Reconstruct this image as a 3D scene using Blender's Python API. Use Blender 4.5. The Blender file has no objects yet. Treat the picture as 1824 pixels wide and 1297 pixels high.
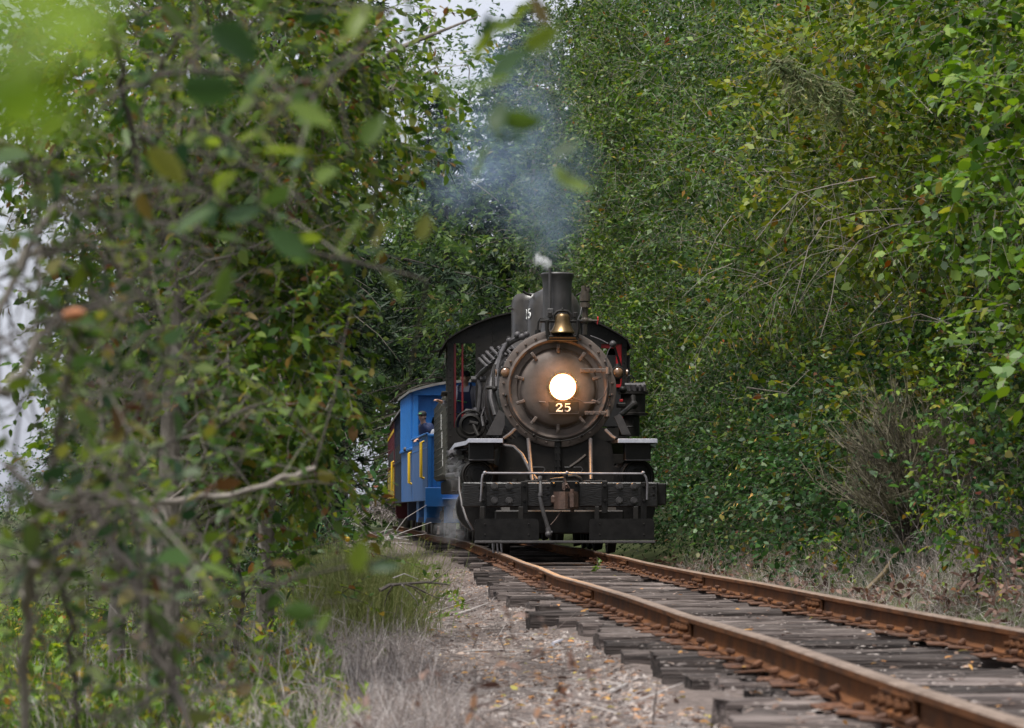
import bpy, math, random
import numpy as np
from math import sin, cos, pi, radians, sqrt
from mathutils import Vector, Matrix

random.seed(11)
SC = bpy.context.scene
COL = SC.collection

# ------------------------------------------------------------------ camera, sky, sun, exposure
F, CX, HY, HC = 4788.0, 912.0, 907.0, 0.64       # focal length in photo pixels, optical axis, horizon row, eye height over the rail
cam_d = bpy.data.cameras.new('camera')
cam = bpy.data.objects.new('camera', cam_d)
COL.objects.link(cam)
cam.location = (0, 0, HC)
cam.rotation_euler = (radians(90), 0, 0)
cam_d.sensor_width = 36.0
cam_d.lens = 36.0 * F / 1824.0
cam_d.shift_y = (HY - 648.5) / 1824.0
cam_d.clip_start = 0.05
cam_d.clip_end = 3000
cam_d.dof.use_dof = True
cam_d.dof.focus_distance = 40.0
cam_d.dof.aperture_fstop = 4.8
SC.camera = cam

SUN_EL, SUN_AZ = 70.0, 215.0
world = bpy.data.worlds.new('World')
SC.world = world
world.use_nodes = True
nt = world.node_tree
for n in list(nt.nodes):
    nt.nodes.remove(n)
w_out = nt.nodes.new('ShaderNodeOutputWorld')
w_bg = nt.nodes.new('ShaderNodeBackground')
w_sky = nt.nodes.new('ShaderNodeTexSky')
w_sky.sky_type = 'NISHITA'
w_sky.sun_disc = False
w_sky.sun_elevation = radians(SUN_EL)
w_sky.sun_rotation = radians(SUN_AZ)
w_sky.dust_density = 4.0
w_sky.ozone_density = 1.0
w_hs = nt.nodes.new('ShaderNodeHueSaturation')      # a cloud sheet: the same sky with most of its blue gone
w_hs.inputs['Saturation'].default_value = 0.30
w_mix = nt.nodes.new('ShaderNodeMixRGB')
w_mix.inputs['Fac'].default_value = 0.55
w_mix.inputs['Color2'].default_value = (4.7, 4.9, 5.7, 1)
nt.links.new(w_sky.outputs[0], w_hs.inputs['Color'])
nt.links.new(w_hs.outputs[0], w_mix.inputs['Color1'])
nt.links.new(w_mix.outputs[0], w_bg.inputs['Color'])
w_bg.inputs['Strength'].default_value = 0.052
nt.links.new(w_bg.outputs[0], w_out.inputs[0])

sun_d = bpy.data.lights.new('sun', 'SUN')
sun_d.energy = 1.5
sun_d.angle = radians(24)
sun_d.color = (1.0, 0.96, 0.9)
sun = bpy.data.objects.new('sun', sun_d)
COL.objects.link(sun)
_az = radians(SUN_AZ)
_d = Vector((sin(_az) * cos(radians(SUN_EL)), cos(_az) * cos(radians(SUN_EL)), sin(radians(SUN_EL))))
sun.rotation_euler = (-_d).to_track_quat('-Z', 'Y').to_euler()

SC.view_settings.view_transform = 'Standard'
SC.view_settings.look = 'None'
SC.view_settings.exposure = 1.85
SC.view_settings.gamma = 1.0
SC.view_settings.use_curve_mapping = False
SC.render.engine = 'CYCLES'
cy = SC.cycles
cy.max_bounces = 7
cy.diffuse_bounces = 3
cy.glossy_bounces = 2
cy.transmission_bounces = 3
cy.transparent_max_bounces = 6
cy.volume_bounces = 1
cy.volume_step_rate = 2.0
cy.use_denoising = True
cy.sample_clamp_indirect = 6.0


# ------------------------------------------------------------------ small helpers
def P(px, py, Y):
    """The point of the place that stands Y metres out and shows at this pixel of the photograph."""
    return np.array([(px - CX) / F * Y, Y, HC - (py - HY) / F * Y])


def props(o, label=None, cat=None, group=None, kind=None):
    if label: o['label'] = label
    if cat: o['category'] = cat
    if group: o['group'] = group
    if kind: o['kind'] = kind
    return o


def empty(name, loc=(0, 0, 0), rz=0.0, label=None, cat=None, group=None, kind=None):
    o = bpy.data.objects.new(name, None)
    o.empty_display_size = 0.2
    o.location = loc
    o.rotation_euler = (0, 0, rz)
    COL.objects.link(o)
    return props(o, label, cat, group, kind)


def link_mesh(name, me, mat, parent=None, smooth=True, sharp=35):
    if mat is not None:
        for m in (mat if isinstance(mat, (list, tuple)) else [mat]):
            me.materials.append(m)
    if smooth and len(me.polygons):
        me.polygons.foreach_set('use_smooth', np.ones(len(me.polygons), dtype=bool))
        if sharp:
            me.set_sharp_from_angle(angle=radians(sharp))
    o = bpy.data.objects.new(name, me)
    COL.objects.link(o)
    if parent is not None:
        o.parent = parent
    return o


def np_mesh(name, V, faces, mat, parent=None, smooth=False, mat_idx=None):
    """faces: list of int arrays (F, n), n corners each."""
    me = bpy.data.meshes.new(name)
    faces = [f for f in faces if len(f)]
    V = np.asarray(V, dtype=np.float32)
    me.vertices.add(len(V))
    me.vertices.foreach_set('co', V.ravel())
    nl = sum(f.size for f in faces)
    me.loops.add(nl)
    me.loops.foreach_set('vertex_index', np.concatenate([f.ravel() for f in faces]).astype(np.int32))
    tot = np.concatenate([np.full(len(f), f.shape[1]) for f in faces]).astype(np.int32)
    st = np.concatenate([[0], np.cumsum(tot)[:-1]]).astype(np.int32)
    me.polygons.add(len(tot))
    me.polygons.foreach_set('loop_start', st)
    if mat_idx is not None:
        me.polygons.foreach_set('material_index', np.asarray(mat_idx, dtype=np.int32))
    me.update(calc_edges=True)
    return link_mesh(name, me, mat, parent, smooth, 0)


def nrm(a):
    return a / np.maximum(np.linalg.norm(a, axis=-1, keepdims=True), 1e-9)


class MB:
    """Collects solids and links them as ONE mesh object."""
    def __init__(s):
        s.v, s.f = [], []

    def add(s, vs, fs):
        o = len(s.v)
        s.v += [tuple(map(float, p)) for p in vs]
        s.f += [tuple(i + o for i in f) for f in fs]
        return s

    def convex(s, vs, fs):
        c = np.mean(np.array(vs), axis=0)
        out = []
        for f in fs:
            p = np.array([vs[i] for i in f])
            n = np.cross(p[1] - p[0], p[2] - p[0])
            if np.dot(n, p.mean(axis=0) - c) < 0:
                f = tuple(reversed(f))
            out.append(f)
        return s.add(vs, out)

    def box(s, c, d, b=0.0, rot=None):
        h = [x / 2 for x in d]
        b = min(b, min(h) * 0.9)
        vs, idx = [], {}
        if b <= 0:
            for sx in (-1, 1):
                for sy in (-1, 1):
                    for sz in (-1, 1):
                        idx[sx, sy, sz] = len(vs)
                        vs.append((sx * h[0], sy * h[1], sz * h[2]))
            fs = []
            for a in range(3):
                for g in (-1, 1):
                    q = []
                    for u, w in ((-1, -1), (1, -1), (1, 1), (-1, 1)):
                        k = [0, 0, 0]
                        k[a] = g; k[(a + 1) % 3] = u; k[(a + 2) % 3] = w
                        q.append(idx[tuple(k)])
                    fs.append(tuple(q))
        else:
            for sx in (-1, 1):
                for sy in (-1, 1):
                    for sz in (-1, 1):
                        for a in range(3):
                            idx[sx, sy, sz, a] = len(vs)
                            q = [h[0] - b, h[1] - b, h[2] - b]
                            q[a] = h[a]
                            vs.append((sx * q[0], sy * q[1], sz * q[2]))
            fs = []
            for a in range(3):
                for g in (-1, 1):
                    q = []
                    for u, w in ((-1, -1), (1, -1), (1, 1), (-1, 1)):
                        k = [0, 0, 0]
                        k[a] = g; k[(a + 1) % 3] = u; k[(a + 2) % 3] = w
                        q.append(idx[(*k, a)])
                    fs.append(tuple(q))
            for a in range(3):
                e, w = (a + 1) % 3, (a + 2) % 3
                for g1 in (-1, 1):
                    for g2 in (-1, 1):
                        k0 = [0, 0, 0]; k1 = [0, 0, 0]
                        k0[a], k1[a] = -1, 1
                        k0[e] = k1[e] = g1
                        k0[w] = k1[w] = g2
                        fs.append((idx[(*k0, e)], idx[(*k1, e)], idx[(*k1, w)], idx[(*k0, w)]))
            for sx in (-1, 1):
                for sy in (-1, 1):
                    for sz in (-1, 1):
                        fs.append(tuple(idx[sx, sy, sz, a] for a in range(3)))
        A = np.array(vs)
        if rot is not None:
            A = A @ np.array(rot).T
        A = A + np.array(c)
        return s.convex([tuple(p) for p in A], fs)

    @staticmethod
    def frame(d):
        d = np.array(d, float); d /= max(np.linalg.norm(d), 1e-9)
        a = np.array([0, 0, 1.0]) if abs(d[2]) < 0.9 else np.array([1.0, 0, 0])
        u = np.cross(a, d); u /= np.linalg.norm(u)
        return u, np.cross(d, u), d

    def cyl(s, p0, p1, r0, r1=None, n=16, cap=True):
        r1 = r0 if r1 is None else r1
        p0, p1 = np.array(p0, float), np.array(p1, float)
        u, w, d = s.frame(p1 - p0)
        vs, fs = [], []
        for k in range(n):
            a = 2 * pi * k / n
            e = u * cos(a) + w * sin(a)
            vs.append(p0 + e * r0); vs.append(p1 + e * r1)
        for k in range(n):
            j = (k + 1) % n
            fs.append((2 * k, 2 * j, 2 * j + 1, 2 * k + 1))
        if cap:
            fs.append(tuple(2 * k for k in reversed(range(n))))
            fs.append(tuple(2 * k + 1 for k in range(n)))
        return s.add(vs, fs)

    def tube(s, pts, r, n=7, cap=True):
        pts = np.array(pts, float)
        m = len(pts)
        r = np.full(m, r) if np.isscalar(r) else np.array(r, float)
        t = np.gradient(pts, axis=0)
        t = nrm(t)
        u, w, _ = s.frame(t[0])
        vs, fs = [], []
        for i in range(m):
            u = u - t[i] * np.dot(u, t[i]); u /= max(np.linalg.norm(u), 1e-9)
            w = np.cross(t[i], u)
            for k in range(n):
                a = 2 * pi * k / n
                vs.append(pts[i] + (u * cos(a) + w * sin(a)) * r[i])
        for i in range(m - 1):
            for k in range(n):
                j = (k + 1) % n
                fs.append((i * n + k, i * n + j, (i + 1) * n + j, (i + 1) * n + k))
        if cap:
            fs.append(tuple(reversed(range(n))))
            fs.append(tuple((m - 1) * n + k for k in range(n)))
        return s.add(vs, fs)

    def lathe(s, prof, o, d, n=32):
        """prof: (radius, distance along d) pairs, outline walked with the solid on its left when seen with d up and radius right."""
        u, w, d = s.frame(d)
        o = np.array(o, float)
        vs, rows = [], []
        for r, t in prof:
            if r < 1e-6:
                rows.append([len(vs)]); vs.append(o + d * t)
            else:
                row = []
                for k in range(n):
                    a = 2 * pi * k / n
                    row.append(len(vs)); vs.append(o + d * t + (u * cos(a) + w * sin(a)) * r)
                rows.append(row)
        fs = []
        for A, B in zip(rows, rows[1:]):
            for k in range(n):
                j = (k + 1) % n
                if len(A) == 1 and len(B) == 1: continue
                if len(A) == 1: fs.append((A[0], B[j], B[k]))
                elif len(B) == 1: fs.append((A[k], A[j], B[0]))
                else: fs.append((A[k], A[j], B[j], B[k]))
        return s.add(vs, fs)

    def ball(s, c, r, n=12, m=8):
        r = (r, r, r) if np.isscalar(r) else r
        prof = [(sin(pi * k / m), -cos(pi * k / m)) for k in range(m + 1)]
        prof[0], prof[-1] = (0, -1), (0, 1)
        o = len(s.v)
        s.lathe(prof, (0, 0, 0), (0, 0, 1), n)
        s.v[o:] = [(p[0] * r[0] + c[0], p[1] * r[1] + c[1], p[2] * r[2] + c[2]) for p in s.v[o:]]
        return s

    def bolt(s, p, d, r=0.018, h=0.016, n=6):
        u, w, d = s.frame(d)
        p = np.array(p, float)
        vs = [p + (u * cos(2 * pi * k / n) + w * sin(2 * pi * k / n)) * r for k in range(n)]
        vs += [p + d * h + (u * cos(2 * pi * k / n) + w * sin(2 * pi * k / n)) * r * 0.62 for k in range(n)]
        fs = [(k, (k + 1) % n, n + (k + 1) % n, n + k) for k in range(n)] + [tuple(n + k for k in range(n))]
        return s.add(vs, fs)

    def prism(s, poly, ext):
        """poly: 3D points of a flat outline; ext: extrusion vector."""
        n = len(poly)
        A = np.array(poly, float); E = np.array(ext, float)
        nn = sum(np.cross(A[i] - A[0], A[(i + 1) % n] - A[0]) for i in range(n))
        flip = np.dot(nn, E) > 0
        vs = list(A) + list(A + E)
        f0 = tuple(range(n)); f1 = tuple(range(n, 2 * n))
        sides = [(i, (i + 1) % n, n + (i + 1) % n, n + i) for i in range(n)]
        if flip:
            fs = [tuple(reversed(f0)), f1] + sides
        else:
            fs = [f0, tuple(reversed(f1))] + [tuple(reversed(q)) for q in sides]
        return s.add(vs, fs)

    def band(s, pts, wid, to3, th=0.006):
        """A stroke of lettering: 2D centre line with a width at each point, laid in a plane by to3(x, z, out)."""
        pts = np.array(pts, float)
        t = nrm(np.gradient(pts, axis=0))
        nn = np.stack([-t[:, 1], t[:, 0]], axis=1)
        L = pts + nn * np.array(wid)[:, None] / 2
        Rr = pts - nn * np.array(wid)[:, None] / 2
        vs, fs = [], []
        m = len(pts)
        for i in range(m):
            for q in (L[i], Rr[i]):
                vs.append(to3(q[0], q[1], th)); 
        for i in range(m):
            for q in (L[i], Rr[i]):
                vs.append(to3(q[0], q[1], 0.0))
        for i in range(m - 1):
            fs.append((2 * i, 2 * i + 1, 2 * i + 3, 2 * i + 2))
            fs.append((2 * i, 2 * i + 2, 2 * m + 2 * i + 2, 2 * m + 2 * i))
            fs.append((2 * i + 1, 2 * m + 2 * i + 1, 2 * m + 2 * i + 3, 2 * i + 3))
        return s.add(vs, fs)

    def build(s, name, mat, parent=None, smooth=True, sharp=35, off=None):
        me = bpy.data.meshes.new(name)
        v = s.v
        if off is not None:
            v = [(p[0] - off[0], p[1] - off[1], p[2] - off[2]) for p in v]
        me.from_pydata(v, [], s.f)
        me.update()
        return link_mesh(name, me, mat, parent, smooth, sharp)


def copy_tree(o, parent=None):
    c = o.copy()
    COL.objects.link(c)
    c.parent = parent
    for ch in o.children:
        copy_tree(ch, c)
    return c


# ------------------------------------------------------------------ materials
def M(name, c1, c2=None, scale=6.0, rough=0.5, metal=0.0, bump=0.0, bscale=40.0, spec=0.5, stretch=(1, 1, 1), c3=None, rvar=0.15,
      emit=None, estr=0.0, objvar=0.0, detail=5.0):
    m = bpy.data.materials.new(name)
    m.use_nodes = True
    n = m.node_tree
    b = n.nodes['Principled BSDF']
    b.inputs['Roughness'].default_value = rough
    b.inputs['Metallic'].default_value = metal
    b.inputs['Specular IOR Level'].default_value = spec
    c2 = c2 or tuple(x * 0.7 for x in c1)
    tc = n.nodes.new('ShaderNodeTexCoord')
    mp = n.nodes.new('ShaderNodeMapping')
    mp.inputs['Scale'].default_value = stretch
    n.links.new(tc.outputs['Object'], mp.inputs['Vector'])
    nz = n.nodes.new('ShaderNodeTexNoise')
    nz.inputs['Scale'].default_value = scale
    nz.inputs['Detail'].default_value = detail
    nz.inputs['Roughness'].default_value = 0.62
    n.links.new(mp.outputs[0], nz.inputs['Vector'])
    rp = n.nodes.new('ShaderNodeValToRGB')
    rp.color_ramp.elements[0].position = 0.33
    rp.color_ramp.elements[1].position = 0.68
    rp.color_ramp.elements[0].color = (*c1, 1)
    rp.color_ramp.elements[1].color = (*c2, 1)
    if c3:
        e = rp.color_ramp.elements.new(0.5)
        e.color = (*c3, 1)
    n.links.new(nz.outputs['Fac'], rp.inputs['Fac'])
    colour = rp.outputs['Color']
    if objvar:
        oi = n.nodes.new('ShaderNodeObjectInfo')
        mr = n.nodes.new('ShaderNodeMapRange')
        mr.inputs['To Min'].default_value = 1 - objvar
        mr.inputs['To Max'].default_value = 1 + objvar
        n.links.new(oi.outputs['Random'], mr.inputs['Value'])
        hv = n.nodes.new('ShaderNodeHueSaturation')
        n.links.new(mr.outputs[0], hv.inputs['Value'])
        n.links.new(colour, hv.inputs['Color'])
        colour = hv.outputs[0]
        # shift the noise for every object
        vm = n.nodes.new('ShaderNodeVectorMath'); vm.operation = 'SCALE'
        cb = n.nodes.new('ShaderNodeCombineXYZ')
        for k in range(3): n.links.new(oi.outputs['Random'], cb.inputs[k])
        n.links.new(cb.outputs[0], vm.inputs[0]); vm.inputs['Scale'].default_value = 37.0
        n.links.new(vm.outputs[0], mp.inputs['Location'])
    n.links.new(colour, b.inputs['Base Color'])
    if rvar:
        mr2 = n.nodes.new('ShaderNodeMapRange')
        mr2.inputs['To Min'].default_value = max(0.05, rough - rvar)
        mr2.inputs['To Max'].default_value = min(1, rough + rvar)
        n.links.new(nz.outputs['Fac'], mr2.inputs['Value'])
        n.links.new(mr2.outputs[0], b.inputs['Roughness'])
    if bump:
        n2 = n.nodes.new('ShaderNodeTexNoise')
        n2.inputs['Scale'].default_value = bscale
        n2.inputs['Detail'].default_value = 6
        n.links.new(mp.outputs[0], n2.inputs['Vector'])
        bp = n.nodes.new('ShaderNodeBump')
        bp.inputs['Strength'].default_value = bump
        bp.inputs['Distance'].default_value = 0.02
        n.links.new(n2.outputs['Fac'], bp.inputs['Height'])
        n.links.new(bp.outputs[0], b.inputs['Normal'])
    if emit:
        b.inputs['Emission Color'].default_value = (*emit, 1)
        b.inputs['Emission Strength'].default_value = estr
    return m


def leaf_mat(name, cols, transl=0.35, per_object=False, rough=0.42, spec=0.26, glow=1.6):
    """Leaf: each leaf takes its own colour from the ramp; light passes through."""
    m = bpy.data.materials.new(name)
    m.use_nodes = True
    n = m.node_tree
    b = n.nodes['Principled BSDF']
    b.inputs['Roughness'].default_value = rough
    b.inputs['Specular IOR Level'].default_value = spec
    rp = n.nodes.new('ShaderNodeValToRGB')
    while len(rp.color_ramp.elements) < len(cols):
        rp.color_ramp.elements.new(0.5)
    for e, (p, c) in zip(rp.color_ramp.elements, cols):
        e.position = p; e.color = (*c, 1)
    if per_object:
        src = n.nodes.new('ShaderNodeObjectInfo').outputs['Random']
    else:
        src = n.nodes.new('ShaderNodeNewGeometry').outputs['Random Per Island']
    n.links.new(src, rp.inputs['Fac'])
    tc = n.nodes.new('ShaderNodeTexCoord')
    nz = n.nodes.new('ShaderNodeTexNoise'); nz.inputs['Scale'].default_value = 1.1 if not per_object else 30
    nz.inputs['Detail'].default_value = 3
    n.links.new(tc.outputs['Object'], nz.inputs['Vector'])
    mr = n.nodes.new('ShaderNodeMapRange')
    mr.inputs['From Min'].default_value = 0.3; mr.inputs['From Max'].default_value = 0.7
    mr.inputs['To Min'].default_value = 0.62; mr.inputs['To Max'].default_value = 1.38
    n.links.new(nz.outputs['Fac'], mr.inputs['Value'])
    hv = n.nodes.new('ShaderNodeHueSaturation')
    n.links.new(mr.outputs[0], hv.inputs['Value'])
    n.links.new(rp.outputs[0], hv.inputs['Color'])
    n.links.new(hv.outputs[0], b.inputs['Base Color'])
    tr = n.nodes.new('ShaderNodeBsdfTranslucent')
    h2 = n.nodes.new('ShaderNodeHueSaturation')
    h2.inputs['Hue'].default_value = 0.485
    h2.inputs['Saturation'].default_value = 1.1
    h2.inputs['Value'].default_value = glow
    n.links.new(hv.outputs[0], h2.inputs['Color'])
    n.links.new(h2.outputs[0], tr.inputs['Color'])
    mx = n.nodes.new('ShaderNodeMixShader')
    mx.inputs[0].default_value = transl
    n.links.new(b.outputs[0], mx.inputs[1])
    n.links.new(tr.outputs[0], mx.inputs[2])
    n.links.new(mx.outputs[0], n.nodes['Material Output'].inputs['Surface'])
    return m


BLACK = M('black_paint', (.008, .0075, .0075), (.015, .014, .0135), 9, .40, bump=.08, bscale=25, spec=.22)
BLACK2 = M('dusty_black', (.010, .0095, .009), (.024, .021, .019), 4, .55, bump=.1, bscale=30, spec=.22)
BEAMM = M('oiled_beam_timber', (.005, .0046, .0046), (.014, .0125, .012), 14, .34, bump=.5, bscale=30, stretch=(.35, 1, 2.2))
GRAPH = M('lamplit_graphite', (.075, .061, .054), (.15, .121, .106), 3, .6, bump=.09, bscale=40, c3=(.106, .086, .076), spec=.2)  # graphite browned and lightened, the headlight's glow put into the colour
GRAPH2 = M('graphite_grey', (.034, .032, .033), (.06, .056, .056), 6, .5, bump=.1, bscale=60)
BOILERM = M('boiler_jacket', (.020, .018, .0165), (.045, .038, .032), 4, .34, bump=.06)
PIPE = M('pipe_steel', (.03, .028, .029), (.07, .064, .067), 12, .5, spec=.4)
STEEL = M('bare_steel', (.16, .155, .17), (.26, .25, .27), 12, .5, metal=.3)
WHITE = M('white_edge_paint', (.36, .37, .44), (.50, .51, .57), 12, .5)
LETTER = M('white_lettering', (.8, .8, .78), (.72, .72, .7), 20, .5)
BRASS = M('brass', (.20, .13, .06), (.09, .06, .03), 7, .34, metal=.75)
RED = M('red_window_frame', (.12, .006, .009), (.17, .009, .012), 8, .4)
REDB = M('bright_red_panel', (.36, .010, .014), (.42, .014, .018), 8, .4)
RUSTIRON = M('rusty_coupler_iron', (.045, .028, .022), (.10, .056, .040), 10, .6, bump=.3)
RAILM = M('rail_rust', (.040, .017, .008), (.155, .060, .020), 3.2, .82, bump=.35, bscale=50, c3=(.10, .039, .0135), spec=.2, stretch=(1, 1, 1))
RAILTOP = M('rail_running_surface', (.12, .085, .066), (.27, .205, .165), 6, .5, spec=.25)
PLATE = M('tie_plate_rust', (.045, .019, .010), (.115, .047, .020), 12, .8, bump=.3, objvar=.25)
SLEEPER = M('weathered_sleeper_wood', (.020, .016, .015), (.185, .155, .142), 4, .88, bump=1.0, bscale=12, stretch=(.3, 7, 7), c3=(.078, .063, .058), objvar=.6, spec=.25, detail=8)
BALLAST = M('ballast_gravel', (.075, .060, .054), (.19, .155, .138), 14, .92, bump=1.0, bscale=50, c3=(.13, .105, .095), detail=10, spec=.2)
SOIL = M('soil_and_litter', (.035, .032, .018), (.085, .095, .04), 2.2, .95, bump=.6, bscale=20, c3=(.05, .065, .024), detail=8, spec=.15)
PEBBLE = M('pebbles', (.17, .145, .14), (.28, .25, .235), 8, .85, c3=(.22, .19, .175))
STICKM = M('dead_wood_grey', (.26, .235, .225), (.42, .39, .37), 12, .8)
STICKD = M('dead_wood_dark', (.05, .042, .036), (.11, .092, .08), 12, .8)
BARK = M('grey_bark', (.07, .06, .048), (.21, .19, .165), 9, .85, bump=.6, bscale=30, c3=(.115, .10, .082), stretch=(1, 1, .5))
BARKP = M('pale_twig_bark', (.13, .11, .088), (.26, .23, .20), 9, .8, bump=.3)
BARKD = M('dark_bark', (.032, .026, .021), (.07, .058, .046), 9, .85, bump=.4)
CUTWOOD = M('broken_wood_orange', (.42, .17, .06), (.25, .09, .04), 25, .8, bump=.5)
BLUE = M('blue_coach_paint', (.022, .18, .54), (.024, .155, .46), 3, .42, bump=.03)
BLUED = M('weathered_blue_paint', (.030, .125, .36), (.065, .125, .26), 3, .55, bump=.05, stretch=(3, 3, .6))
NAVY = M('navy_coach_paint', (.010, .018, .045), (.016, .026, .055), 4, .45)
MAROON = M('maroon_coach_paint', (.10, .012, .02), (.075, .01, .018), 4, .45)
YELLOW = M('yellow_handrail', (.78, .50, .02), (.70, .44, .02), 8, .4)
GREENP = M('dull_green_panel', (.05, .10, .06), (.09, .14, .07), 8, .5)
ROOFM = M('weathered_roof', (.22, .21, .20), (.13, .125, .12), 5, .7)
TENDM = M('tender_plate', (.030, .029, .022), (.055, .051, .038), 5, .5, bump=.1)
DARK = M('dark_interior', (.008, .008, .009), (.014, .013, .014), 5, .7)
UNDER = M('underframe_grime', (.02, .017, .015), (.045, .036, .03), 8, .7, bump=.2)
def lens_mat():
    m = bpy.data.materials.new('headlight_glass'); m.use_nodes = True
    n = m.node_tree; b = n.nodes['Principled BSDF']
    tc = n.nodes.new('ShaderNodeTexCoord'); ln = n.nodes.new('ShaderNodeVectorMath'); ln.operation = 'LENGTH'
    sc = n.nodes.new('ShaderNodeVectorMath'); sc.operation = 'MULTIPLY'; sc.inputs[1].default_value = (1, 0, 1)
    n.links.new(tc.outputs['Object'], sc.inputs[0]); n.links.new(sc.outputs[0], ln.inputs[0])
    rp = n.nodes.new('ShaderNodeValToRGB')
    for e, (p, c) in zip([rp.color_ramp.elements[0], rp.color_ramp.elements[1], rp.color_ramp.elements.new(.14), rp.color_ramp.elements.new(.17)], ((0, (1, .54, .17)), (.2, (.04, .008, .0008)), (.145, (1, .45, .11)), (.172, (.14, .036, .004)))):
        e.position = p; e.color = (*c, 1)
    n.links.new(ln.outputs['Value'], rp.inputs['Fac'])
    n.links.new(rp.outputs[0], b.inputs['Emission Color']); b.inputs['Emission Strength'].default_value = 95
    b.inputs['Base Color'].default_value = (.6, .5, .4, 1); b.inputs['Roughness'].default_value = .2
    return m


LENS = lens_mat()
MARKER = M('marker_lamp_glass', (.12, .065, .035), (.20, .11, .06), 9, .08, spec=.9)
SKIN = M('skin', (.50, .29, .21), (.56, .34, .25), 14, .5)
HAIR = M('dark_hair', (.02, .014, .01), (.035, .024, .018), 40, .6)
SHIRT = M('grey_striped_shirt', (.42, .40, .44), (.34, .33, .38), 60, .85, stretch=(4, 4, .3))
DENIM = M('navy_denim', (.018, .028, .075), (.03, .042, .10), 50, .8, bump=.1)
NAVYC = M('navy_fleece', (.012, .022, .07), (.018, .03, .085), 40, .9, bump=.2)
GREYC = M('grey_hooded_top', (.22, .23, .26), (.28, .29, .32), 40, .9, bump=.2)
CAPB = M('black_cap_cloth', (.012, .012, .014), (.02, .02, .022), 40, .8)
CAPG = M('green_cap_mark', (.10, .34, .12), (.14, .38, .15), 40, .8)
EYE = M('eye_dark', (.02, .014, .012), (.03, .02, .016), 10, .3)
LIP = M('lip', (.36, .14, .11), (.38, .16, .12), 10, .5)

ALDER = leaf_mat('alder_leaf', [(0, (.016, .045, .008)), (.3, (.038, .090, .012)), (.62, (.075, .145, .018)), (.90, (.125, .20, .028)), (.975, (.20, .21, .03)), (.996, (.24, .12, .025)), (1, (.20, .06, .02))], .27)
ALDER3 = leaf_mat('willow_leaf', [(0, (.016, .044, .014)), (.35, (.034, .082, .022)), (.7, (.062, .125, .034)), (.95, (.11, .175, .05)), (1, (.18, .17, .045))], .27)
ALDERY = leaf_mat('yellowing_alder_leaf', [(0, (.03, .062, .009)), (.3, (.065, .115, .013)), (.62, (.115, .165, .02)), (.90, (.18, .215, .03)), (.975, (.24, .22, .03)), (.996, (.24, .12, .025)), (1, (.17, .06, .02))], .3)
ALDER2 = leaf_mat('alder_leaf_light', [(0, (.032, .082, .010)), (.35, (.070, .15, .016)), (.7, (.12, .215, .024)), (.95, (.18, .26, .04)), (.99, (.26, .24, .035)), (1, (.22, .12, .03))], .32)
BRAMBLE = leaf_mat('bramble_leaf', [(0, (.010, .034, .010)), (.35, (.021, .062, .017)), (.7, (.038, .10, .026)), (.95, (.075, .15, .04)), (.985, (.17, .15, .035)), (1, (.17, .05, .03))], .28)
FARLEAF = leaf_mat('far_leaf', [(0, (.018, .042, .012)), (.4, (.042, .085, .020)), (.8, (.075, .13, .028)), (.97, (.12, .165, .04)), (1, (.19, .12, .04))], .34)
OLIVE = leaf_mat('autumn_alder_leaf', [(0, (.022, .058, .012)), (.3, (.055, .112, .016)), (.62, (.105, .175, .023)), (.90, (.155, .19, .028)), (.955, (.20, .16, .03)), (.985, (.17, .085, .03)), (1, (.10, .045, .022))], .42)
NEEDLE = leaf_mat('conifer_needle', [(0, (.008, .018, .009)), (.5, (.014, .032, .013)), (1, (.028, .055, .02))], .12, rough=.6)
NEARLEAF = leaf_mat('near_leaf', [(0, (.018, .045, .020)), (.25, (.040, .085, .022)), (.5, (.075, .125, .022)), (.72, (.13, .185, .028)), (.80, (.05, .095, .055)), (.90, (.14, .15, .028)), (.97, (.10, .062, .022)), (1, (.075, .03, .018))], .42, per_object=True)
NEARMASS = leaf_mat('near_leaf_mass', [(0, (.018, .045, .020)), (.25, (.040, .085, .022)), (.5, (.075, .125, .022)), (.72, (.13, .185, .028)), (.80, (.05, .095, .055)), (.90, (.14, .15, .028)), (.97, (.10, .062, .022)), (1, (.075, .03, .018))], .42)
LIMELEAF = leaf_mat('lime_leaf', [(0, (.15, .25, .025)), (.5, (.20, .30, .035)), (1, (.17, .27, .06))], .6, per_object=True, glow=1.9)
DRYGRASS = leaf_mat('dry_stalk', [(0, (.13, .105, .092)), (.35, (.23, .20, .185)), (.75, (.36, .325, .31)), (.95, (.46, .43, .41)), (1, (.24, .16, .11))], .25, rough=.8, spec=.2)
GREENGRASS = leaf_mat('grass_blade', [(0, (.06, .13, .018)), (.5, (.12, .22, .03)), (.85, (.19, .28, .05)), (1, (.28, .24, .12))], .35, rough=.6, spec=.25)
WEED = leaf_mat('weed_leaf', [(0, (.05, .11, .018)), (.4, (.11, .20, .025)), (.75, (.20, .27, .035)), (.9, (.30, .26, .035)), (1, (.22, .09, .03))], .4)
DEADLEAF = leaf_mat('dead_leaf', [(0, (.07, .040, .030)), (.4, (.125, .075, .058)), (.8, (.22, .15, .125)), (1, (.26, .13, .06))], .2, rough=.7, spec=.2)
LITTER = leaf_mat('leaf_litter', [(0, (.09, .06, .05)), (.3, (.18, .12, .09)), (.6, (.30, .25, .22)), (.8, (.36, .17, .06)), (.93, (.40, .24, .07)), (1, (.30, .30, .08))], .15, rough=.8, spec=.2)
BROOMM = leaf_mat('broom_stem', [(0, (.09, .085, .055)), (.5, (.15, .135, .09)), (1, (.22, .20, .145))], .1, rough=.8, spec=.2)
FERNM = leaf_mat('feathery_green', [(0, (.085, .115, .035)), (.5, (.14, .17, .06)), (1, (.22, .22, .10))], .4, rough=.7, spec=.2)

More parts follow.
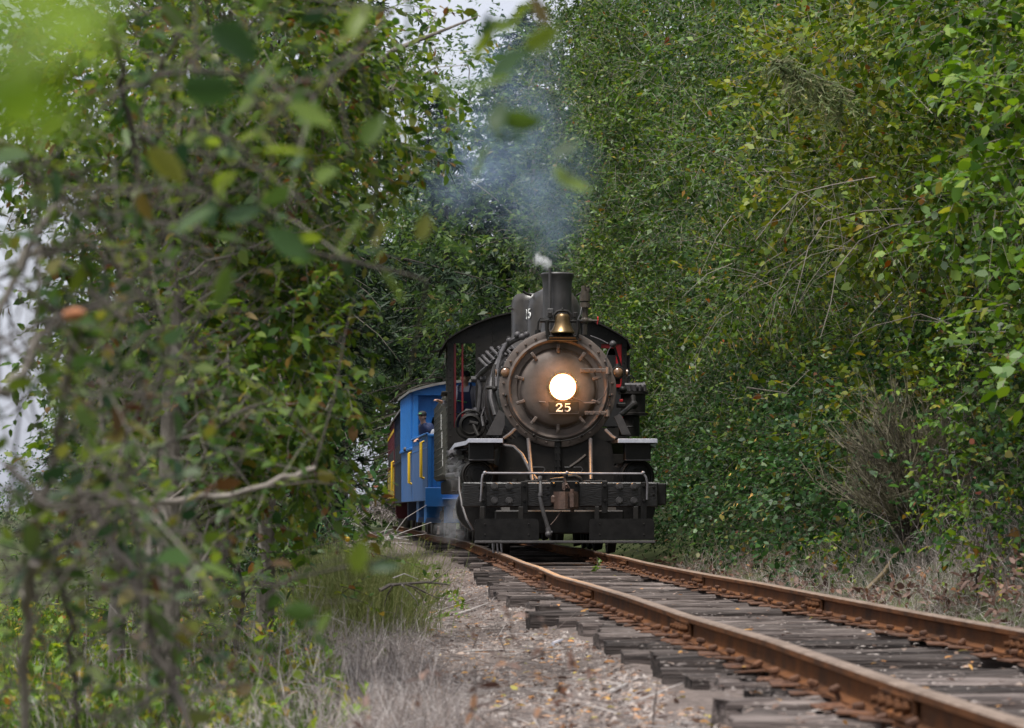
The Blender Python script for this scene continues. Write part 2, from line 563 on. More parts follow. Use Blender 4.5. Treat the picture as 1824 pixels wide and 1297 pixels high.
# ------------------------------------------------------------------ line of the track and shape of the land
_TY = np.array([-20, 0, 8, 16, 22, 28, 37.4, 45, 54, 58.5, 68.5, 82, 94, 110, 150, 400.])
_TX = np.array([4.1, 2.82, 2.32, 1.86, 1.46, 1.11, .69, .30, -.18, -.46, -1.38, -2.25, -3.0, -4.3, -9.0, -60.])
_fy = np.linspace(-20, 160, 721)
_fx = np.interp(_fy, _TY, _TX)
for _ in range(3):
    _k = np.ones(17) / 17
    _fx = np.convolve(np.pad(_fx, 8, mode='reflect', reflect_type='odd'), _k, mode='valid')


def cen(y):
    return np.interp(y, _fy, _fx)


def wob(x, y):
    return (np.sin(x * 1.7 + y * .9) + np.sin(x * .63 - y * 1.31 + 2) + np.sin(x * 3.1 + y * 2.3 + 1) * .5) / 2.5


def gz(x, y):
    s = np.asarray(x) - cen(np.clip(y, -20, 150))
    z = np.interp(s, [-400, -60, -12, -5, -3.2, -2.3, -1.5, 1.4, 2.1, 3, 4.5, 7, 12, 25, 60, 400],
                  [-1.5, -1.0, -.66, -.62, -.56, -.52, -.46, -.46, -.36, -.05, .7, 1.9, 3.6, 5.5, 7, 8])
    return z + wob(x, y) * .05


def bz(x, y):
    s = np.asarray(x) - cen(y)
    z = np.interp(s, [-3.9, -2.9, -2.1, -1.55, -1.3, -.7, .7, 1.3, 1.8, 2.6],
                  [-.70, -.54, -.41, -.315, -.275, -.235, -.235, -.27, -.35, -.55])
    return z + wob(x * 2, y * 2) * .018


def surf(x, y):
    s = np.asarray(x) - cen(y)
    return np.where((s > -3.9) & (s < 2.6), np.maximum(gz(x, y), bz(x, y)), gz(x, y))


def grid(name, xs, ys, zf, mat):
    X, Y = np.meshgrid(xs, ys)
    Z = zf(X, Y)
    V = np.stack([X, Y, Z], -1).reshape(-1, 3)
    nx, ny = len(xs), len(ys)
    i = np.arange(ny - 1)[:, None] * nx + np.arange(nx - 1)[None, :]
    Fq = np.stack([i, i + 1, i + nx + 1, i + nx], -1).reshape(-1, 4)
    return np_mesh(name, V, [Fq], mat, None, True)


xs = np.concatenate([[-1500, -700, -300, -150, -90, -60, -40, -28], np.arange(-20, 16, .5), [16, 20, 26, 35, 60, 120, 300, 700, 1500]])
ys = np.concatenate([[-300, -100, -50, -25, -12, -6], np.arange(-3, 60, .75), np.arange(60, 130, 2.5), [135, 150, 180, 240, 400, 800, 1500, 2500]])
props(grid('ground', xs, ys, gz, SOIL), kind='structure')
ss = np.concatenate([np.arange(-3.9, 2.61, .13)])
by = np.arange(2, 110, .35)
Sg, Yg = np.meshgrid(ss, by)
Xg = Sg + cen(Yg)
rb = np.random.default_rng(3)
Zg = bz(Xg, Yg) + rb.normal(0, .008, Xg.shape)
V = np.stack([Xg, Yg, Zg], -1).reshape(-1, 3)
i = np.arange(len(by) - 1)[:, None] * len(ss) + np.arange(len(ss) - 1)[None, :]
props(np_mesh('ballast_bed', V, [np.stack([i, i + 1, i + len(ss) + 1, i + len(ss)], -1).reshape(-1, 4)], BALLAST, None, True), kind='structure')

# ------------------------------------------------------------------ railway track
track = empty('railway_track', (0, 0, 0), kind='structure')
RT = 0.0            # rail top


def rail(side, name='rail'):
    prof = [(-.065, -.145), (.065, -.145), (.065, -.132), (.012, -.118), (.009, -.045), (.036, -.034), (.037, -.008), (.03, 0), (-.03, 0), (-.037, -.008), (-.036, -.034), (-.009, -.045), (-.012, -.118), (-.065, -.132)]
    yy = np.concatenate([np.arange(2, 60, .4), np.arange(60, 106, 1.0)])
    g = .7525 * side
    vs, fs, mi = [], [], []
    m = len(prof)
    wv = np.random.default_rng(5 if side < 0 else 9)
    wx = np.interp(yy, np.arange(0, 110, 3.3), wv.normal(0, .008, len(np.arange(0, 110, 3.3))))
    wz = np.interp(yy, np.arange(0, 110, 3.3), wv.normal(0, .007, len(np.arange(0, 110, 3.3))))
    for k, y in enumerate(yy):
        for (px_, pz_) in prof:
            vs.append((cen(y) + g + px_ + wx[k], y, pz_ + wz[k]))
    for k in range(len(yy) - 1):
        for q in range(m):
            j = (q + 1) % m
            fs.append((k * m + q, k * m + j, (k + 1) * m + j, (k + 1) * m + q))
            mi.append(1 if q in (6, 7, 8) else 0)
    fs.append(tuple(range(m))[::-1]); mi.append(0)
    me = bpy.data.meshes.new(name)
    me.from_pydata(vs, [], [f[::-1] for f in fs[:-1]] + [fs[-1][::-1]])
    me.update()
    o = link_mesh(name, me, [RAILM, RAILTOP], track, True, 30)
    me.polygons.foreach_set('material_index', np.array(mi, dtype=np.int32))
    return o


rail(-1); rail(1)


def sleeper_mesh(seed):
    r = np.random.default_rng(seed)
    L, W, H, b = 2.32, .235, .17, .016
    sec = [(-W / 2 + b, 0), (W / 2 - b, 0), (W / 2, -b), (W / 2, -H), (-W / 2, -H), (-W / 2, -b)]
    sec = [(-W / 2, -H), (-W / 2, -b), (-W / 2 + b, 0), (-.02, 0), (.035, 0), (W / 2 - b, 0), (W / 2, -b), (W / 2, -H)]
    xs_ = np.linspace(-L / 2, L / 2, 12)
    xs_[0] += r.normal(0, .03); xs_[-1] += r.normal(0, .03)
    vs, fs = [], []
    groove = abs(r.normal(0, .008))
    for k, x in enumerate(xs_):
        for q, (u, z) in enumerate(sec):
            jx = r.normal(0, .012) if k in (0, len(xs_) - 1) else 0
            dz = r.normal(0, .005) if q not in (0, 7) else 0
            if q == 3 or q == 4: dz -= groove * (1 if q == 3 else .4)
            vs.append((x + jx, u + r.normal(0, .004), z + dz))
    n = len(sec)
    for k in range(len(xs_) - 1):
        for q in range(n):
            j = (q + 1) % n
            fs.append((k * n + q, k * n + j, (k + 1) * n + j, (k + 1) * n + q))
    fs.append(tuple(range(n))[::-1]); fs.append(tuple((len(xs_) - 1) * n + q for q in range(n)))
    fs = [f[::-1] for f in fs]
    me = bpy.data.meshes.new('sleeper')
    me.from_pydata(vs, [], fs)
    me.update()
    me.materials.append(SLEEPER)
    me.polygons.foreach_set('use_smooth', np.ones(len(me.polygons), dtype=bool))
    me.set_sharp_from_angle(angle=radians(30))
    return me


tie_me = [sleeper_mesh(40 + k) for k in range(8)]
pm = MB().box((0, 0, .003), (.35, .19, .014), .004)
plate_proto = pm.build('tie_plate', PLATE, None); plate_me = plate_proto.data
bpy.data.objects.remove(plate_proto)
sm = MB()
sm.box((0, 0, .012), (.05, .03, .03), .008)
sm.box((0, 0, -.02), (.018, .018, .06), 0)
sp_proto = sm.build('spike', PLATE, None); spike_me = sp_proto.data
bpy.data.objects.remove(sp_proto)
rt = random.Random(4)
y = 5.6
while y < 66:
    rz = math.atan2(-(cen(y + 1) - cen(y - 1)) / 2, 1) + rt.gauss(0, .035)
    sl = bpy.data.objects.new('sleeper', rt.choice(tie_me))
    COL.objects.link(sl)
    sl.parent = track
    sl.location = (cen(y) + rt.gauss(0, .085), y, -.172 + max(-.05, min(.014, rt.gauss(-.004, .017))))
    sl.rotation_euler = (rt.gauss(0, .03), rt.gauss(0, .004), rz + (pi if rt.random() < .5 else 0))
    if y < 44:
        inv = Matrix.Translation(sl.location) @ sl.rotation_euler.to_matrix().to_4x4()
        inv = inv.inverted()
        for side in (-1, 1):
            cxr = cen(y) + side * .7525
            for nm, me, dx, dy, dz in (('tie_plate', plate_me, 0, 0, -.157), ('spike', spike_me, -.08, .04, -.128), ('spike', spike_me, .08, -.04, -.128)):
                q = bpy.data.objects.new(nm, me)
                COL.objects.link(q)
                q.parent = sl
                q.matrix_parent_inverse = inv
                q.location = (cxr + dx + rt.gauss(0, .008), y + dy + rt.gauss(0, .02), dz + (abs(rt.gauss(0, .006)) if nm == 'tie_plate' else rt.gauss(.004, .008)))
                q.rotation_euler = (rt.gauss(0, .03), rt.gauss(0, .03 if nm == 'tie_plate' else .25), rt.gauss(0, .12))
    y += .53 * rt.uniform(.88, 1.12)
# joint bars with their bolts, on both faces of the rail
jb = MB()
for sd in (-1, 1):
    jb.prism([(sd * .018, -.3, -.125), (sd * .062, -.3, -.128), (sd * .062, -.3, -.112), (sd * .03, -.3, -.10), (sd * .03, -.3, -.06), (sd * .042, -.3, -.05), (sd * .042, -.3, -.038), (sd * .018, -.3, -.038)], (0, .6, 0))
jbo = jb.build('joint_bar', RAILM, None, sharp=25); jb_me = jbo.data; bpy.data.objects.remove(jbo)
nbm = MB()
nbm.cyl((0, 0, 0), (.055, 0, 0), .014, n=8)
nbm.cyl((.002, 0, 0), (.028, 0, 0), .027, n=6)
nbo = nbm.build('bolt', RAILM, None, sharp=25); nb_me = nbo.data; bpy.data.objects.remove(nbo)
for side, jys in ((-1, (9.95, 16.4, 22.6, 28.6, 35)), (1, (14.1, 20.4, 27.1, 35.6))):
    for jy in jys:
        o = bpy.data.objects.new('joint_bar', jb_me)
        COL.objects.link(o); o.parent = track
        o.location = (cen(jy) + side * .7525, jy, 0)
        o.rotation_euler = (0, 0, math.atan2(-(cen(jy + 1) - cen(jy - 1)) / 2, 1))
        for by_ in (-.22, -.07, .09, .23):
            for sd in (-1, 1):
                b = bpy.data.objects.new('bolt', nb_me)
                COL.objects.link(b); b.parent = o
                b.location = (sd * .03, by_, -.08)
                b.rotation_euler = (0, 0, 0 if sd > 0 else pi)

# ------------------------------------------------------------------ steam locomotive
LX0, LY0, LH = .72, 39.0, .040
loco = empty('steam_locomotive', (LX0, LY0, 0), LH, 'black steam locomotive with blazing round headlight and number 25 on its smokebox', 'locomotive')


def sl_(yl): return F / (LY0 + yl)
def lx(px, yl): return (px - CX) / sl_(yl) - (LX0 - LH * yl)
def lz(py, yl): return HC - (py - HY) / sl_(yl)
def lp(px, py, yl): return (lx(px, yl), yl, lz(py, yl))


SBX, SBZ, SBR = .03, 2.455, .885      # smokebox axis and radius
SY = 1.5                               # where the smokebox front stands

# smokebox shell and its front ring, door
m = MB().lathe([(.86, .02), (.885, .03), (.885, 1.75), (.86, 1.76)], (SBX, SY, SBZ), (0, 1, 0), 64)
sbx = m.build('smokebox', GRAPH2, loco)
m = MB()
for k in range(40):
    a = 2 * pi * k / 40
    for t in (.14, 1.6):
        m.bolt((SBX + cos(a) * .885, SY + t, SBZ + sin(a) * .885), (cos(a), 0, sin(a)), .016, .012)
m.build('rivet_row', GRAPH2, sbx)['kind'] = 'stuff'
m = MB().lathe([(.0, .06), (.60, .06), (.62, .03), (.70, .012), (.715, -.015), (.74, -.03), (.765, -.015), (.775, 0), (.868, 0), (.884, .012), (.886, .05)], (SBX, SY, SBZ), (0, 1, 0), 72)
fr = m.build('smokebox_front', GRAPH, loco, sharp=40)
m = MB()
for k in range(30):
    a = 2 * pi * (k + .5) / 30
    m.bolt((SBX + cos(a) * .825, SY - .002, SBZ + sin(a) * .825), (0, -1, 0), .021, .022)
m.build('flange_bolt', GRAPH, fr)['kind'] = 'stuff'
# raised grab rod round the lower half of the front
pts = [(SBX + cos(a) * .79, SY - .05, SBZ + sin(a) * .79) for a in np.linspace(radians(188), radians(352), 40)]
m = MB().tube(pts, .011, 6)
for k in (0, 13, 26, 39):
    m.ball(pts[k], .026)
    m.cyl(pts[k], (pts[k][0], SY + .01, pts[k][2]), .012, n=6)
m.build('grab_rod', BLACK2, fr)
dz0 = .0
m = MB().lathe([(0, -.135), (.16, -.132), (.32, -.118), (.46, -.09), (.54, -.062), (.556, -.045), (.562, -.02), (.575, .0), (.58, .05)], (SBX, SY, SBZ), (0, 1, 0), 72)
door = m.build('smokebox_door', GRAPH, loco, sharp=50)
for a in (90, 127, 53, 165, 200, 233, 270, 307, 340, 15):
    ca, sa = cos(radians(a)), sin(radians(a))
    m = MB()
    r0, r1 = .545, .665
    p0 = np.array((SBX + ca * r0, SY - .085, SBZ + sa * r0)); p1 = np.array((SBX + ca * r1, SY - .06, SBZ + sa * r1))
    rot = np.array([[ca, 0, -sa], [0, 1, 0], [sa, 0, ca]])
    m.box((p0 + p1) / 2, (.135, .04, .052), .01, rot)
    m.cyl((p0 * .45 + p1 * .55), (p0 * .45 + p1 * .55) - np.array((0, .06, 0)), .02, n=6)
    m.build('door_clamp', GRAPH, door)
for zz in (.27, -.37):
    m = MB()
    x0 = .33 if zz > 0 else .40
    m.box((SBX + (x0 + .78) / 2, SY - .10, SBZ + zz), (.78 - x0, .03, .062), .008)
    for q in range(4):
        m.bolt((SBX + x0 + .06 + q * .085, SY - .115, SBZ + zz), (0, -1, 0), .014, .014)
    m.cyl((SBX + .75, SY - .10, SBZ + zz - .05), (SBX + .75, SY - .10, SBZ + zz + .05), .034, n=12)
    m.build('door_hinge', GRAPH, door)
m = MB().tube([lp(960, 716, SY - .12), lp(972, 716.5, SY - .15)], .012, 6).tube([lp(1040, 718, SY - .12), lp(1064, 718, SY - .12)], .012, 6)
m.build('latch_rod', GRAPH, door)
# headlight
hx, hz = lx(1003, SY - .2), lz(689, SY - .2)
m = MB().lathe([(.225, .12), (.225, .0), (.215, -.02), (.198, -.02), (.19, .01)], (hx, SY - .14, hz), (0, 1, 0), 40)
hl = m.build('headlight', BLACK2, loco)
m = MB().lathe([(0, -.105), (.08, -.098), (.14, -.08), (.178, -.05), (.188, -.02), (.19, .02)], (0, 0, 0), (0, 1, 0), 40)
lno = m.build('lens', LENS, hl, sharp=0); lno.location = (hx, SY - .15, hz)
m = MB()
for k in range(6):
    a = pi * k / 3
    m.cyl((hx + cos(a) * .232, SY - .22, hz + sin(a) * .232), (hx + cos(a) * .232, SY - .02, hz + sin(a) * .232), .012, n=6)
m.build('mounting_stud', BLACK2, hl)
# number plate
npx, npz = (lx(977, SY - .17), lx(1031, SY - .17)), (lz(737.5, SY - .17), lz(715.5, SY - .17))
m = MB().box(((npx[0] + npx[1]) / 2, SY - .165, (npz[0] + npz[1]) / 2), (npx[1] - npx[0], .02, npz[1] - npz[0]), .004)
npl = m.build('number_plate', BLACK2, loco)
MB().box(((npx[0] + npx[1]) / 2, SY - .18, npz[0] + .006), (npx[1] - npx[0], .018, .012)).build('plate_ledge', PIPE, npl)
TWO = [([(.10, .68), (.15, .85), (.33, .95), (.53, .89), (.59, .72), (.50, .53), (.30, .33), (.13, .15)], [.18, .13, .10, .15, .20, .15, .11, .10]),
       ([(.06, .07), (.25, .10), (.45, .075), (.64, .075)], [.13, .14, .17, .14]), ([(.655, .03), (.67, .27)], [.11, .07])]
FIVE = [([(.15, .92), (.40, .905), (.60, .93)], [.13, .16, .12]), ([(.165, .97), (.15, .52)], [.09, .08]),
        ([(.15, .54), (.32, .63), (.52, .56), (.60, .36), (.52, .15), (.33, .05), (.14, .12), (.10, .24)], [.08, .09, .15, .20, .15, .09, .13, .18])]


def digit(strokes, x0, z0, w, h, to3, parent, name='digit'):
    m = MB()
    for pts, wd in strokes:
        m.band([(x0 + p[0] * w, z0 + p[1] * h) for p in pts], [q * (w + h) / 2 for q in wd], to3)
    return m.build(name, LETTER, parent, sharp=0)


t3 = lambda x, z, o: (x, SY - .178 - o, z)
dh = .13
digit(TWO, lx(989.5, SY - .18), lz(734, SY - .18), .155, dh, t3, npl)
digit(FIVE, lx(1004.5, SY - .18), lz(734, SY - .18), .155, dh, t3, npl)

# marker lamps
for px, py in ((900, 664.5), (1100.5, 664)):
    x, z = lx(px, SY + .1), lz(py, SY + .1)
    m = MB().lathe([(.085, .2), (.10, .12), (.10, -.06), (.088, -.08), (.075, -.08)], (x, SY + .08, z), (0, 1, 0), 20)
    m.cyl((x, SY + .12, z - .08), (x, SY + .12, z - .17), .05, .04, 12)
    m.cyl((x, SY + .12, z + .09), (x, SY + .12, z + .14), .045, .03, 12)
    m.box((x - .06 * np.sign(x), SY + .12, z - .13), (.12, .05, .03), .005)
    lm = m.build('marker_lamp', BLACK2, loco)
    MB().ball((x, SY + .02, z), (.078, .05, .078), 16, 10).build('lens', MARKER, lm)
    for sx in (-1, 1):
        MB().lathe([(0, .0), (.055, -.01), (.06, -.03)], (x + sx * .12, SY + .12, z), (-sx, 0, 0), 12).build('side_lens', MARKER, lm)

# boiler, bands
m = MB().lathe([(.80, 0), (.87, .02), (.885, 1.0), (.93, 2.2), (.95, 5.2), (.5, 5.25)], (SBX, SY + 1.72, SBZ), (0, 1, 0), 56)
bo = m.build('boiler', BOILERM, loco)
for yb, rb_ in ((1.9, .90), (2.9, .92), (3.9, .95), (5.2, .965), (6.2, .97)):
    MB().lathe([(rb_ - .02, 0), (rb_, 0), (rb_, .07), (rb_ - .02, .07)], (SBX, SY + yb, SBZ), (0, 1, 0), 56).build('boiler_band', PIPE, bo)
MB().box((SBX, 6.6, 1.6), (1.5, 2.4, 1.0), .08).build('firebox', BLACK2, loco)

# smokestack
sx_, sy_ = lx(992.5, 2.5), 2.5
zt = lz(487, 2.5)
m = MB().lathe([(.30, 3.22 - zt), (.26, 3.36 - zt), (.232, 3.5 - zt), (.225, 3.6 - zt), (.222, 3.9 - zt), (.226, -.16), (.236, -.09), (.256, -.045), (.262, -.02), (.25, 0), (.225, -.005), (.19, -.03), (.185, -.5)], (sx_, sy_, zt), (0, 0, 1), 48)
m.build('smokestack', GRAPH2, loco)
m = MB().cyl((lx(979.5, 2.2), 2.2, 3.2), (lx(979.5, 2.2), 2.2, lz(477, 2.2)), .024, n=10)
m.box((lx(980, 2.2), 2.2, lz(557, 2.2)), (.10, .1, .12), .01)
m.build('exhaust_pipe', GRAPH2, loco)
# domes
dx, dy_, dtop = lx(986, 4.3), 4.3, lz(513, 4.3)
rd = .43
prof = [(rd + .12, 3.18 - dtop), (rd + .03, 3.30 - dtop), (rd, 3.42 - dtop), (rd, -.33), (rd - .04, -.2), (rd - .13, -.08), (rd - .27, -.01), (0, 0)]
dome = MB().lathe(prof, (dx, dy_, dtop), (0, 0, 1), 56).build('sand_dome', BOILERM, loco)
a0 = radians(205)
def t3d(x, z, o):
    a = a0 + x / rd
    return (dx + cos(a) * (rd + .006 + o), dy_ + sin(a) * (rd + .006 + o), z)
digit(FIVE, -.06, lz(568, 4.1), .15, .165, t3d, dome)
digit(TWO, -.22, lz(568, 4.1), .15, .165, t3d, dome)
MB().tube([(dx - .36, dy_ - .1, dtop - .13), (dx - .45, dy_ - .12, dtop - .10), (dx - .50, dy_ - .12, dtop - .06)], .022, 6).tube([(dx + .36, dy_ - .1, dtop - .13), (dx + .48, dy_ - .14, dtop - .06), (dx + .56, dy_ - .18, dtop + .02)], .018, 6).build('dome_pipe', BLACK2, dome)
MB().lathe([(.0, 0), (.12, 0), (.12, .05), (.0, .06)], (dx, dy_, dtop - .01), (0, 0, 1), 20).build('dome_lid', BOILERM, dome)
d2x, d2t = lx(950, 6.0), lz(523, 6.0)
dome2 = MB().lathe([(.52, 3.3 - d2t), (.40, 3.42 - d2t), (.37, 3.55 - d2t), (.37, -.16), (.34, -.07), (.28, -.015), (0, 0)], (d2x, 6.0, d2t), (0, 0, 1), 40).build('steam_dome', BOILERM, loco)
MB().tube([(d2x - .34, 5.9, d2t - .26), (d2x - .42, 5.85, d2t - .28), (d2x - .46, 5.8, d2t - .25), (d2x - .38, 5.8, d2t - .22)], .016, 6).build('whistle_lever', BLACK2, dome2)
# bell
bx, by0 = lx(1002, 1.4), 1.4
bt, bb = lz(559, 1.4), lz(594, 1.4)
m = MB().lathe([(.165, bb - bt + .012), (.184, bb - bt), (.186, bb - bt + .018), (.165, bb - bt + .05), (.135, bb - bt + .11), (.115, bb - bt + .17), (.107, bb - bt + .24), (.10, -.03), (.08, -.006), (0, 0)], (bx, by0, bt), (0, 0, 1), 36)
bell = m.build('bell', BRASS, loco)
m = MB().lathe([(0, 0), (.165, .0), (.15, .05), (0, .07)], (bx, by0, bb + .006), (0, 0, 1), 28)
m.build('bell_mouth', DARK, bell)
MB().tube([(bx, by0, bb + .1), (bx, by0, bb - .01)], .012, 6).ball((bx, by0, bb - .02), .028).build('clapper', BLACK2, bell)
m = MB()
m.tube([(bx - .13, by0, bt - .10), (bx - .13, by0, bt - .02), (bx - .08, by0, bt + .035), (bx, by0, bt + .05), (bx + .08, by0, bt + .035), (bx + .13, by0, bt - .02), (bx + .13, by0, bt - .10)], .022, 8)
m.cyl((bx - .34, by0, bt - .11), (bx - .12, by0, bt - .11), .025, n=10).cyl((bx + .12, by0, bt - .11), (bx + .30, by0, bt - .11), .025, n=10)
m.ball((bx, by0, bt + .07), .022)
for sg in (-1, 1):
    m.box((bx + sg * .19, by0, bt - .02), (.06, .07, .09), .01)
m.build('bell_yoke', BLACK2, bell)
m = MB()
for sg in (-1, 1):
    m.tube([(bx + sg * .23, by0, bt - .10), (bx + sg * .235, by0, bt - .22), (bx + sg * .21, by0, bt - .36), (bx + sg * .19, by0, bb - .06)], [.035, .03, .035, .045], 8)
m.box((bx, by0, bb - .055), (.42, .16, .045), .012)
m.box((bx, by0 + .09, bb - .09), (.46, .30, .05), .012)
for q in range(6): m.bolt((bx - .18 + q * .072, by0 - .08, bb - .05), (0, -1, 0), .012, .012)
m.build('bell_bracket', BLACK2, bell)
m = MB().tube([lp(959, 573, 1.8), lp(958, 582, 1.8), lp(957, 592, 1.8)], .016, 8).cyl(lp(958, 588, 1.8), lp(958, 598, 1.8), .045, n=12).cyl(lp(958, 598, 1.8), lp(958, 604, 1.8), .034, n=12)
m.tube([lp(975, 570, 1.8), lp(962, 567, 1.8), lp(959, 573, 1.8)], .018, 8)
m.build('bell_ringer', BLACK2, bell)
# turret valve and generator stack to the right of the stack
m = MB()
vx = lx(1042, 2.9)
m.cyl((vx, 2.9, lz(596, 2.9)), (vx, 2.9, lz(567, 2.9)), .035, n=12)
m.cyl((vx, 2.9, lz(567, 2.9)), (vx, 2.9, lz(548, 2.9)), .05, n=12)
m.cyl((vx, 2.9, lz(548, 2.9)), (vx, 2.9, lz(539, 2.9)), .082, n=18)
m.cyl((vx, 2.9, lz(538, 2.9)), (vx, 2.9, lz(536, 2.9)), .06, n=14)
m.cyl((vx, 2.9, lz(536.5, 2.9)), (vx, 2.9, lz(524, 2.9)), .085, n=18)
m.cyl((vx, 2.9, lz(524, 2.9)), (vx, 2.9, lz(519, 2.9)), .07, n=18)
m.cyl((vx - .02, 2.9, lz(520, 2.9)), (vx - .02, 2.9, lz(509, 2.9)), .038, n=12)
m.cyl((vx + .05, 2.95, lz(520, 2.9)), (vx + .05, 2.95, lz(512, 2.9)), .028, n=10)
m.ball((vx, 2.9, lz(571, 2.9)), .065)
m.cyl((vx, 2.9, lz(571, 2.9)), (vx + .2, 2.9, lz(571, 2.9)), .016, n=8)
m.cyl((vx + .05, 2.9, lz(571, 2.9)), (vx + .10, 2.9, lz(571, 2.9)), .034, n=10)
wv = m.build('safety_valve', M('grimy_bronze', (.045, .036, .028), (.10, .08, .06), 12, .5), loco)
m = MB()
pts = [(vx + .2, 2.9 + cos(a) * .06, lz(571, 2.9) + sin(a) * .06) for a in np.linspace(0, 2 * pi, 17)]
m.tube(pts, .009, 6, False)
m.build('valve_handwheel', REDB, wv)
m = MB().tube([lp(1036, 548, 2.8), lp(1034, 560, 2.7), lp(1030, 568, 2.6), lp(1031, 585, 2.5), lp(1033, 592, 2.5)], .012, 6)
m.tube([lp(1052, 598, 2.4), lp(1068, 604, 2.3), lp(1084, 612, 2.1)], .009, 6)
m.build('valve_pipe', PIPE, wv)

# handrail knob and cable on the right shoulder, conduit to the headlight
m = MB().ball(lp(1092, 613, 1.7), .055).tube([lp(1092, 613, 1.7), lp(1084, 624, 1.65), (SBX + .72, SY - .02, SBZ + .45), (SBX + .76, SY - .04, SBZ + .3), lp(1084, 668, SY - .06), lp(1082, 690, SY - .1), lp(1076, 705, SY - .12), lp(1063, 715, SY - .14), lp(1040, 716, SY - .16), lp(1022, 709, SY - .2)], .0075, 6)
m.tube([lp(1094, 615, 1.75), lp(1102, 640, 1.9), lp(1110, 668, 2.0)], .02, 6)
m.build('headlight_conduit', PIPE, loco)

# handrail pipes, steam pipes and valves on the left flank
m = MB()
m.tube([lp(852, 672, 5.5), lp(858, 664, 5.2), lp(872, 652, 4.6), lp(888, 634, 3.9), lp(904, 614, 3.4), lp(916, 606, 3.2), lp(936, 597, 3.0)], .045, 8)
m.tube([lp(852, 672, 5.5), lp(856, 690, 5.4), lp(854, 716, 5.4), lp(851, 740, 5.4)], .04, 8)
m.tube([lp(900, 614, 3.0), lp(892, 630, 2.7), lp(886, 655, 2.5), lp(883, 690, 2.3)], .032, 8)
m.tube([lp(893, 632, 3.4), lp(881, 655, 3.2), lp(874, 684, 3.0), lp(874, 710, 2.9), lp(882, 740, 2.8)], .036, 8)
for px, py in ((868, 643), (875, 636), (862, 648), (883, 629), (904, 624), (896, 628), (912, 618)):
    m.cyl(lp(px - 9, py - 9, 4.0), lp(px + 6, py + 6, 3.8), .026, n=8)
    m.cyl(lp(px - 9, py - 9, 4.0), lp(px - 6, py - 6, 4.0), .04, n=8)
m.tube([lp(857, 638, 5.0), lp(878, 627, 4.4), lp(900, 616, 3.6)], .013, 6)
for px, py, yl in ((852, 674, 5.5), (860, 676, 5.2), (844, 676, 5.5)):
    m.cyl(lp(px - 5, py, yl), lp(px + 5, py, yl), .05, n=10)
m.build('steam_pipe', PIPE, loco)
m = MB()
for px, py, yl, r in ((922, 597, 3.1, .06), (930, 600, 3.0, .055), (938, 596, 3.0, .05), (907, 607, 3.3, .05)):
    m.ball(lp(px, py, yl), r)
    m.cyl(lp(px, py, yl), lp(px - 2, py - 8, yl), .022, n=8)
for px, py in ((831, 733), (846, 731), (838, 741), (850, 737), (828, 744), (858, 752)):
    m.cyl(lp(px, py, 5.6), lp(px + 9, py + 1, 5.5), .045, n=10)
    m.ball(lp(px + 4, py + 2, 5.5), .055)
m.tube([lp(864, 725, 4.4), lp(858, 742, 4.4), lp(861, 760, 4.2)], .02, 6)
m.build('boiler_fitting', PIPE, loco)
m = MB().lathe([(.19, .1), (.19, 0), (.15, -.02), (.13, .03), (.0, .03)], lp(838, 757, 5.2), (0, 1, 0), 28)
m.cyl(lp(842, 755, 5.1), lp(852, 777, 5.0), .03, n=10).cyl(lp(836, 753, 5.1), lp(851, 756, 5.1), .04, n=10)
m.tube([(lx(838, 5.2) + cos(a) * .24, 5.25, lz(757, 5.2) + sin(a) * .24) for a in np.linspace(0, 2 * pi, 25)], .02, 6, False)
m.build('power_reverser', BLACK2, loco)
m = MB().cyl((lx(874, 1.9) - .06, 1.9, lz(691, 1.9)), (lx(874, 1.9) + .05, 1.85, lz(691, 1.9)), .028, n=8).ball((lx(881, 1.8), 1.8, lz(693, 1.8)), .04)
m.tube([lp(881, 650, 2.1), lp(878, 668, 2.0), lp(880, 700, 1.9), lp(889, 735, 1.8)], .024, 8)
m.build('handrail_bracket', BLACK2, loco)
# the two brace plates from smokebox to running board
for poly in (((889, 730), (899, 737), (899, 757), (893, 775), (866, 775)), ((1104, 737), (1108, 741), (1124, 774), (1108, 774), (1094, 742))):
    m = MB().prism([lp(p[0], p[1], 1.35) for p in poly], (0, .09, 0))
    m.build('brace_plate', GRAPH2, loco, sharp=25)
for pts in ((lp(917, 765, 1.4), lp(909, 773, 1.3), lp(896, 782, 1.2)), (lp(1079, 766, 1.4), lp(1090, 777, 1.3), lp(1098, 782, 1.2)),
            (lp(892, 793, 1.2), lp(915, 796, 1.1), lp(930, 810, 1.0), lp(945, 840, .8), lp(957, 856, .5))):
    MB().tube(pts, .028, 8).build('brace_rod', PIPE, loco)
for px0, px1 in ((941, 948), (1052, 1053)):
    m = MB().cyl(lp(px0, 783, 1.45), lp(px1, 858, .4), .030, n=12)
    m.cyl(lp(px1, 855, .4), lp(px1, 859, .4), .07, n=12)
    m.build('front_stay', PIPE, loco)

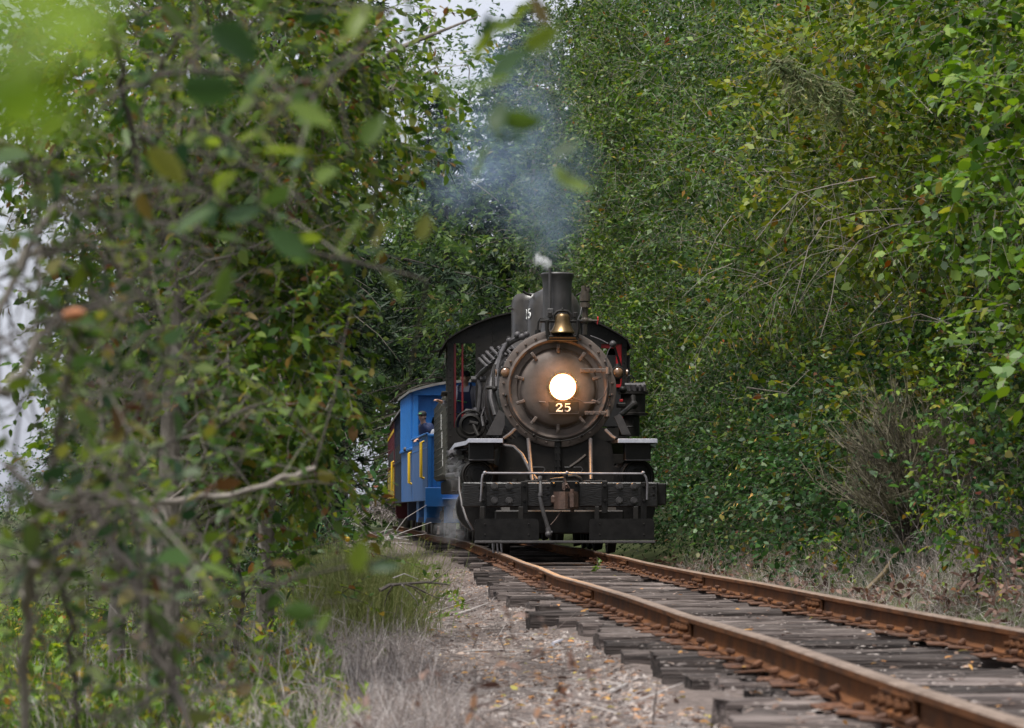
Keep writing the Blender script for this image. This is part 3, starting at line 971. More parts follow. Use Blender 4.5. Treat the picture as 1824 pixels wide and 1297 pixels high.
# saddle and frame under the smokebox
m = MB()
m.prism([(-.82, 1.55, 1.62), (-.98, 1.55, .55), (.98, 1.55, .55), (.85, 1.55, 1.62), (.5, 1.55, 1.78), (-.45, 1.55, 1.78)], (0, 1.3, 0))
sd = m.build('cylinder_saddle', BLACK2, loco)
m = MB()
m.box((SBX, 1.50, 1.2), (.10, .07, 1.0), .015)
for q in range(9):
    m.bolt((SBX - .028, 1.465, .78 + q * .1), (0, -1, 0), .016, .016).bolt((SBX + .028, 1.465, .78 + q * .1), (0, -1, 0), .016, .016)
m.build('saddle_rib', BLACK, sd)
m = MB()
for x0, x1 in ((-.44, -.19), (.13, .38)):
    m.tube([(x0, 1.52, 1.27), (x1, 1.52, 1.27), (x1 + .03, 1.52, 1.24), (x1, 1.52, 1.19), (x0, 1.52, 1.19)], .012, 6)
m.build('saddle_panel_bead', GRAPH2, sd)
MB().tube([lp(1016, 832, 1.3), lp(1032, 821, 1.3), lp(1044, 811, 1.3)], .03, 6).build('drain_pipe', BLACK2, sd)
for sg in (-1, 1):
    xc = sg * 1.20 + .02
    m = MB().lathe([(0, -.03), (.10, -.03), (.11, -.015), (.215, -.01), (.235, .0), (.235, .05), (.26, .06), (.26, 1.1), (.0, 1.12)], (xc, 1.35, 1.14), (0, 1, 0), 40)
    m.lathe([(0, 0), (.36, 0), (.37, .02), (.37, 1.0), (0, 1.02)], (sg * 1.13, 1.45, .66), (0, 1, 0), 40)
    m.box((sg * 1.1, 1.95, .98), (.46, .95, .7), .06)
    cyl = m.build('cylinder', BLACK, loco)
    m = MB().tube([(xc + cos(a) * .225, 1.33, 1.14 + sin(a) * .225) for a in np.linspace(0, 2 * pi, 33)], .016, 6, False)
    m.tube([(xc + cos(a) * .19, 1.335, 1.14 + sin(a) * .19) for a in np.linspace(0, 2 * pi, 33)], .01, 6, False)
    for k in range(10): m.bolt((xc + cos(k * pi / 5) * .16, 1.34, 1.14 + sin(k * pi / 5) * .16), (0, -1, 0), .014, .02)
    m.build('valve_chest_cover', BLACK2, cyl)
    # step box, running board
    x0, x1 = (lx(835, .95), lx(895, .95)) if sg < 0 else (lx(1101.5, .95), lx(1170, .95))
    zt_ = lz(783, .95)
    xo, xi = (x0, x1) if sg < 0 else (x1, x0)
    m = MB()
    m.prism([(xi, .95, zt_), (xo, .95, zt_), (xo, 2.2, zt_), (xo + sg * .16, 2.9, zt_ - .02), (xo + sg * .16, 8.2, zt_ - .02), (sg * .8, 8.2, zt_ - .02), (sg * .75, 2.2, zt_)], (0, 0, -.045))
    rbd = m.build('running_board', BLACK2, loco, sharp=25)
    m = MB()
    m.box(((xi + xo) / 2, .94, zt_ - .018), (abs(xi - xo) + .012, .02, .062), .004)
    m.prism([(xo, .94, zt_ + .012), (xo + sg * .014, .94, zt_ + .012), (xo + sg * .014, 2.2, zt_ + .012), (xo + sg * .175, 2.9, zt_ - .008), (xo + sg * .175, 8.2, zt_ - .008), (xo + sg * .161, 8.2, zt_ - .008), (xo + sg * .161, 2.9, zt_ - .008), (xo, 2.2, zt_ + .012)], (0, 0, -.062))
    m.build('white_edge', WHITE, rbd, sharp=25)
    b0, b1 = (lx(835.5, 1.05), lx(881, 1.05)) if sg < 0 else (lx(1114, 1.05), lx(1160, 1.05))
    zb0, zb1 = lz(788, 1.05), lz(820.5, 1.05)
    m = MB().box(((b0 + b1) / 2, 1.25, (zb0 + zb1) / 2), (abs(b1 - b0), .36, zb0 - zb1), .012)
    tb = m.build('tool_box', BLACK, loco)
    MB().box(((b0 + b1) / 2, 1.06, zb1 + .008), (abs(b1 - b0) + .01, .02, .022), .004).build('box_lip', PIPE, tb)
# links and pipes below the left board
m = MB()
for px0, py0, px1, py1, r in ((797, 806, 835, 800, .03), (800, 812, 818, 806, .05), (800, 822, 830, 812, .04), (800, 832, 826, 832, .035), (806, 842, 820, 822, .03), (798, 848, 815, 846, .05), (812, 824, 828, 846, .02), (802, 838, 832, 826, .028)):
    m.cyl(lp(px0, py0, 4.2), lp(px1, py1, 3.0), r, n=9)
for px, py in ((803, 807), (809, 806), (815, 803), (822, 802), (805, 816), (812, 813), (818, 817)):
    m.cyl(lp(px, py, 3.5), lp(px + 3, py + 5, 3.4), .055, n=10)
m.build('valve_gear', PIPE, loco)
# wheels
def wheel(x, yl, r, w, name, spokes=12):
    m = MB().lathe([(r - .075, -.5 * w), (r, -.45 * w), (r + .028, .5 * w), (r - .075, .5 * w), (r - .075, -.5 * w)], (x, yl, r), (-np.sign(x), 0, 0), 40)
    m.cyl((x + .06 * np.sign(x), yl, r), (x - .08 * np.sign(x), yl, r), .14, n=18)
    for k in range(spokes):
        a = 2 * pi * k / spokes
        m.cyl((x, yl + cos(a) * .1, r + sin(a) * .1), (x, yl + cos(a) * (r - .05), r + sin(a) * (r - .05)), .035, .028, n=7, cap=False)
    return m.build(name, BLACK2, loco)
for sg in (-1, 1):
    wheel(sg * .79, .95, .36, .13, 'pilot_wheel', 10)
    for yl in (3.7, 5.05, 6.4): wheel(sg * .79, yl, .56, .14, 'driving_wheel', 14)
    wheel(sg * .79, 8.7, .36, .13, 'trailing_wheel', 10)
    m = MB().box((sg * .98, 5.0, .56), (.05, 2.9, .11), .01)
    for yl in (3.7, 5.05, 6.4): m.cyl((sg * .94, yl, .56), (sg * 1.05, yl, .56), .10, n=16)
    m.build('side_rod', PIPE, loco)
    MB().box((sg * .5, 5.0, .75), (.1, 8.0, .45), .01).build('main_frame', BLACK2, loco)
for yl, r in ((.95, .36), (3.7, .56), (5.05, .56), (6.4, .56), (8.7, .36)):
    MB().cyl((-.8, yl, r), (.8, yl, r), .08, n=12).build('axle', BLACK2, loco)

# pilot beam and what hangs on it
xb0, xb1 = lx(824, 0), lx(1173, 0)
zb0, zb1 = lz(859, 0), lz(903.5, 0)
beam = MB().box(((xb0 + xb1) / 2, .14, (zb0 + zb1) / 2), (xb1 - xb0, .28, zb0 - zb1), .02).build('pilot_beam', BEAMM, loco)
MB().box((lx(1177, .3), .34, (zb0 + zb1) / 2 + .01), (.16, .22, .32), .015).build('beam_end_block', BLACK, beam)
for px in (881, 907, 1103.5, 1130):
    for py in (866.5, 892):
        p = lp(px, py, 0)
        m = MB().cyl((p[0], .0, p[2]), (p[0], -.022, p[2]), .056, .05, 20)
        m.cyl((p[0], -.02, p[2]), (p[0], -.06, p[2]), .034, n=6)
        m.build('beam_bolt', GRAPH2, beam)
for px, w in ((861, .085), (934, .10), (1077, .085), (1147, .09)):
    x = lx(px, 0)
    m = MB().box((x, -.016, (zb0 + zb1) / 2 - (.13 if px in (861, 1147) else .04)), (w, .028, (zb0 - zb1) + (.26 if px in (861, 1147) else .1)), .006)
    for py in (866, 892): m.bolt((x, -.03, lz(py, 0)), (0, -1, 0), .026, .026)
    m.build('beam_strap', BLACK, beam)
for px in (855, 863, 976, 1165):
    m = MB()
    for py in (868, 881): m.bolt((lx(px, 0), 0, lz(py, 0)), (0, -1, 0), .024, .024)
    m.build('square_nut', BLACK, beam)
# coupler
cxx = lx(1008, -.2)
m = MB().box((lx(1006, 0), -.03, (zb0 + zb1) / 2 + .02), (.42, .06, .36), .012)
for sx in (-1, 1):
    for sz in (-1, 1): m.bolt((lx(1006, 0) + sx * .165, -.06, (zb0 + zb1) / 2 + .02 + sz * .13), (0, -1, 0), .032, .03)
m.build('coupler_pocket', BLACK, loco)
m = MB()
zc0, zc1 = lz(874.5, -.3), lz(909.5, -.3)
zm = (zc0 + zc1) / 2
poly = [(-.17, 0), (-.17, -.10), (-.11, -.27), (-.02, -.31), (.02, -.29), (.03, -.20), (.07, -.20), (.09, -.27), (.16, -.24), (.185, -.14), (.15, 0)]
m.prism([(cxx + p[0], p[1] - .05, zc1 + .02) for p in poly], (0, 0, zc0 - zc1 - .03))
m.box((cxx, .2, zm), (.16, .55, .16), .02)
m.box((cxx - .17, -.12, zm + .02), (.08, .1, .12), .02)
cp = m.build('coupler', RUSTIRON, loco, sharp=25)
m = MB().cyl((cxx + .09, -.22, zc1 - .02), (cxx + .09, -.22, zc0 + .03), .03, n=10)
m.prism([(cxx + .05, -.15, zc1 + .05), (cxx + .05, -.34, zc1 + .05), (cxx + .10, -.37, zc1 + .05), (cxx + .17, -.31, zc1 + .05), (cxx + .19, -.15, zc1 + .05)], (0, 0, .2))
m.build('knuckle', RUSTIRON, cp, sharp=25)
m = MB().tube([(cxx - .02, -.15, zc0), (cxx - .03, -.16, zc0 + .07), (cxx + .02, -.15, zc0 + .10), (cxx + .05, -.14, zc0 + .04)], .014, 6)
for k in range(5):
    m.tube([(cxx - .03 + .02 * cos(a), -.17, zc0 + .03 + k * .018 + .012 * sin(a)) for a in np.linspace(0, 2 * pi, 9)], .006, 5, False)
m.tube([lp(1004, 844, -.1), lp(1008, 860, -.12), (cxx + .01, -.15, zc0 + .04)], .016, 6)
m.build('lifting_chain', RUSTIRON, cp)
MB().tube([lp(1000, 910, -.2), lp(990, 925, -.2), lp(981, 935, -.2)], .008, 5).build('hanging_chain', RUSTIRON, cp)
# cut lever handrail
pts = [lp(856, 893, -.10), lp(857, 880, -.12), lp(858.5, 853, -.14), lp(860, 846, -.14), lp(863.5, 842.5, -.14)] + [lp(x, 843 + .003 * (x - 863), -.14) for x in np.linspace(875, 1140, 14)] + [lp(1147, 844, -.14), lp(1151, 850, -.14), lp(1153.5, 862, -.12), lp(1153, 890, -.10)]
m = MB().tube(pts, .016, 8)
for px in (863.5, 1010, 1146): m.ball(lp(px, 842.5, -.14), .028)
cl = m.build('front_handrail', STEEL, loco)
m = MB()
for px in (1010,): m.tube([lp(px, 843, -.14), lp(px - 6, 856, -.05), lp(px - 3, 864, -.06)], .013, 6)
m.build('rail_bracket', PIPE, cl)
# air hose
m = MB().tube([lp(961.5, 851, -.05), lp(962.5, 860, -.12), lp(963, 876, -.18), lp(962, 887, -.2), lp(965, 903, -.22), lp(970, 920, -.22), lp(975, 937, -.22), lp(977.5, 943, -.22)], [.024, .024, .027, .032, .03, .03, .03, .03], 10)
ah = m.build('air_hose', GRAPH2, loco)
m = MB().cyl(lp(961.8, 858, -.1), lp(962, 850, -.05), .034, n=8).cyl(lp(976, 940, -.22), lp(978, 950, -.23), .04, n=8).ball(lp(977, 952, -.24), .05).cyl(lp(974, 950, -.24), lp(984, 948, -.24), .022, n=8).tube([lp(978, 952, -.24), lp(980, 963, -.24)], .012, 5)
m.cyl(lp(962.4, 884, -.2), lp(962.4, 879, -.19), .036, n=10)
m.build('hose_fitting', PIPE, ah)
m = MB().tube([lp(1012, 849, .2), lp(1024, 848, .2), lp(1034, 853, .2), lp(1037, 860, .2)], .03, 8)
m.tube([lp(975, 856, .2), lp(990, 853, .2), lp(1004, 852, .2)], .02, 8)
for px in (918, 940, 979, 1055, 1072): m.cyl(lp(px, 860, .2), lp(px, 853, .2), .045, n=10)
m.box((lx(955, .25), .25, zb0 + .012), (.34, .2, .03), .008).box((lx(1060, .25), .25, zb0 + .012), (.34, .2, .03), .008)
m.build('beam_top_pipe', BLACK2, loco)
# footboards of the pilot
for px0, px1 in ((845.5, 960), (1050, 1166)):
    x0, x1 = lx(px0, -.2), lx(px1, -.2)
    z0, z1 = lz(924, -.2), lz(962, -.2)
    r = .05
    poly = [(x0, z1), (x1, z1), (x1, z0 - r), (x1 - r * .3, z0 - r * .3), (x1 - r, z0), (x0 + r, z0), (x0 + r * .3, z0 - r * .3), (x0, z0 - r)]
    m = MB().prism([(p[0], -.2, p[1]) for p in poly], (0, .03, 0))
    fb = m.build('footboard_back', BLACK, loco, sharp=25)
    m = MB()
    for fx in (.16, .84):
        for fz in (.25, .75): m.bolt((x0 + (x1 - x0) * fx, -.2, z1 + (z0 - z1) * fz), (0, -1, 0), .014, .012)
    m.build('plate_bolt', BLACK2, fb)['kind'] = 'stuff'
    for fx in (.12, .72):
        m = MB().box((x0 + (x1 - x0) * fx, -.14, (z0 + zb1) / 2), (.07, .03, z0 - zb1 + .35), .006)
        m.build('footboard_hanger', BLACK2, loco)
x0, x1 = lx(845, -.3), lx(1166, -.3)
fbd = MB().box(((x0 + x1) / 2, -.32, lz(965.5, -.45) - .0), (x1 - x0, .3, .04), .01).build('footboard', BLACK2, loco)
MB().box(((x0 + x1) / 2, -.475, lz(965.5, -.45)), (x1 - x0, .012, .03), .003).build('edge_strip', PIPE, fbd)
m = MB().tube([lp(822, 875, .6), lp(819, 840, .8), lp(824, 905, .5), lp(831, 925, .4), lp(843, 944, .2)][::1], .016, 6) if False else MB().tube([lp(818, 850, .9), lp(818, 872, .8), lp(823, 900, .6), lp(831, 925, .4), lp(843, 945, .2)], .018, 6)
m.build('drain_hose', PIPE, loco)
m = MB()
for px in (878, 886, 893): m.tube([lp(px, 968, .5), lp(px, 975, .5), lp(px + 1, 985, .5)], .016, 6)
for px in (903, 917): m.tube([lp(px, 910, .6), lp(px, 935, .6)], .014, 6)
m.build('sand_pipe', STEEL, loco)
MB().box((.0, .6, .45), (1.9, .12, .35), .02).build('pilot_cross_beam', BLACK, loco)

# cab
CYF = 8.3
cxw0, cxw1 = lx(797, CYF), lx(1117, CYF)
cm = (cxw0 + cxw1) / 2
hw = (cxw1 - cxw0) / 2
zE, zPk, zBot = lz(607, CYF), lz(555.5, CYF), lz(853, CYF)
Rarc = (hw ** 2 + (zPk - zE) ** 2) / (2 * (zPk - zE))
def arcz(x): return zPk - Rarc + sqrt(max(Rarc ** 2 - x * x, 0))
wx0, wx1 = lx(808, CYF), lx(847, CYF)
wz0, wz1 = lz(762, CYF), lz(612, CYF)
m = MB()
T = .035
def wallstrip(x0, x1, zlo, zhi=None):
    n = max(2, int(abs(x1 - x0) / .12) + 1)
    xs_ = np.linspace(x0, x1, n)
    top = [(x, CYF, arcz(x - cm) if zhi is None else zhi) for x in xs_]
    m.prism([(x0, CYF, zlo)] + [(x1, CYF, zlo)] + top[::-1], (0, T, 0))
rwx0, rwx1 = lx(1071, CYF), lx(1108, CYF)
wallstrip(cxw0, wx0, zBot)
wallstrip(wx0, wx1, zBot, wz0)
wallstrip(wx0, wx1, wz1)
wallstrip(wx1, rwx0, zBot)
wallstrip(rwx0, rwx1, wz1)
wallstrip(rwx0, rwx1, zBot, wz0)
wallstrip(rwx1, cxw1, zBot)
cabf = m.build('cab_front', BLACK2, loco, sharp=20)
m = MB()
for x in np.arange(cxw0 + .08, cxw1, .13):
    m.bolt((x, CYF, arcz(x - cm) - .09), (0, -1, 0), .014, .01)
for z in np.arange(zBot + .1, zE, .13):
    m.bolt((cxw0 + .05, CYF, z), (0, -1, 0), .014, .01).bolt((cxw1 - .05, CYF, z), (0, -1, 0), .014, .01)
for z in np.arange(wz0 - .5, wz1 + .35, .15):
    m.bolt((wx1 + .06, CYF, z), (0, -1, 0), .014, .01)
for z in np.arange(wz1 + .05, arcz(.7), .13):
    m.bolt((wx1 + .33, CYF, z), (0, -1, 0), .014, .01)
m.build('cab_rivet', BLACK2, cabf)['kind'] = 'stuff'
MB().box((wx1 + .29, CYF - .004, (wz1 + zPk) / 2), (.02, .012, zPk - wz1), .002).build('seam_strip', BLACK2, cabf)
m = MB()
for (x0, x1, z0, z1) in ((wx0, wx0 + .045, wz0, wz1), (wx0 + .14, wx0 + .175, wz0, wz1)):
    m.box(((x0 + x1) / 2, CYF + .06, (z0 + z1) / 2), (x1 - x0, .04, z1 - z0), .005)
m.build('window_frame', RED, loco)
m = MB()
m.box((rwx1 - .05, CYF + .06, (lz(690, CYF) + wz1) / 2), (.10, .04, wz1 - lz(690, CYF)), .005)
m.box(((rwx0 + rwx1) / 2, CYF + .06, wz1 - .04), (rwx1 - rwx0, .03, .08), .005)
m.build('window_frame', REDB, loco)
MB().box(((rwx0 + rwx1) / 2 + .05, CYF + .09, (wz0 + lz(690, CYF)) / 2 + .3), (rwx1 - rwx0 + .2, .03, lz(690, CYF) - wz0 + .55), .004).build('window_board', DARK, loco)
# cab sides, roof, floor, back
for sg in (-1, 1):
    xw = cm + sg * (hw - .02)
    m = MB()
    m.box((xw, CYF + 1.15, (lz(700, CYF) + zBot) / 2), (.03, 2.25, lz(700, CYF) - zBot), .004)
    m.box((xw, CYF + 1.15, (zE + lz(625, CYF)) / 2 - .02), (.03, 2.25, zE - lz(625, CYF)), .004)
    for yy_ in (CYF + .12, CYF + 2.2): m.box((xw, yy_, (zE + lz(700, CYF)) / 2), (.028, .16, zE - lz(700, CYF) + .02), .003)
    cs = m.build('cab_side', TENDM, loco, sharp=25)
    m = MB()
    for z in np.arange(zBot + .06, lz(705, CYF), .12):
        for yy_ in np.arange(CYF + .12, CYF + 2.2, .28): m.bolt((xw + sg * .016, yy_, z), (sg, 0, 0), .014, .01)
    m.build('side_rivet', TENDM, cs)['kind'] = 'stuff'
    MB().box((xw + sg * .04, CYF + .9, lz(700, CYF) + .02), (.16, 1.1, .05), .012).build('arm_rest', BLACK2, cs)
n = 22
roof_o = [(cm + x, arcz(x)) for x in np.linspace(-hw, hw, n)]
out_l = [(cm - hw - .13, zE - .16)] + [(a, b + .03) for a, b in roof_o] + [(cm + hw + .08, zE - .13)]
in_l = [(cm - hw - .11, zE - .17)] + [(a, b + .003) for a, b in roof_o] + [(cm + hw + .06, zE - .14)]
m = MB()
y0, y1 = CYF - .12, CYF + 2.7
vs = [(a, y0, b) for a, b in out_l] + [(a, y1, b) for a, b in out_l] + [(a, y0, b) for a, b in in_l] + [(a, y1, b) for a, b in in_l]
k = len(out_l); fs = []
for q in range(k - 1):
    fs += [(q, q + 1, k + q + 1, k + q), (2 * k + q + 1, 2 * k + q, 3 * k + q, 3 * k + q + 1), (q + 1, q, 2 * k + q, 2 * k + q + 1), (k + q, k + q + 1, 3 * k + q + 1, 3 * k + q)]
m.add(vs, fs)
m.build('cab_roof', BLACK2, loco, sharp=30)
MB().box((cm, CYF + 1.25, lz(800, CYF)), (2 * hw - .1, 2.4, .06), .01).build('cab_floor', BLACK2, loco)
MB().lathe([(0, 0), (1.02, 0), (1.06, .05), (1.06, .5), (0, .5)], (SBX, CYF - .02, SBZ - .1), (0, 1, 0), 40).build('boiler_backhead', BLACK2, loco)
m = MB()
for sg in (-1, 1): m.box((cm + sg * (hw - .1), CYF + 2.25, (zE + zBot) / 2), (.16, .04, zE - zBot), .004)
m.build('cab_rear_post', BLACK2, loco)
m = MB().box((cm - hw + .42, CYF + 1.45, lz(800, CYF) + .48), (.45, .45, .08), .02).cyl((cm - hw + .42, CYF + 1.45, lz(800, CYF)), (cm - hw + .42, CYF + 1.45, lz(800, CYF) + .45), .05, n=12)
m.build('driver_seat', UNDER, loco)

# air pump on the right
px0, px1 = 1103, 1153
ax, ay = lx(1128, 3.2), 3.2
rr = (lx(1152.5, 3.2) - lx(1104, 3.2)) / 2
m = MB().lathe([(0, lz(740, 3.2)), (rr + .02, lz(740, 3.2)), (rr + .02, lz(736, 3.2)), (rr - .02, lz(735, 3.2)), (rr - .02, lz(703, 3.2)), (rr + .02, lz(702, 3.2)), (rr + .02, lz(698, 3.2)), (0, lz(698, 3.2))], (ax, ay, 0), (0, 0, 1), 28)
m.lathe([(0, lz(777, 3.2)), (rr - .05, lz(777, 3.2)), (rr - .05, lz(741, 3.2)), (0, lz(741, 3.2))], (ax - .06, ay, 0), (0, 0, 1), 28)
ap = m.build('air_pump', BLACK2, loco)
m = MB().box((lx(1122, 3.2), ay, lz(691, 3.2)), (.26, .24, .15), .03)
m.cyl((lx(1132, 3.2), ay - .05, lz(690, 3.2)), (lx(1149, 3.2), ay - .05, lz(690, 3.2)), .075, n=14)
m.cyl((lx(1145, 3.2), ay - .05, lz(690, 3.2)), (lx(1148, 3.2), ay - .05, lz(690, 3.2)), .09, n=14)
for q in range(5): m.cyl((lx(1112 + q * 9, 3.2), ay - .16, lz(697, 3.2)), (lx(1112 + q * 9, 3.2), ay - .16, lz(686, 3.2)), .022, n=8)
m.build('pump_head', PIPE, ap)
MB().tube([(lx(1123, 3.2) + cos(a) * .05, ay, lz(675, 3.2) + sin(a) * .06) for a in np.linspace(0, 2 * pi, 15)], .012, 6, False).build('lifting_eye', BLACK2, ap)
m = MB().tube([lp(1128, 705, 2.9), lp(1129, 718, 2.85), lp(1126, 722, 2.8), lp(1116, 731, 2.6), lp(1102, 742, 2.3)], .042, 8).ball(lp(1129, 721, 2.85), .07)
m.tube([lp(1104, 760, 2.9), lp(1128, 760, 2.9), lp(1129, 748, 2.9)], .016, 6)
m.build('pump_pipe', BLACK2, ap)
m = MB()
for z in (lz(713, 2.9), lz(742, 2.9), lz(750, 2.9)): m.box((lx(1107, 2.95), 2.95, z), (.05, .03, .04), .004)
m.build('red_tag', REDB, ap)
m = MB().box((lx(1107, 2.2), 2.2, lz(722, 2.2)), (.14, .2, .07), .015).cyl(lp(1110, 682, 2.4), lp(1110, 697, 2.4), .028, n=8).ball(lp(1110, 694, 2.4), .06)
m.build('pump_bracket', BLACK2, loco)

# ------------------------------------------------------------------ tender
tender = empty('tender', (.17, 50.1, 0), .055, 'dark riveted plate tender coupled behind the locomotive cab', 'tender')
m = MB().box((0, 3.4, 2.0), (2.9, 6.6, 1.55), .05)
tk = m.build('tank', TENDM, tender)
m = MB()
for z in np.arange(1.3, 2.75, .13):
    for y_ in np.arange(.2, 6.6, .3): m.bolt((-1.45, y_, z), (-1, 0, 0), .014, .01)
m.build('tank_rivet', TENDM, tk)['kind'] = 'stuff'
m = MB()
for k in range(3): m.box((-1.456, .25 + k * .5, 1.6 + k * .35), (.008, .10, .3))
m.build('faded_lettering', LETTER, tk)
MB().box((0, 3.4, 2.86), (2.6, 5.2, .2), .05).build('tank_top', TENDM, tender)
MB().box((0, 3.4, 1.08), (2.6, 6.9, .26), .02).build('tender_frame', UNDER, tender)
for yb in (1.3, 5.4):
    m = MB()
    for dy in (-.75, .75):
        for sg in (-1, 1):
            m.lathe([(0, -.06), (.40, -.06), (.43, .06), (0, .06)], (sg * .76, yb + dy, .42), (-sg, 0, 0), 26)
        m.cyl((-.8, yb + dy, .42), (.8, yb + dy, .42), .07, n=10)
    for sg in (-1, 1): m.box((sg * 1.0, yb, .55), (.12, 2.1, .22), .03)
    m.build('truck', UNDER, tender)

# ------------------------------------------------------------------ passenger coaches
def coach_truck(par, yb, name='truck'):
    m = MB()
    for dy in (-.8, .8):
        for sg in (-1, 1):
            m.lathe([(0, -.06), (.38, -.06), (.41, .06), (0, .06)], (sg * .76, yb + dy, .40), (-sg, 0, 0), 24)
        m.cyl((-.8, yb + dy, .40), (.8, yb + dy, .40), .06, n=10)
    for sg in (-1, 1):
        m.box((sg * .98, yb, .50), (.10, 2.2, .2), .03)
        m.cyl((sg * .98, yb - .2, .38), (sg * .98, yb - .2, .62), .07, n=10).cyl((sg * .98, yb + .2, .38), (sg * .98, yb + .2, .62), .07, n=10)
    return m.build(name, UNDER, par)


def curved_roof(par, y0, y1, hw, ze, rise, mat, th=.06):
    k = 15
    a = [(hw * t, ze + rise * (1 - t * t)) for t in np.linspace(-1, 1, k)]
    vs = [(x, y0, z) for x, z in a] + [(x, y1, z) for x, z in a] + [(x, y0, z - th) for x, z in a] + [(x, y1, z - th) for x, z in a]
    fs = []
    for q in range(k - 1):
        fs += [(q, q + 1, k + q + 1, k + q), (2 * k + q + 1, 2 * k + q, 3 * k + q, 3 * k + q + 1), (q + 1, q, 2 * k + q, 2 * k + q + 1), (k + q, k + q + 1, 3 * k + q + 1, 3 * k + q)]
    fs += [(0, k, 3 * k, 2 * k), (k - 1, 3 * k - 1, 4 * k - 1, 2 * k - 1)]
    return MB().add(vs, fs).build('roof', mat, par, sharp=30)


def grab_rail(par, x, y, z0, z1, sg=-1):
    m = MB()
    for dy in (-.14, .14):
        m.tube([(x, y + dy, z0), (x + sg * .07, y + dy, z0 + .03), (x + sg * .07, y + dy, z1 - .03), (x, y + dy, z1)], .028, 7)
    m.tube([(x + sg * .07, y - .14, z1 - .03), (x + sg * .07, y + .14, z1 - .03)], .022, 6).tube([(x + sg * .07, y - .14, z0 + .03), (x + sg * .07, y + .14, z0 + .03)], .022, 6)
    return m.build('grab_rail', YELLOW, par)


# the blue coach: an open end platform, then a roofed body
C1H = .096
c1 = empty('passenger_coach', (-.44, 58.5, 0), C1H, 'bright blue coach with an open end platform and yellow grab rails, behind the tender', 'railway coach', 'coaches behind the locomotive')
hw1 = 1.40
ZS, ZW, ZE = .82, 2.26, 3.42
m = MB().box((0, 5.1, .98), (2 * hw1 - .1, 10.2, .2), .02)
m.build('underframe', UNDER, c1)
MB().box((0, 3.0, 1.09), (2 * hw1 - .1, 5.9, .04), .0).build('platform_floor', UNDER, c1)
for sg in (-1, 1):
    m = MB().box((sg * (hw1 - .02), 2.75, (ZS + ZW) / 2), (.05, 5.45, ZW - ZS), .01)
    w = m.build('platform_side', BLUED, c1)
    m = MB()
    for y_ in np.arange(.5, 5.4, .28):
        m.box((sg * (hw1 + .005), y_, ZW - .09), (.02, .09, .12), .004)
    m.box((sg * (hw1 + .006), 2.75, ZW + .02), (.07, 5.45, .05), .012)
    m.box((sg * (hw1 + .004), 2.75, ZW - .28), (.012, 5.45, .03), .003)
    m.build('top_rail', BLUE, w)
# end panel with its posts
m = MB().box((0, .06, (1.0 + ZW) / 2 + .02), (2 * hw1 - .02, .06, ZW - 1.0), .008)
ep = m.build('end_panel', BLUE, c1)
m = MB()
for x in (-hw1 + .05, -hw1 + .24, -.45, .45, hw1 - .24, hw1 - .05): m.box((x, .01, (ZS + ZW) / 2), (.08, .05, ZW - ZS), .01)
m.box((0, .01, ZW - .02), (2 * hw1, .07, .07), .012)
m.build('end_post', BLUE, ep)
m = MB().tube([(-hw1 + .30, .06, ZW), (-hw1 + .30, .06, ZW + .20), (-hw1 + .36, .06, ZW + .27), (.9, .06, ZW + .27)], .04, 8)
m.build('end_handrail', BLUE, ep)
MB().box((-.3, .0, ZS + .08), (2 * hw1 - .5, .1, .42), .01).build('end_sill', BLUE, c1)
# steps and coupling gear at the end
m = MB().prism([(-hw1 + .36, -.02, .84), (.4, -.02, .84), (.4, -.02, .34), (-hw1 + .36, -.02, .34)], (0, .08, 0))
m.box((-hw1 + .62, -.12, .86), (.6, .25, .03), .006)
m.build('buffer_apron', BLUE, c1)
m = MB().tube([(-hw1 + .96, -.12, .78), (-hw1 + 1.0, -.16, .6), (-hw1 + .95, -.16, .42)], .03, 7).box((-hw1 + .95, -.1, 1.07), (.16, .1, .06), .01)
m.build('end_grab', YELLOW, c1)
for yb, mat in ((1.6, BLUE), (4.4, BLUED)):
    for sg in (-1, 1):
        m = MB().prism([(sg * (hw1 - .08), yb, ZS), (sg * (hw1 - .08), yb + .9, ZS), (sg * (hw1 - .08), yb + .9, .33), (sg * (hw1 - .08), yb + .5, .33), (sg * (hw1 - .08), yb, .45)], (-sg * .35, 0, 0))
        m.build('step_box', mat, c1)
# roofed body
ye = 5.55
for sg in (-1, 1):
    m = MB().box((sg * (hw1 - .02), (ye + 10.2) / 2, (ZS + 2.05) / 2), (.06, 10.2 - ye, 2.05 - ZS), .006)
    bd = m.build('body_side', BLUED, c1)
    m = MB()
    for y_ in np.arange(ye + .12, 10.2, .42): m.box((sg * (hw1 - .01), y_, (2.05 + ZE) / 2), (.12, .12, ZE - 2.05), .01)
    m.box((sg * (hw1 + .01), (ye + 10.2) / 2, 2.08), (.09, 10.2 - ye, .07), .012)
    m.box((sg * (hw1 - .01), (ye + 10.2) / 2, ZE - .2), (.06, 10.2 - ye, .42), .008)
    m.build('window_post', BLUE, bd)
    m = MB()
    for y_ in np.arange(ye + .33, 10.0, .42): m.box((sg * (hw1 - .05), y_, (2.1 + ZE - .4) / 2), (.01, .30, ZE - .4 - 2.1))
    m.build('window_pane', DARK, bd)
m = MB()
zc = ZE - .35
def arch_pts(hw_, z0, z1, n=14): return [(hw_ * cos(a), ye, z0 + (z1 - z0) * sin(a)) for a in np.linspace(0, pi, n)]
opening = [(.95, ye, 1.1)] + arch_pts(.95, 2.75, 3.12) + [(-.95, ye, 1.1)]
m.box((-(hw1 + .95) / 2, ye, (ZS + ZE) / 2), (hw1 - .95, .08, ZE - ZS), .006).box(((hw1 + .95) / 2, ye, (ZS + ZE) / 2), (hw1 - .95, .08, ZE - ZS), .006)
ar = arch_pts(.95, 2.72, 3.1)
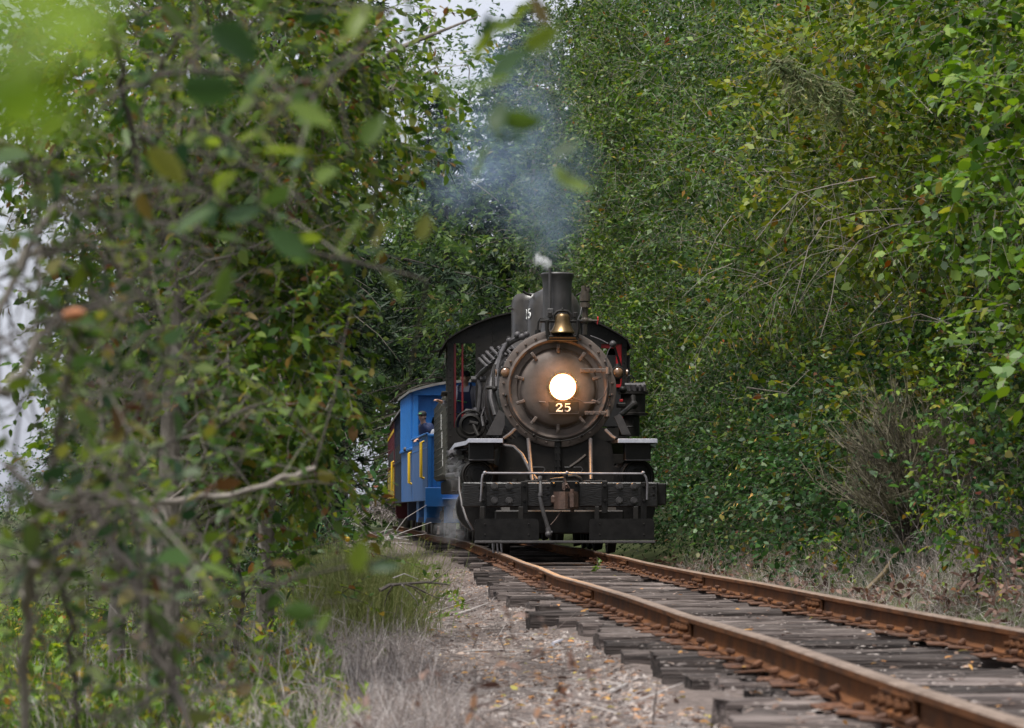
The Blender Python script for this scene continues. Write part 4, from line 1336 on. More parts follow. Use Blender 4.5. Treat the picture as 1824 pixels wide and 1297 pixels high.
m.prism([(.95, ye - .04, 3.3)] + [(p[0], ye - .04, p[2]) for p in ar] + [(-.95, ye - .04, 3.3)], (0, .08, 0))
k = 11
m.prism([(-hw1, ye - .05, 3.26)] + [(hw1, ye - .05, 3.26)] + [(hw1 * t, ye - .05, ZE + .22 * (1 - t * t)) for t in np.linspace(1, -1, k)], (0, .1, 0))
m.build('end_wall', BLUE, c1, sharp=25)
m = MB().prism([(-hw1 - .03, ye - .25, 3.34), (hw1 + .03, ye - .25, 3.34)] + [((hw1 + .03) * t, ye - .25, ZE + .02 + .24 * (1 - t * t)) for t in np.linspace(1, -1, k)], (0, .05, 0))
m.build('letter_board', BLUE, c1, sharp=25)
m = MB()
for sg in (-1, 1): m.box((sg * (hw1 - .07), ye - .2, (ZW + 3.34) / 2), (.12, .1, 3.34 - ZW), .012)
m.build('portal_post', BLUE, c1)
curved_roof(c1, ye - .35, 10.25, hw1 + .1, ZE + .03, .26, ROOFM)
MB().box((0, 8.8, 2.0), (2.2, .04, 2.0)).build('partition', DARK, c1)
grab_rail(c1, -hw1, 1.15, 1.32, 2.14); grab_rail(c1, hw1, 1.15, 1.32, 2.14, 1)
grab_rail(c1, -hw1, 5.75, 1.24, 2.0); grab_rail(c1, hw1, 5.75, 1.24, 2.0, 1)
MB().ball((-hw1 - .06, 7.4, 2.1), .06).build('side_lamp', GRAPH2, c1)
coach_truck(c1, 2.2); coach_truck(c1, 8.3)
for sg in (-1, 1): MB().box((sg * .9, 5.9, .62), (.12, 2.2, .35), .02).build('tool_locker', UNDER, c1)


def plain_coach(loc, rz, label, side, band, lower, L=12.0, hw_=1.40, ze=3.35):
    c = empty('passenger_coach', loc, rz, label, 'railway coach', 'coaches behind the locomotive')
    MB().box((0, L / 2, .95), (2 * hw_ - .2, L, .22), .02).build('underframe', UNDER, c)
    for sg in (-1, 1):
        w = MB().box((sg * (hw_ - .02), L / 2, (ZS + ze) / 2), (.06, L, ze - ZS), .008).build('body_side', side, c)
        m = MB()
        for y_ in np.arange(1.4, L - .8, 1.15):
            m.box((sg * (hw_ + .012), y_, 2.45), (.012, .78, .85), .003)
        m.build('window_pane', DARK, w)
        m = MB()
        for y_ in np.arange(.1, L, .575):
            m.box((sg * (hw_ + .016), y_ + .3, 2.9), (.016, .03, .9), .003)
        m.box((sg * (hw_ + .018), L / 2, 1.98), (.03, L, .07), .008)
        m.build('side_moulding', side, w)
        if band is not None:
            MB().box((sg * (hw_ + .02), L / 2, ze - .32), (.014, L, .10), .003).build('stripe', band, w)
            m = MB()
            for z in (1.0, 2.0): m.box((sg * (hw_ + .014), L / 2, z), (.018, L, .06), .002)
            for y_ in np.arange(.1, L, .9): m.box((sg * (hw_ + .0135), y_, 1.5), (.018, .06, .92), .002)
            m.build('yellow_trim', band, w)
            MB().box((sg * (hw_ + .013), L / 2, 1.45), (.012, L - .2, .9), .003).build('lower_panel', lower, w)
    for y_ in (.03, L - .03):
        MB().box((0, y_, (ZS + ze) / 2), (2 * hw_ - .1, .05, ze - ZS), .006).build('end_wall', side, c)
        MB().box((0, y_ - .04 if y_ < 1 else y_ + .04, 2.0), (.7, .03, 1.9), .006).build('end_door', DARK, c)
    curved_roof(c, -.2, L + .2, hw_ + .08, ze, .30, ROOFM)
    coach_truck(c, 2.0); coach_truck(c, L - 2.0)
    for sg in (-1, 1):
        MB().prism([(sg * (hw_ - .05), .3, ZS), (sg * (hw_ - .05), 1.2, ZS), (sg * (hw_ - .05), .9, .35), (sg * (hw_ - .05), .4, .35)], (-sg * .35, 0, 0)).build('step_box', side, c)
        grab_rail(c, sg * hw_, .7, 1.2, 2.1, sg)
    return c


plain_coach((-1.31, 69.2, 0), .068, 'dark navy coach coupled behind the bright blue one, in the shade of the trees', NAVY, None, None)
plain_coach((-2.17, 81.7, 0), .061, 'maroon coach with yellow trim at the tail of the train', MAROON, YELLOW, GREENP)


# ------------------------------------------------------------------ people
def skin_mesh(name, pts, edges, radii, mat, parent, root=0, sub=1):
    me = bpy.data.meshes.new(name)
    me.from_pydata([tuple(p) for p in pts], edges, [])
    me.update()
    o = bpy.data.objects.new(name, me)
    COL.objects.link(o)
    o.parent = parent
    o.modifiers.new('Skin', 'SKIN')
    lay = me.skin_vertices[0].data
    for i, r in enumerate(radii):
        lay[i].radius = (r, r) if np.isscalar(r) else r
        lay[i].use_root = (i == root)
    ss_ = o.modifiers.new('Subdivision', 'SUBSURF')
    ss_.levels = sub; ss_.render_levels = sub
    me.materials.append(mat)
    try: o.modifiers['Skin'].use_smooth_shade = True
    except Exception: pass
    return o


def person(loc, rz, label, lean, arms, jacket, trousers, cap=None, hood=None, bib=False, turn=0.0, scale=1.0, seated=False, brow=None):
    """Stands on loc, faces -y before rz. lean: forward offset of the chest. arms: (elbow, wrist) for the -x and the +x arm."""
    p = empty('person', loc, rz, label, 'person', 'people aboard the train')
    p.scale = (scale,) * 3
    L = np.array((0, -lean, 0))
    pel = np.array((0, 0, .95)); wai = pel + (0, 0, .16) + L * .3; che = pel + (0, 0, .38) + L * .8
    nek = pel + (0, 0, .545) + L; hd0 = nek + np.array((0, -.02, .065)); hd1 = hd0 + (0, -.012, .085); hd2 = hd1 + (0, .012, .075)
    pts = [pel, wai, che, nek, hd0, hd1, hd2]; ed = [(0, 1), (1, 2), (2, 3), (3, 4), (4, 5), (5, 6)]
    rad = [(.15, .11), (.14, .105), (.165, .115), .055, .066, (.078, .095), (.07, .08)]
    tops = {}
    for sg, (el, wr) in zip((-1, 1), arms):
        sh = che + np.array((sg * .185, 0, .10))
        el = np.array(el) + pel; wr = np.array(wr) + pel
        i0 = len(pts)
        pts += [sh, el, wr]; ed += [(2, i0), (i0, i0 + 1), (i0 + 1, i0 + 2)]; rad += [.062, .044, .031]
        d = (wr - el) / np.linalg.norm(wr - el)
        pm_ = wr + d * .06 + np.array((0, 0, -.01))
        pts.append(pm_); ed.append((i0 + 2, i0 + 3)); rad.append((.038, .022))
        side = np.cross(d, (0, 0, 1.0)); side /= max(np.linalg.norm(side), 1e-6)
        for q, (off, ln) in enumerate(((-.030, .068), (-.011, .078), (.010, .072), (.029, .056))):
            b = pm_ + side * off + d * .035
            t1 = b + d * ln * .5 + np.array((0, 0, -.014)); t2 = t1 + d * ln * .4 + np.array((0, 0, -.03))
            j = len(pts)
            pts += [b, t1, t2]; ed += [(i0 + 3, j), (j, j + 1), (j + 1, j + 2)]; rad += [.010, .009, .007]
        j = len(pts)
        th = pm_ - d * .02 - side * .045 * sg
        pts += [th, th + d * .04 + np.array((0, 0, -.015))]; ed += [(i0 + 2, j), (j, j + 1)]; rad += [.012, .009]
        tops[sg] = (sh, el, wr)
    legs = []
    for sg in (-1, 1):
        hip = pel + np.array((sg * .09, 0, -.05))
        if seated:
            kn = hip + np.array((sg * .03, -.42, .0)); an = kn + np.array((0, -.03, -.42))
        else:
            kn = pel + np.array((sg * .10, -.03, -.47)); an = np.array((sg * .10, .03, .085))
        i0 = len(pts)
        pts += [hip, kn, an, an + np.array((0, -.16, -.055))]; ed += [(0, i0), (i0, i0 + 1), (i0 + 1, i0 + 2), (i0 + 2, i0 + 3)]; rad += [.085, .058, .04, .035]
        legs.append((hip, kn, an))
    body = skin_mesh('body', pts, ed, rad, SKIN, p)
    # clothes
    jp = [pel + (0, 0, -.04), wai, che, nek + (0, 0, -.012)]; je = [(0, 1), (1, 2), (2, 3)]; jr = [(.18, .14), (.178, .145), (.212, .168), (.088, .088)]
    for sg in (-1, 1):
        sh, el, wr = tops[sg]
        i0 = len(jp)
        jp += [sh, el, wr + (el - wr) * .1]; je += [(2, i0), (i0, i0 + 1), (i0 + 1, i0 + 2)]; jr += [.094, .070, .053]
    skin_mesh('jacket' if not bib else 'shirt', jp, je, jr, jacket, p)
    tp = [pel + (0, 0, .08), pel + (0, 0, -.03)]; te = [(0, 1)]; tr = [(.17, .128), (.165, .128)]
    for hip, kn, an in legs:
        i0 = len(tp)
        tp += [hip, kn, an + (0, 0, .02)]; te += [(1, i0), (i0, i0 + 1), (i0 + 1, i0 + 2)]; tr += [.10, .073, .06]
        m = MB().ball(an + np.array((0, -.08, -.045)), (.05, .14, .045), 12, 8)
        m.build('shoe', CAPB, p)
    skin_mesh('trousers', tp, te, tr, trousers, p)
    if bib:
        m = MB()
        f0 = pel + np.array((0, -.155, .06)) + L * .2; f1 = che + np.array((0, -.165, .06))
        m.prism([f0 + (-.15, 0, 0), f0 + (.15, 0, 0), f1 + (.11, 0, 0), f1 + (-.11, 0, 0)], (0, -.014, 0))
        for sg in (-1, 1):
            m.tube([f1 + (sg * .10, -.005, 0), che + np.array((sg * .11, -.11, .16)), che + np.array((sg * .10, 0, .205)), che + np.array((sg * .08, .14, .1))], .017, 6)
        bibo = m.build('overall_bib', trousers, p)
        mid = (f0 + f1) / 2
        MB().tube([mid + (-.12, -.022, .03), mid + (.05, -.022, .0)], .011, 6).build('pocket_rule', CAPG, bibo)
    # head: face, hair, hat turn together
    hc = hd1 + np.array((0, 0, .0))
    h = empty('head', hc, turn); h.parent = p
    m = MB().ball((0, -.012, .0), (.076, .094, .115), 18, 14)
    vv = []
    for x, y, z in m.v:
        if z < -.02:
            k = 1 - .38 * min(1, (-.02 - z) / .1); x *= k; y = y * (1 - .12 * min(1, (-.02 - z) / .1)) - .006
        if y < -.05 and .0 < z < .045 and .012 < abs(x) < .055: y += .013
        vv.append((x, y, z))
    m.v = vv
    m.prism([(-.008, -.098, .03), (.008, -.098, .03), (.018, -.098, -.025), (-.018, -.098, -.025)], (0, -.020, 0))
    m.ball((0, -.118, -.018), (.016, .016, .013), 8, 6)
    for sg in (-1, 1): m.ball((sg * .078, .012, .0), (.012, .024, .034), 8, 6)
    m.build('face', SKIN, h)
    m = MB()
    for sg in (-1, 1): m.ball((sg * .032, -.094, .018), (.013, .008, .008), 8, 6)
    for sg in (-1, 1): m.box((sg * .033, -.102, .040), (.036, .008, .008), .002)
    m.build('eyes', EYE, h)
    MB().ball((0, -.100, -.055), (.024, .008, .007), 8, 6).build('mouth', LIP, h)
    if cap is not None:
        m = MB().lathe([(.094, .028), (.099, .05), (.096, .085), (.08, .118), (.045, .135), (0, .14)], (0, .0, 0), (0, 0, 1), 20)
        m.prism([(-.075, -.075, .040), (-.055, -.155, .034), (0, -.178, .032), (.055, -.155, .034), (.075, -.075, .040)], (0, 0, .012))
        co = m.build('cap', cap, h, sharp=40)
        if brow is not None: MB().box((0, -.095, .075), (.075, .03, .03), .008).build('cap_badge', brow, co)
    elif hood is None:
        m = MB().ball((0, .012, .02), (.092, .098, .118), 16, 12)
        m.v = [(x, y if not (z < .06 and y < -.03) else y * .3, z) for x, y, z in m.v]
        m.build('hair', HAIR, h)
    if hood is not None:
        m = MB().ball((0, .022, .015), (.108, .115, .140), 18, 14)
        m.v = [(x, (y if y > -.05 else -.052), z) for x, y, z in m.v]
        m.build('hood', hood, h)
    else:
        MB().ball((0, .022, -.005), (.084, .082, .09), 14, 10).build('hair', HAIR, h)
    return p


def in_coach(x, y, z):
    return (-.44 + x * cos(C1H) - y * sin(C1H), 58.5 + x * sin(C1H) + y * cos(C1H), z)


person(in_coach(-1.05, 3.0, 1.11), -.95, 'man in a navy fleece and black cap leaning out over the blue coach side', .30,
       (((-.25, -.14, .20), (-.14, -.36, .18)), ((.25, -.14, .16), (.08, -.38, .18))), NAVYC, DENIM, cap=CAPB, brow=CAPG, turn=.45, scale=.99)
person(in_coach(-1.0, 1.55, 1.11), -.2, 'child in a grey hood resting an arm on the coach platform rail', .10,
       (((-.26, -.14, .22), (-.16, -.38, .27)), ((.26, -.12, .16), (.10, -.36, .25))), GREYC, DENIM, hood=GREYC, turn=-.2, scale=.87)
person(in_coach(-.80, 2.3, 1.11), -.1, 'child with a grey knitted hat standing behind the hooded child', .04,
       (((-.24, -.06, .18), (-.22, -.22, .10)), ((.24, -.06, .18), (.22, -.22, .10))), GREYC, DENIM, cap=GREYC, turn=-.3, scale=.94)
er = (-.84, 48.55, 1.36)
person(er, -.12, 'engine driver in navy bib overalls and grey shirt at the cab window', .03,
       (((-.30, -.10, .20), (-.42, -.22, .27)), ((.26, -.10, .14), (.10, -.30, .06))), SHIRT, DENIM, cap=CAPB, bib=True, turn=.1, seated=True)

# ------------------------------------------------------------------ vegetation tools
UP = np.array([0, 0, 1.0])
LEAFT = {'hex': np.array([(0, 0, 0), (.28, .42, .07), (.68, .33, .03), (1, 0, -.10), (.68, -.33, .03), (.28, -.42, .07)]),
         'rhomb': np.array([(0, 0, 0), (.42, .36, .06), (1, 0, -.06), (.42, -.36, .06)]),
         'blade': np.array([(0, .5, 0), (.5, .38, .04), (1, .04, -.06), (1, -.04, -.06), (.5, -.38, .04), (0, -.5, 0)]),
         'needle': np.array([(0, .5, 0), (1, .15, 0), (1, -.15, 0), (0, -.5, 0)])}


def leaf_verts(Pb, D, N, L, W, kind):
    T = LEAFT[kind]
    D = nrm(D)
    S = nrm(np.cross(D, N))
    Nn = np.cross(S, D)
    L = L[:, None, None]; W = W[:, None, None]
    V = Pb[:, None, :] + L * (T[None, :, 0:1] * D[:, None, :] + T[None, :, 2:3] * Nn[:, None, :]) + W * T[None, :, 1:2] * S[:, None, :]
    k = len(T)
    return V.reshape(-1, 3), np.arange(len(Pb) * k).reshape(-1, k)


def spray_leaves(r, Pb, D, SL, k, ls, wr=.62, droop=.5, spread=.75, upb=.75):
    """k leaves set left and right along a twig at Pb running along D for SL metres: positions, directions, normals, lengths, widths."""
    n = len(Pb)
    D = nrm(D)
    t = (np.arange(k)[None, :] + .5 + r.uniform(-.3, .3, (n, k))) / k
    side = nrm(np.cross(D, UP) + r.normal(0, .35, (n, 3)))
    sg = np.where(np.arange(k) % 2 == 0, 1.0, -1.0)[None, :, None]
    pos = Pb[:, None, :] + D[:, None, :] * (t * SL[:, None])[..., None]
    pos[..., 2] -= droop * (t * SL[:, None]) ** 2
    d = D[:, None, :] * .55 + side[:, None, :] * sg * spread + r.normal(0, .42, (n, k, 3))
    d[..., 2] -= .25 * min(1.0, droop * 2)
    nn_ = UP * upb + D[:, None, :] * .35 + r.normal(0, .5, (n, k, 3))
    L = ls * np.clip(r.normal(1, .3, (n, k)), .4, 1.6) * r.uniform(.75, 1.2, (n, 1))
    W = L * wr * r.uniform(.85, 1.15, (n, k))
    f = lambda a: a.reshape(-1, 3)
    return f(pos), f(d), f(nn_), L.ravel(), W.ravel()


def twig_tris(Pb, D, SL, r0, droop=.5):
    """A thin bent sliver along each twig, its flat side to whoever stands on the track."""
    n = len(Pb)
    D = nrm(D)
    r0 = np.broadcast_to(np.asarray(r0, float), (n,))
    droop = np.broadcast_to(np.asarray(droop, float), (n,))
    u = nrm(np.cross(D, np.array((0.12, -1.0, 0.1))) + 1e-4)
    vs = []
    for t, rr in ((0, 1.1), (.55, .85), (1.0, .3)):
        c = Pb + D * (SL * t)[:, None] - UP * (droop * (SL * t) ** 2)[:, None]
        vs += [c + u * (r0 * rr)[:, None], c - u * (r0 * rr)[:, None]]
    V = np.stack(vs, 1)
    q = np.array([(0, 1, 3, 2), (2, 3, 5, 4)])
    return V.reshape(-1, 3), (np.arange(n)[:, None, None] * 6 + q[None]).reshape(-1, 4)


def merge(parts):
    Vs, Fs, o = [], {}, 0
    for V, Fq in parts:
        Vs.append(V)
        Fs.setdefault(Fq.shape[1], []).append(Fq + o)
        o += len(V)
    return np.concatenate(Vs), [np.concatenate(f) for f in Fs.values()]


def blob_clumps(r, blobs, dens, away=.3, inner=.25):
    """Clump centres over the shells of ellipsoids (cx, cy, cz, rx, ry, rz), with their outward directions. Sparse on the far side."""
    C, O = [], []
    B = np.array(blobs, float)
    for b in B:
        a = (b[3] * b[4] + b[4] * b[5] + b[3] * b[5]) / 3 * 4 * pi
        n = max(4, int(a * dens))
        d = nrm(r.normal(0, 1, (n, 3)))
        rad = np.where(r.random(n) < inner, r.uniform(.45, .8, n), r.uniform(.82, 1.08, n))
        p = b[:3] + d * b[3:] * rad[:, None]
        o = nrm(d / b[3:])
        keep = np.ones(n, bool)
        for b2 in B:
            if b2 is b: continue
            q = (p - b2[:3]) / b2[3:]
            keep &= ((q ** 2).sum(1) > .55)
        face = -nrm(p - np.array((0, 0, HC)))
        vis = (o * face).sum(1)
        keep &= (vis > -.25) | (r.random(n) < away)
        keep &= p[:, 2] > gz(p[:, 0], p[:, 1]) + .05
        s_ = p[:, 0] - cen(p[:, 1])
        keep &= ~((np.abs(s_) < 2.0) & (p[:, 2] < 5.6))       # the train's own room stays clear
        C.append(p[keep]); O.append(o[keep])
    return np.concatenate(C), np.concatenate(O)


def foliage(r, C, O, per, sig, SL, k, ls, kind, wr=.62, droop=.5, gravity=.25, upb=.75, clear=True):
    """Sprays scattered round clump centres -> leaves and twigs."""
    n = len(C)
    off = r.normal(0, 1, (n, per, 3)) * sig
    Pb = (C[:, None, :] + off).reshape(-1, 3)
    D = O[:, None, :] * .7 + off / max(sig, 1e-6) * .35 + r.normal(0, .45, (n, per, 3))
    D[..., 2] -= gravity
    D = nrm(D.reshape(-1, 3))
    keep = Pb[:, 2] > gz(Pb[:, 0], Pb[:, 1]) - .1
    if clear:
        s_ = Pb[:, 0] - cen(Pb[:, 1])
        keep &= ~((np.abs(s_) < 1.95) & (Pb[:, 2] < 5.2))
        keep &= ~((s_ > -2.75) & (s_ < 1.95) & (Pb[:, 2] < 3.3) & (Pb[:, 1] > 25))
    Pb, D = Pb[keep], D[keep]
    SLs = SL * r.uniform(.6, 1.3, len(Pb))
    lp_ = spray_leaves(r, Pb, D, SLs, k, ls, wr, droop, upb=upb)
    return leaf_verts(*lp_, kind), (Pb, D, SLs)


def branch_tubes(r, base, targets, r0, r1, sag=.12, n=7, sides=5, wig=.06):
    m = MB()
    for b, t in zip(base, targets):
        b, t = np.array(b, float), np.array(t, float)
        L = np.linalg.norm(t - b)
        u = np.linspace(0, 1, n)
        pts = b + (t - b) * u[:, None]
        pts[:, 2] += np.sin(u * pi) * L * sag
        pts[1:-1] += r.normal(0, wig * L / n * 1.5, (n - 2, 3))
        rr = r0 + (r1 - r0) * u ** .8
        m.tube(pts, rr, sides)
    return m


def tree(name, label, cat, group, base, top, blobs, dens, per, sig, SL, k, ls, kind, mat, bark, seed, r_trunk=.14, nbr=26, twr=.0045, droop=.5,
         gravity=.25, twigs=True, away=.3, inner=.25, lean=None, wr=.62, upb=.75, bark2=None, brr=None, trunk_pts=None, clip=None):
    r = np.random.default_rng(seed)
    base = np.array(base, float); top = np.array(top, float)
    root = empty(name, tuple(base), 0, label, cat, group)
    C, O = blob_clumps(r, blobs, dens, away, inner)
    if clip is not None:
        kp = clip(C); C, O = C[kp], O[kp]
    m = MB()
    u = np.linspace(0, 1, 12)
    if trunk_pts is None:
        tp = base + (top - base) * u[:, None]
        tp[1:, :2] += np.cumsum(r.normal(0, .05, (11, 2)), 0) * .6
        tp[0, 2] -= .25
    else:
        tp = np.array(trunk_pts, float)
    m.tube(tp, np.linspace(r_trunk * 1.15, r_trunk * .08, len(tp)), 10)
    m.build('trunk', bark, root, off=base)
    if nbr and len(C):
        m = MB()
        idx = r.permutation(len(C))[:nbr]
        npri = max(5, nbr // 5)
        bp_, bq = [], []
        for c_, i in enumerate(idx):
            e = C[i] + O[i] * .15
            if c_ < npri or r.random() < .12:
                d2 = np.abs(tp[:, 2] - (e[2] - .45 * np.hypot(e[0] - base[0], e[1] - base[1]) - .1))
                f = np.clip(np.argmin(d2) + r.uniform(-.5, .5), .5, len(tp) - 1.2)
                b = np.array([np.interp(f, np.arange(len(tp)), tp[:, q]) for q in range(3)])
                rad = brr or r_trunk * .24
            else:
                A = np.array(bp_)
                q = A - e
                b = A[np.argmin((q ** 2).sum(1) + 4 * np.maximum(q[:, 2], 0) ** 2)]
                rad = (brr or r_trunk * .24) * .42
            L = np.linalg.norm(e - b)
            u = np.linspace(0, 1, 8)[:, None]
            mid = (b + e) / 2 + np.array((0, 0, .16 * L)) + r.normal(0, .09 * L, 3)
            pts = b * (1 - u) ** 2 + mid * 2 * u * (1 - u) + e * u ** 2
            pts[1:-1] += r.normal(0, .018 * L, (6, 3))
            m.tube(pts, np.linspace(max(rad, .004), .0025, 8), 5)
            if c_ < npri or r.random() < .3: bp_ += list(pts[2:])
        m.build('branches', bark2 or bark, root, off=base)['kind'] = 'stuff'
    if group == GR:
        s_ = C[:, 0] - cen(C[:, 1])
        kp = r.random(len(C)) < np.interp(s_, [4.2, 5.2, 7.0], [1, .5, .18])
        C, O = C[kp], O[kp]
    (V, Fl), (Pb, D, SLs) = foliage(r, C, O, per, sig, SL, k, ls, kind, wr, droop, gravity, upb)
    o = np_mesh('crown', V - base, [Fl], mat, root)
    o['kind'] = 'stuff'
    if twigs:
        Vt, Ft = twig_tris(Pb, D, SLs, twr, droop)
        o2 = np_mesh('twigs', Vt - base, [Ft], bark2 or bark, root)
        o2['kind'] = 'stuff'
    global NTRI
    NTRI += len(Fl) * (Fl.shape[1] - 2) + (len(Ft) * 2 if twigs else 0)
    return root


NTRI = 0
GR = 'trees on the bank beside the track'

# ------------------------------------------------------------------ the bank on the right: alders over a bramble thicket
bank = [  # Y, crown offset, height, label
    (19.5, 6.2, 5.3, 'nearest big leafed tree on the bank, pale green, its boughs over the rail', ALDER2, .10),
    (25.5, 7.0, 6.6, 'alder on the bank with long bare drooping twigs in front', ALDER, .095),
    (32.0, 6.7, 7.6, 'alder on the bank behind the leaning broom', ALDERY, .088),
    (39.5, 5.9, 8.9, 'alder on the bank level with the headlight', ALDER, .085),
    (47.0, 6.6, 10.4, 'alder on the bank level with the cab', ALDER3, .085),
    (56.0, 5.8, 11.9, 'tall alder on the bank level with the tender', ALDER, .09),
    (66.0, 5.4, 13.2, 'tall alder on the bank level with the blue coach', FARLEAF, .10),
]
for q, (Y, so, h, lab, mt, ls) in enumerate(bank):
    cx = cen(Y)
    X = cx + so
    g = float(gz(X + .6, Y))
    rr = np.random.default_rng(100 + q)
    bl = [(X - .6, Y, h * .50, 2.6, 2.9, h * .36), (X + .6, Y + .8, h * .80, 2.8, 3.0, h * .26),
          (X - 1.9, Y - 1.2, h * .42, 1.7, 2.2, h * .24), (X - 1.7, Y + 1.8, h * .72, 1.9, 2.3, h * .2),
          (X - 1.6, Y - .4, h * .9, 1.9, 2.4, h * .16), (X - 1.2, Y + .3, h * .22 + .6, 1.7, 3.2, h * .16)]
    near = Y < 36
    big, bl = bl, []
    for b in big:
        a_ = 4 * pi * (b[3] * b[4] + b[4] * b[5] + b[3] * b[5]) / 3
        got = []
        for _ in range(400):
            d = nrm(rr.normal(0, 1, 3))
            if d[0] > .35: continue
            p = np.array(b[:3]) + d * np.array(b[3:]) * rr.uniform(.72, 1.22)
            if p[2] < gz(p[0], p[1]) + .3 or abs(p[0] - cen(p[1])) < 2.5: continue
            if all(np.linalg.norm(p - g_) > 1.45 for g_ in got): got.append(p)
        for p in got:
            if Y < 31 and p[2] < 2.1 and p[0] - cen(p[1]) < 5.0: continue
            if 25 < Y < 41 and 1.5 < p[2] < 2.8 + .02 * Y and p[0] - cen(p[1]) < 5.4 and rr.random() < .8: continue
            if sin(1.15 * p[1] + 1.3 * q) * sin(1.5 * p[2] + .5 * p[1]) > .42 and p[0] - cen(p[1]) < 5.2: continue
            w = rr.uniform(.55, 1.25)
            bl.append((p[0], p[1], p[2], w * 1.2, w * 1.25, w * .5))
    tree('alder_tree', lab, 'tree', GR, (X + .8, Y + .5, g), (X - .2, Y, h * .95), bl, 2.9 if near else 2.3, 8, .23, .5, 10, ls, 'hex' if Y < 34 else 'rhomb', mt, BARK, 200 + q, droop=.12, gravity=.02, wr=.74,
         r_trunk=.15, nbr=80 if near else 44, twr=.0032, bark2=BARKP, away=.10, inner=.15, brr=.018)
# thicket at its foot
GT = 'bramble bushes along the foot of the bank'
labs = ['low bramble bush with brown leaves at the near end of the thicket', 'bramble bush beside the bare broom', 'bramble bush behind the bare broom', 'dark green bramble bush between broom and pilot beam', 'bramble bush just before the pilot beam',
        'bramble bush beside the pilot beam', 'bramble bush beside the air pump', 'bramble bush behind the air pump', 'bramble bush beside the boiler', 'bramble bush beside the cab']
for q, (Y, lab) in enumerate(zip((24.5, 28.5, 31.5, 34.0, 36.6, 39.3, 42.0, 45.0, 48.5, 52.5), labs)):
    cx = cen(Y)
    X = cx + 3.65 + (.5 if q < 2 else 0)
    hgt = 1.5 if q > 1 else 1.0
    g = float(gz(X, Y))
    bl = [(X, Y, g + hgt * .4, 1.15, 1.7, hgt * .85), (X + .7, Y + .6, g + hgt * .9, 1.1, 1.6, hgt * .9), (X - .55, Y - .6, g + hgt * .15, .8, 1.1, hgt * .55)]
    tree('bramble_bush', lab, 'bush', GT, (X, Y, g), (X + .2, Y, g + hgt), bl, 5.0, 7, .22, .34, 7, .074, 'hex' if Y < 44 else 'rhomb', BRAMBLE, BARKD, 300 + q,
         r_trunk=.02, nbr=14, twr=.003, wr=.75, bark2=BARKD, away=.15, gravity=.1)

# ------------------------------------------------------------------ far trees closing the view behind the train
GF = 'trees behind the train'
far = [(-9.5, 104, 13.5, 3.8, 'round leafy tree beyond the tail of the train'), (-4.5, 112, 19.5, 4.6, 'leafy tree straight behind the smoke'), (1.5, 100, 18.5, 4.4, 'tall leafy tree behind the smoke, over the cab'),
       (6.5, 92, 18.5, 4.2, 'tall leafy tree beyond the bank alders'), (0.6, 80, 15.0, 3.4, 'leafy tree on the bank beyond the blue coach'), (-14.5, 122, 13.5, 4.6, 'broad leafy tree farthest back, beside the conifers')]
for q, (X, Y, h, w, lab) in enumerate(far):
    g = float(gz(X, Y))
    bl = [(X, Y, h * .42, w, w, h * .38), (X + w * .3, Y - 1, h * .75, w * .8, w * .8, h * .25), (X - w * .45, Y - 1.5, h * .6, w * .7, w * .7, h * .22), (X + w * .1, Y - 2.4, h * .22, w * .95, w * .7, h * .22)]
    tree('leafy_tree', lab, 'tree', GF, (X, Y, g), (X, Y, h * .9), bl, 1.35, 8, .6, .9, 8, .22, 'rhomb', FARLEAF, BARK, 400 + q, r_trunk=.22, nbr=24, twigs=False, away=.05, bark2=BARKP)


# ------------------------------------------------------------------ conifers on the left, in their own shade
rw_ = np.random.default_rng(55)
wb = []
for k in range(46):
    X = rw_.uniform(-34, 14); Y = rw_.uniform(126, 165); h = rw_.uniform(8, 13) if X < -14 else rw_.uniform(12, 17)
    if X < -.135 * Y: continue
    wb.append((X, Y, h * .5, 4.5, 4, h * .52))
C, O = blob_clumps(rw_, wb, .42, .03, .05)
(V, Fl), _ = foliage(rw_, C, O, 8, 1.0, 1.2, 7, .48, 'rhomb')
props(np_mesh('far_woodland', V, [Fl], FARLEAF), kind='stuff')


for q, (X, Y, w, h, lab) in enumerate(((-6.4, 103, 3.2, 4.6, 'dark undergrowth bush beyond the maroon coach'), (-10.5, 97, 3.4, 4.2, 'dark undergrowth bush under the conifers, far back'), (-15.5, 106, 4.4, 4.6, 'dark undergrowth bush farthest left under the far trees'), (-7.4, 70, 1.9, 2.6, 'dark undergrowth bush between the two coach side spruces'), (-9.6, 80, 2.6, 3.2, 'dark undergrowth bush behind the spruces'), (-8.5, 117, 4.5, 6.5, 'dark bush in the row closing the view, middle of three'), (-3.5, 115, 4.2, 6.5, 'dark bush in the row closing the view, nearest the smoke'), (-13.0, 114, 4.2, 6, 'dark bush in the row closing the view, farthest from the smoke'))):
    g = float(gz(X, Y))
    tree('undergrowth_bush', lab, 'bush', 'undergrowth in the shade of the conifers', (X, Y, g), (X, Y, g + h), [(X, Y, g + h * .4, w, w * .8, h * .5), (X + w * .5, Y - .6, g + h * .5, w * .6, w * .6, h * .4)], 1.8, 8, .4, .6, 8, .16, 'rhomb', BRAMBLE, BARKD, 470 + q, r_trunk=.03, nbr=10, twigs=False, away=.05)


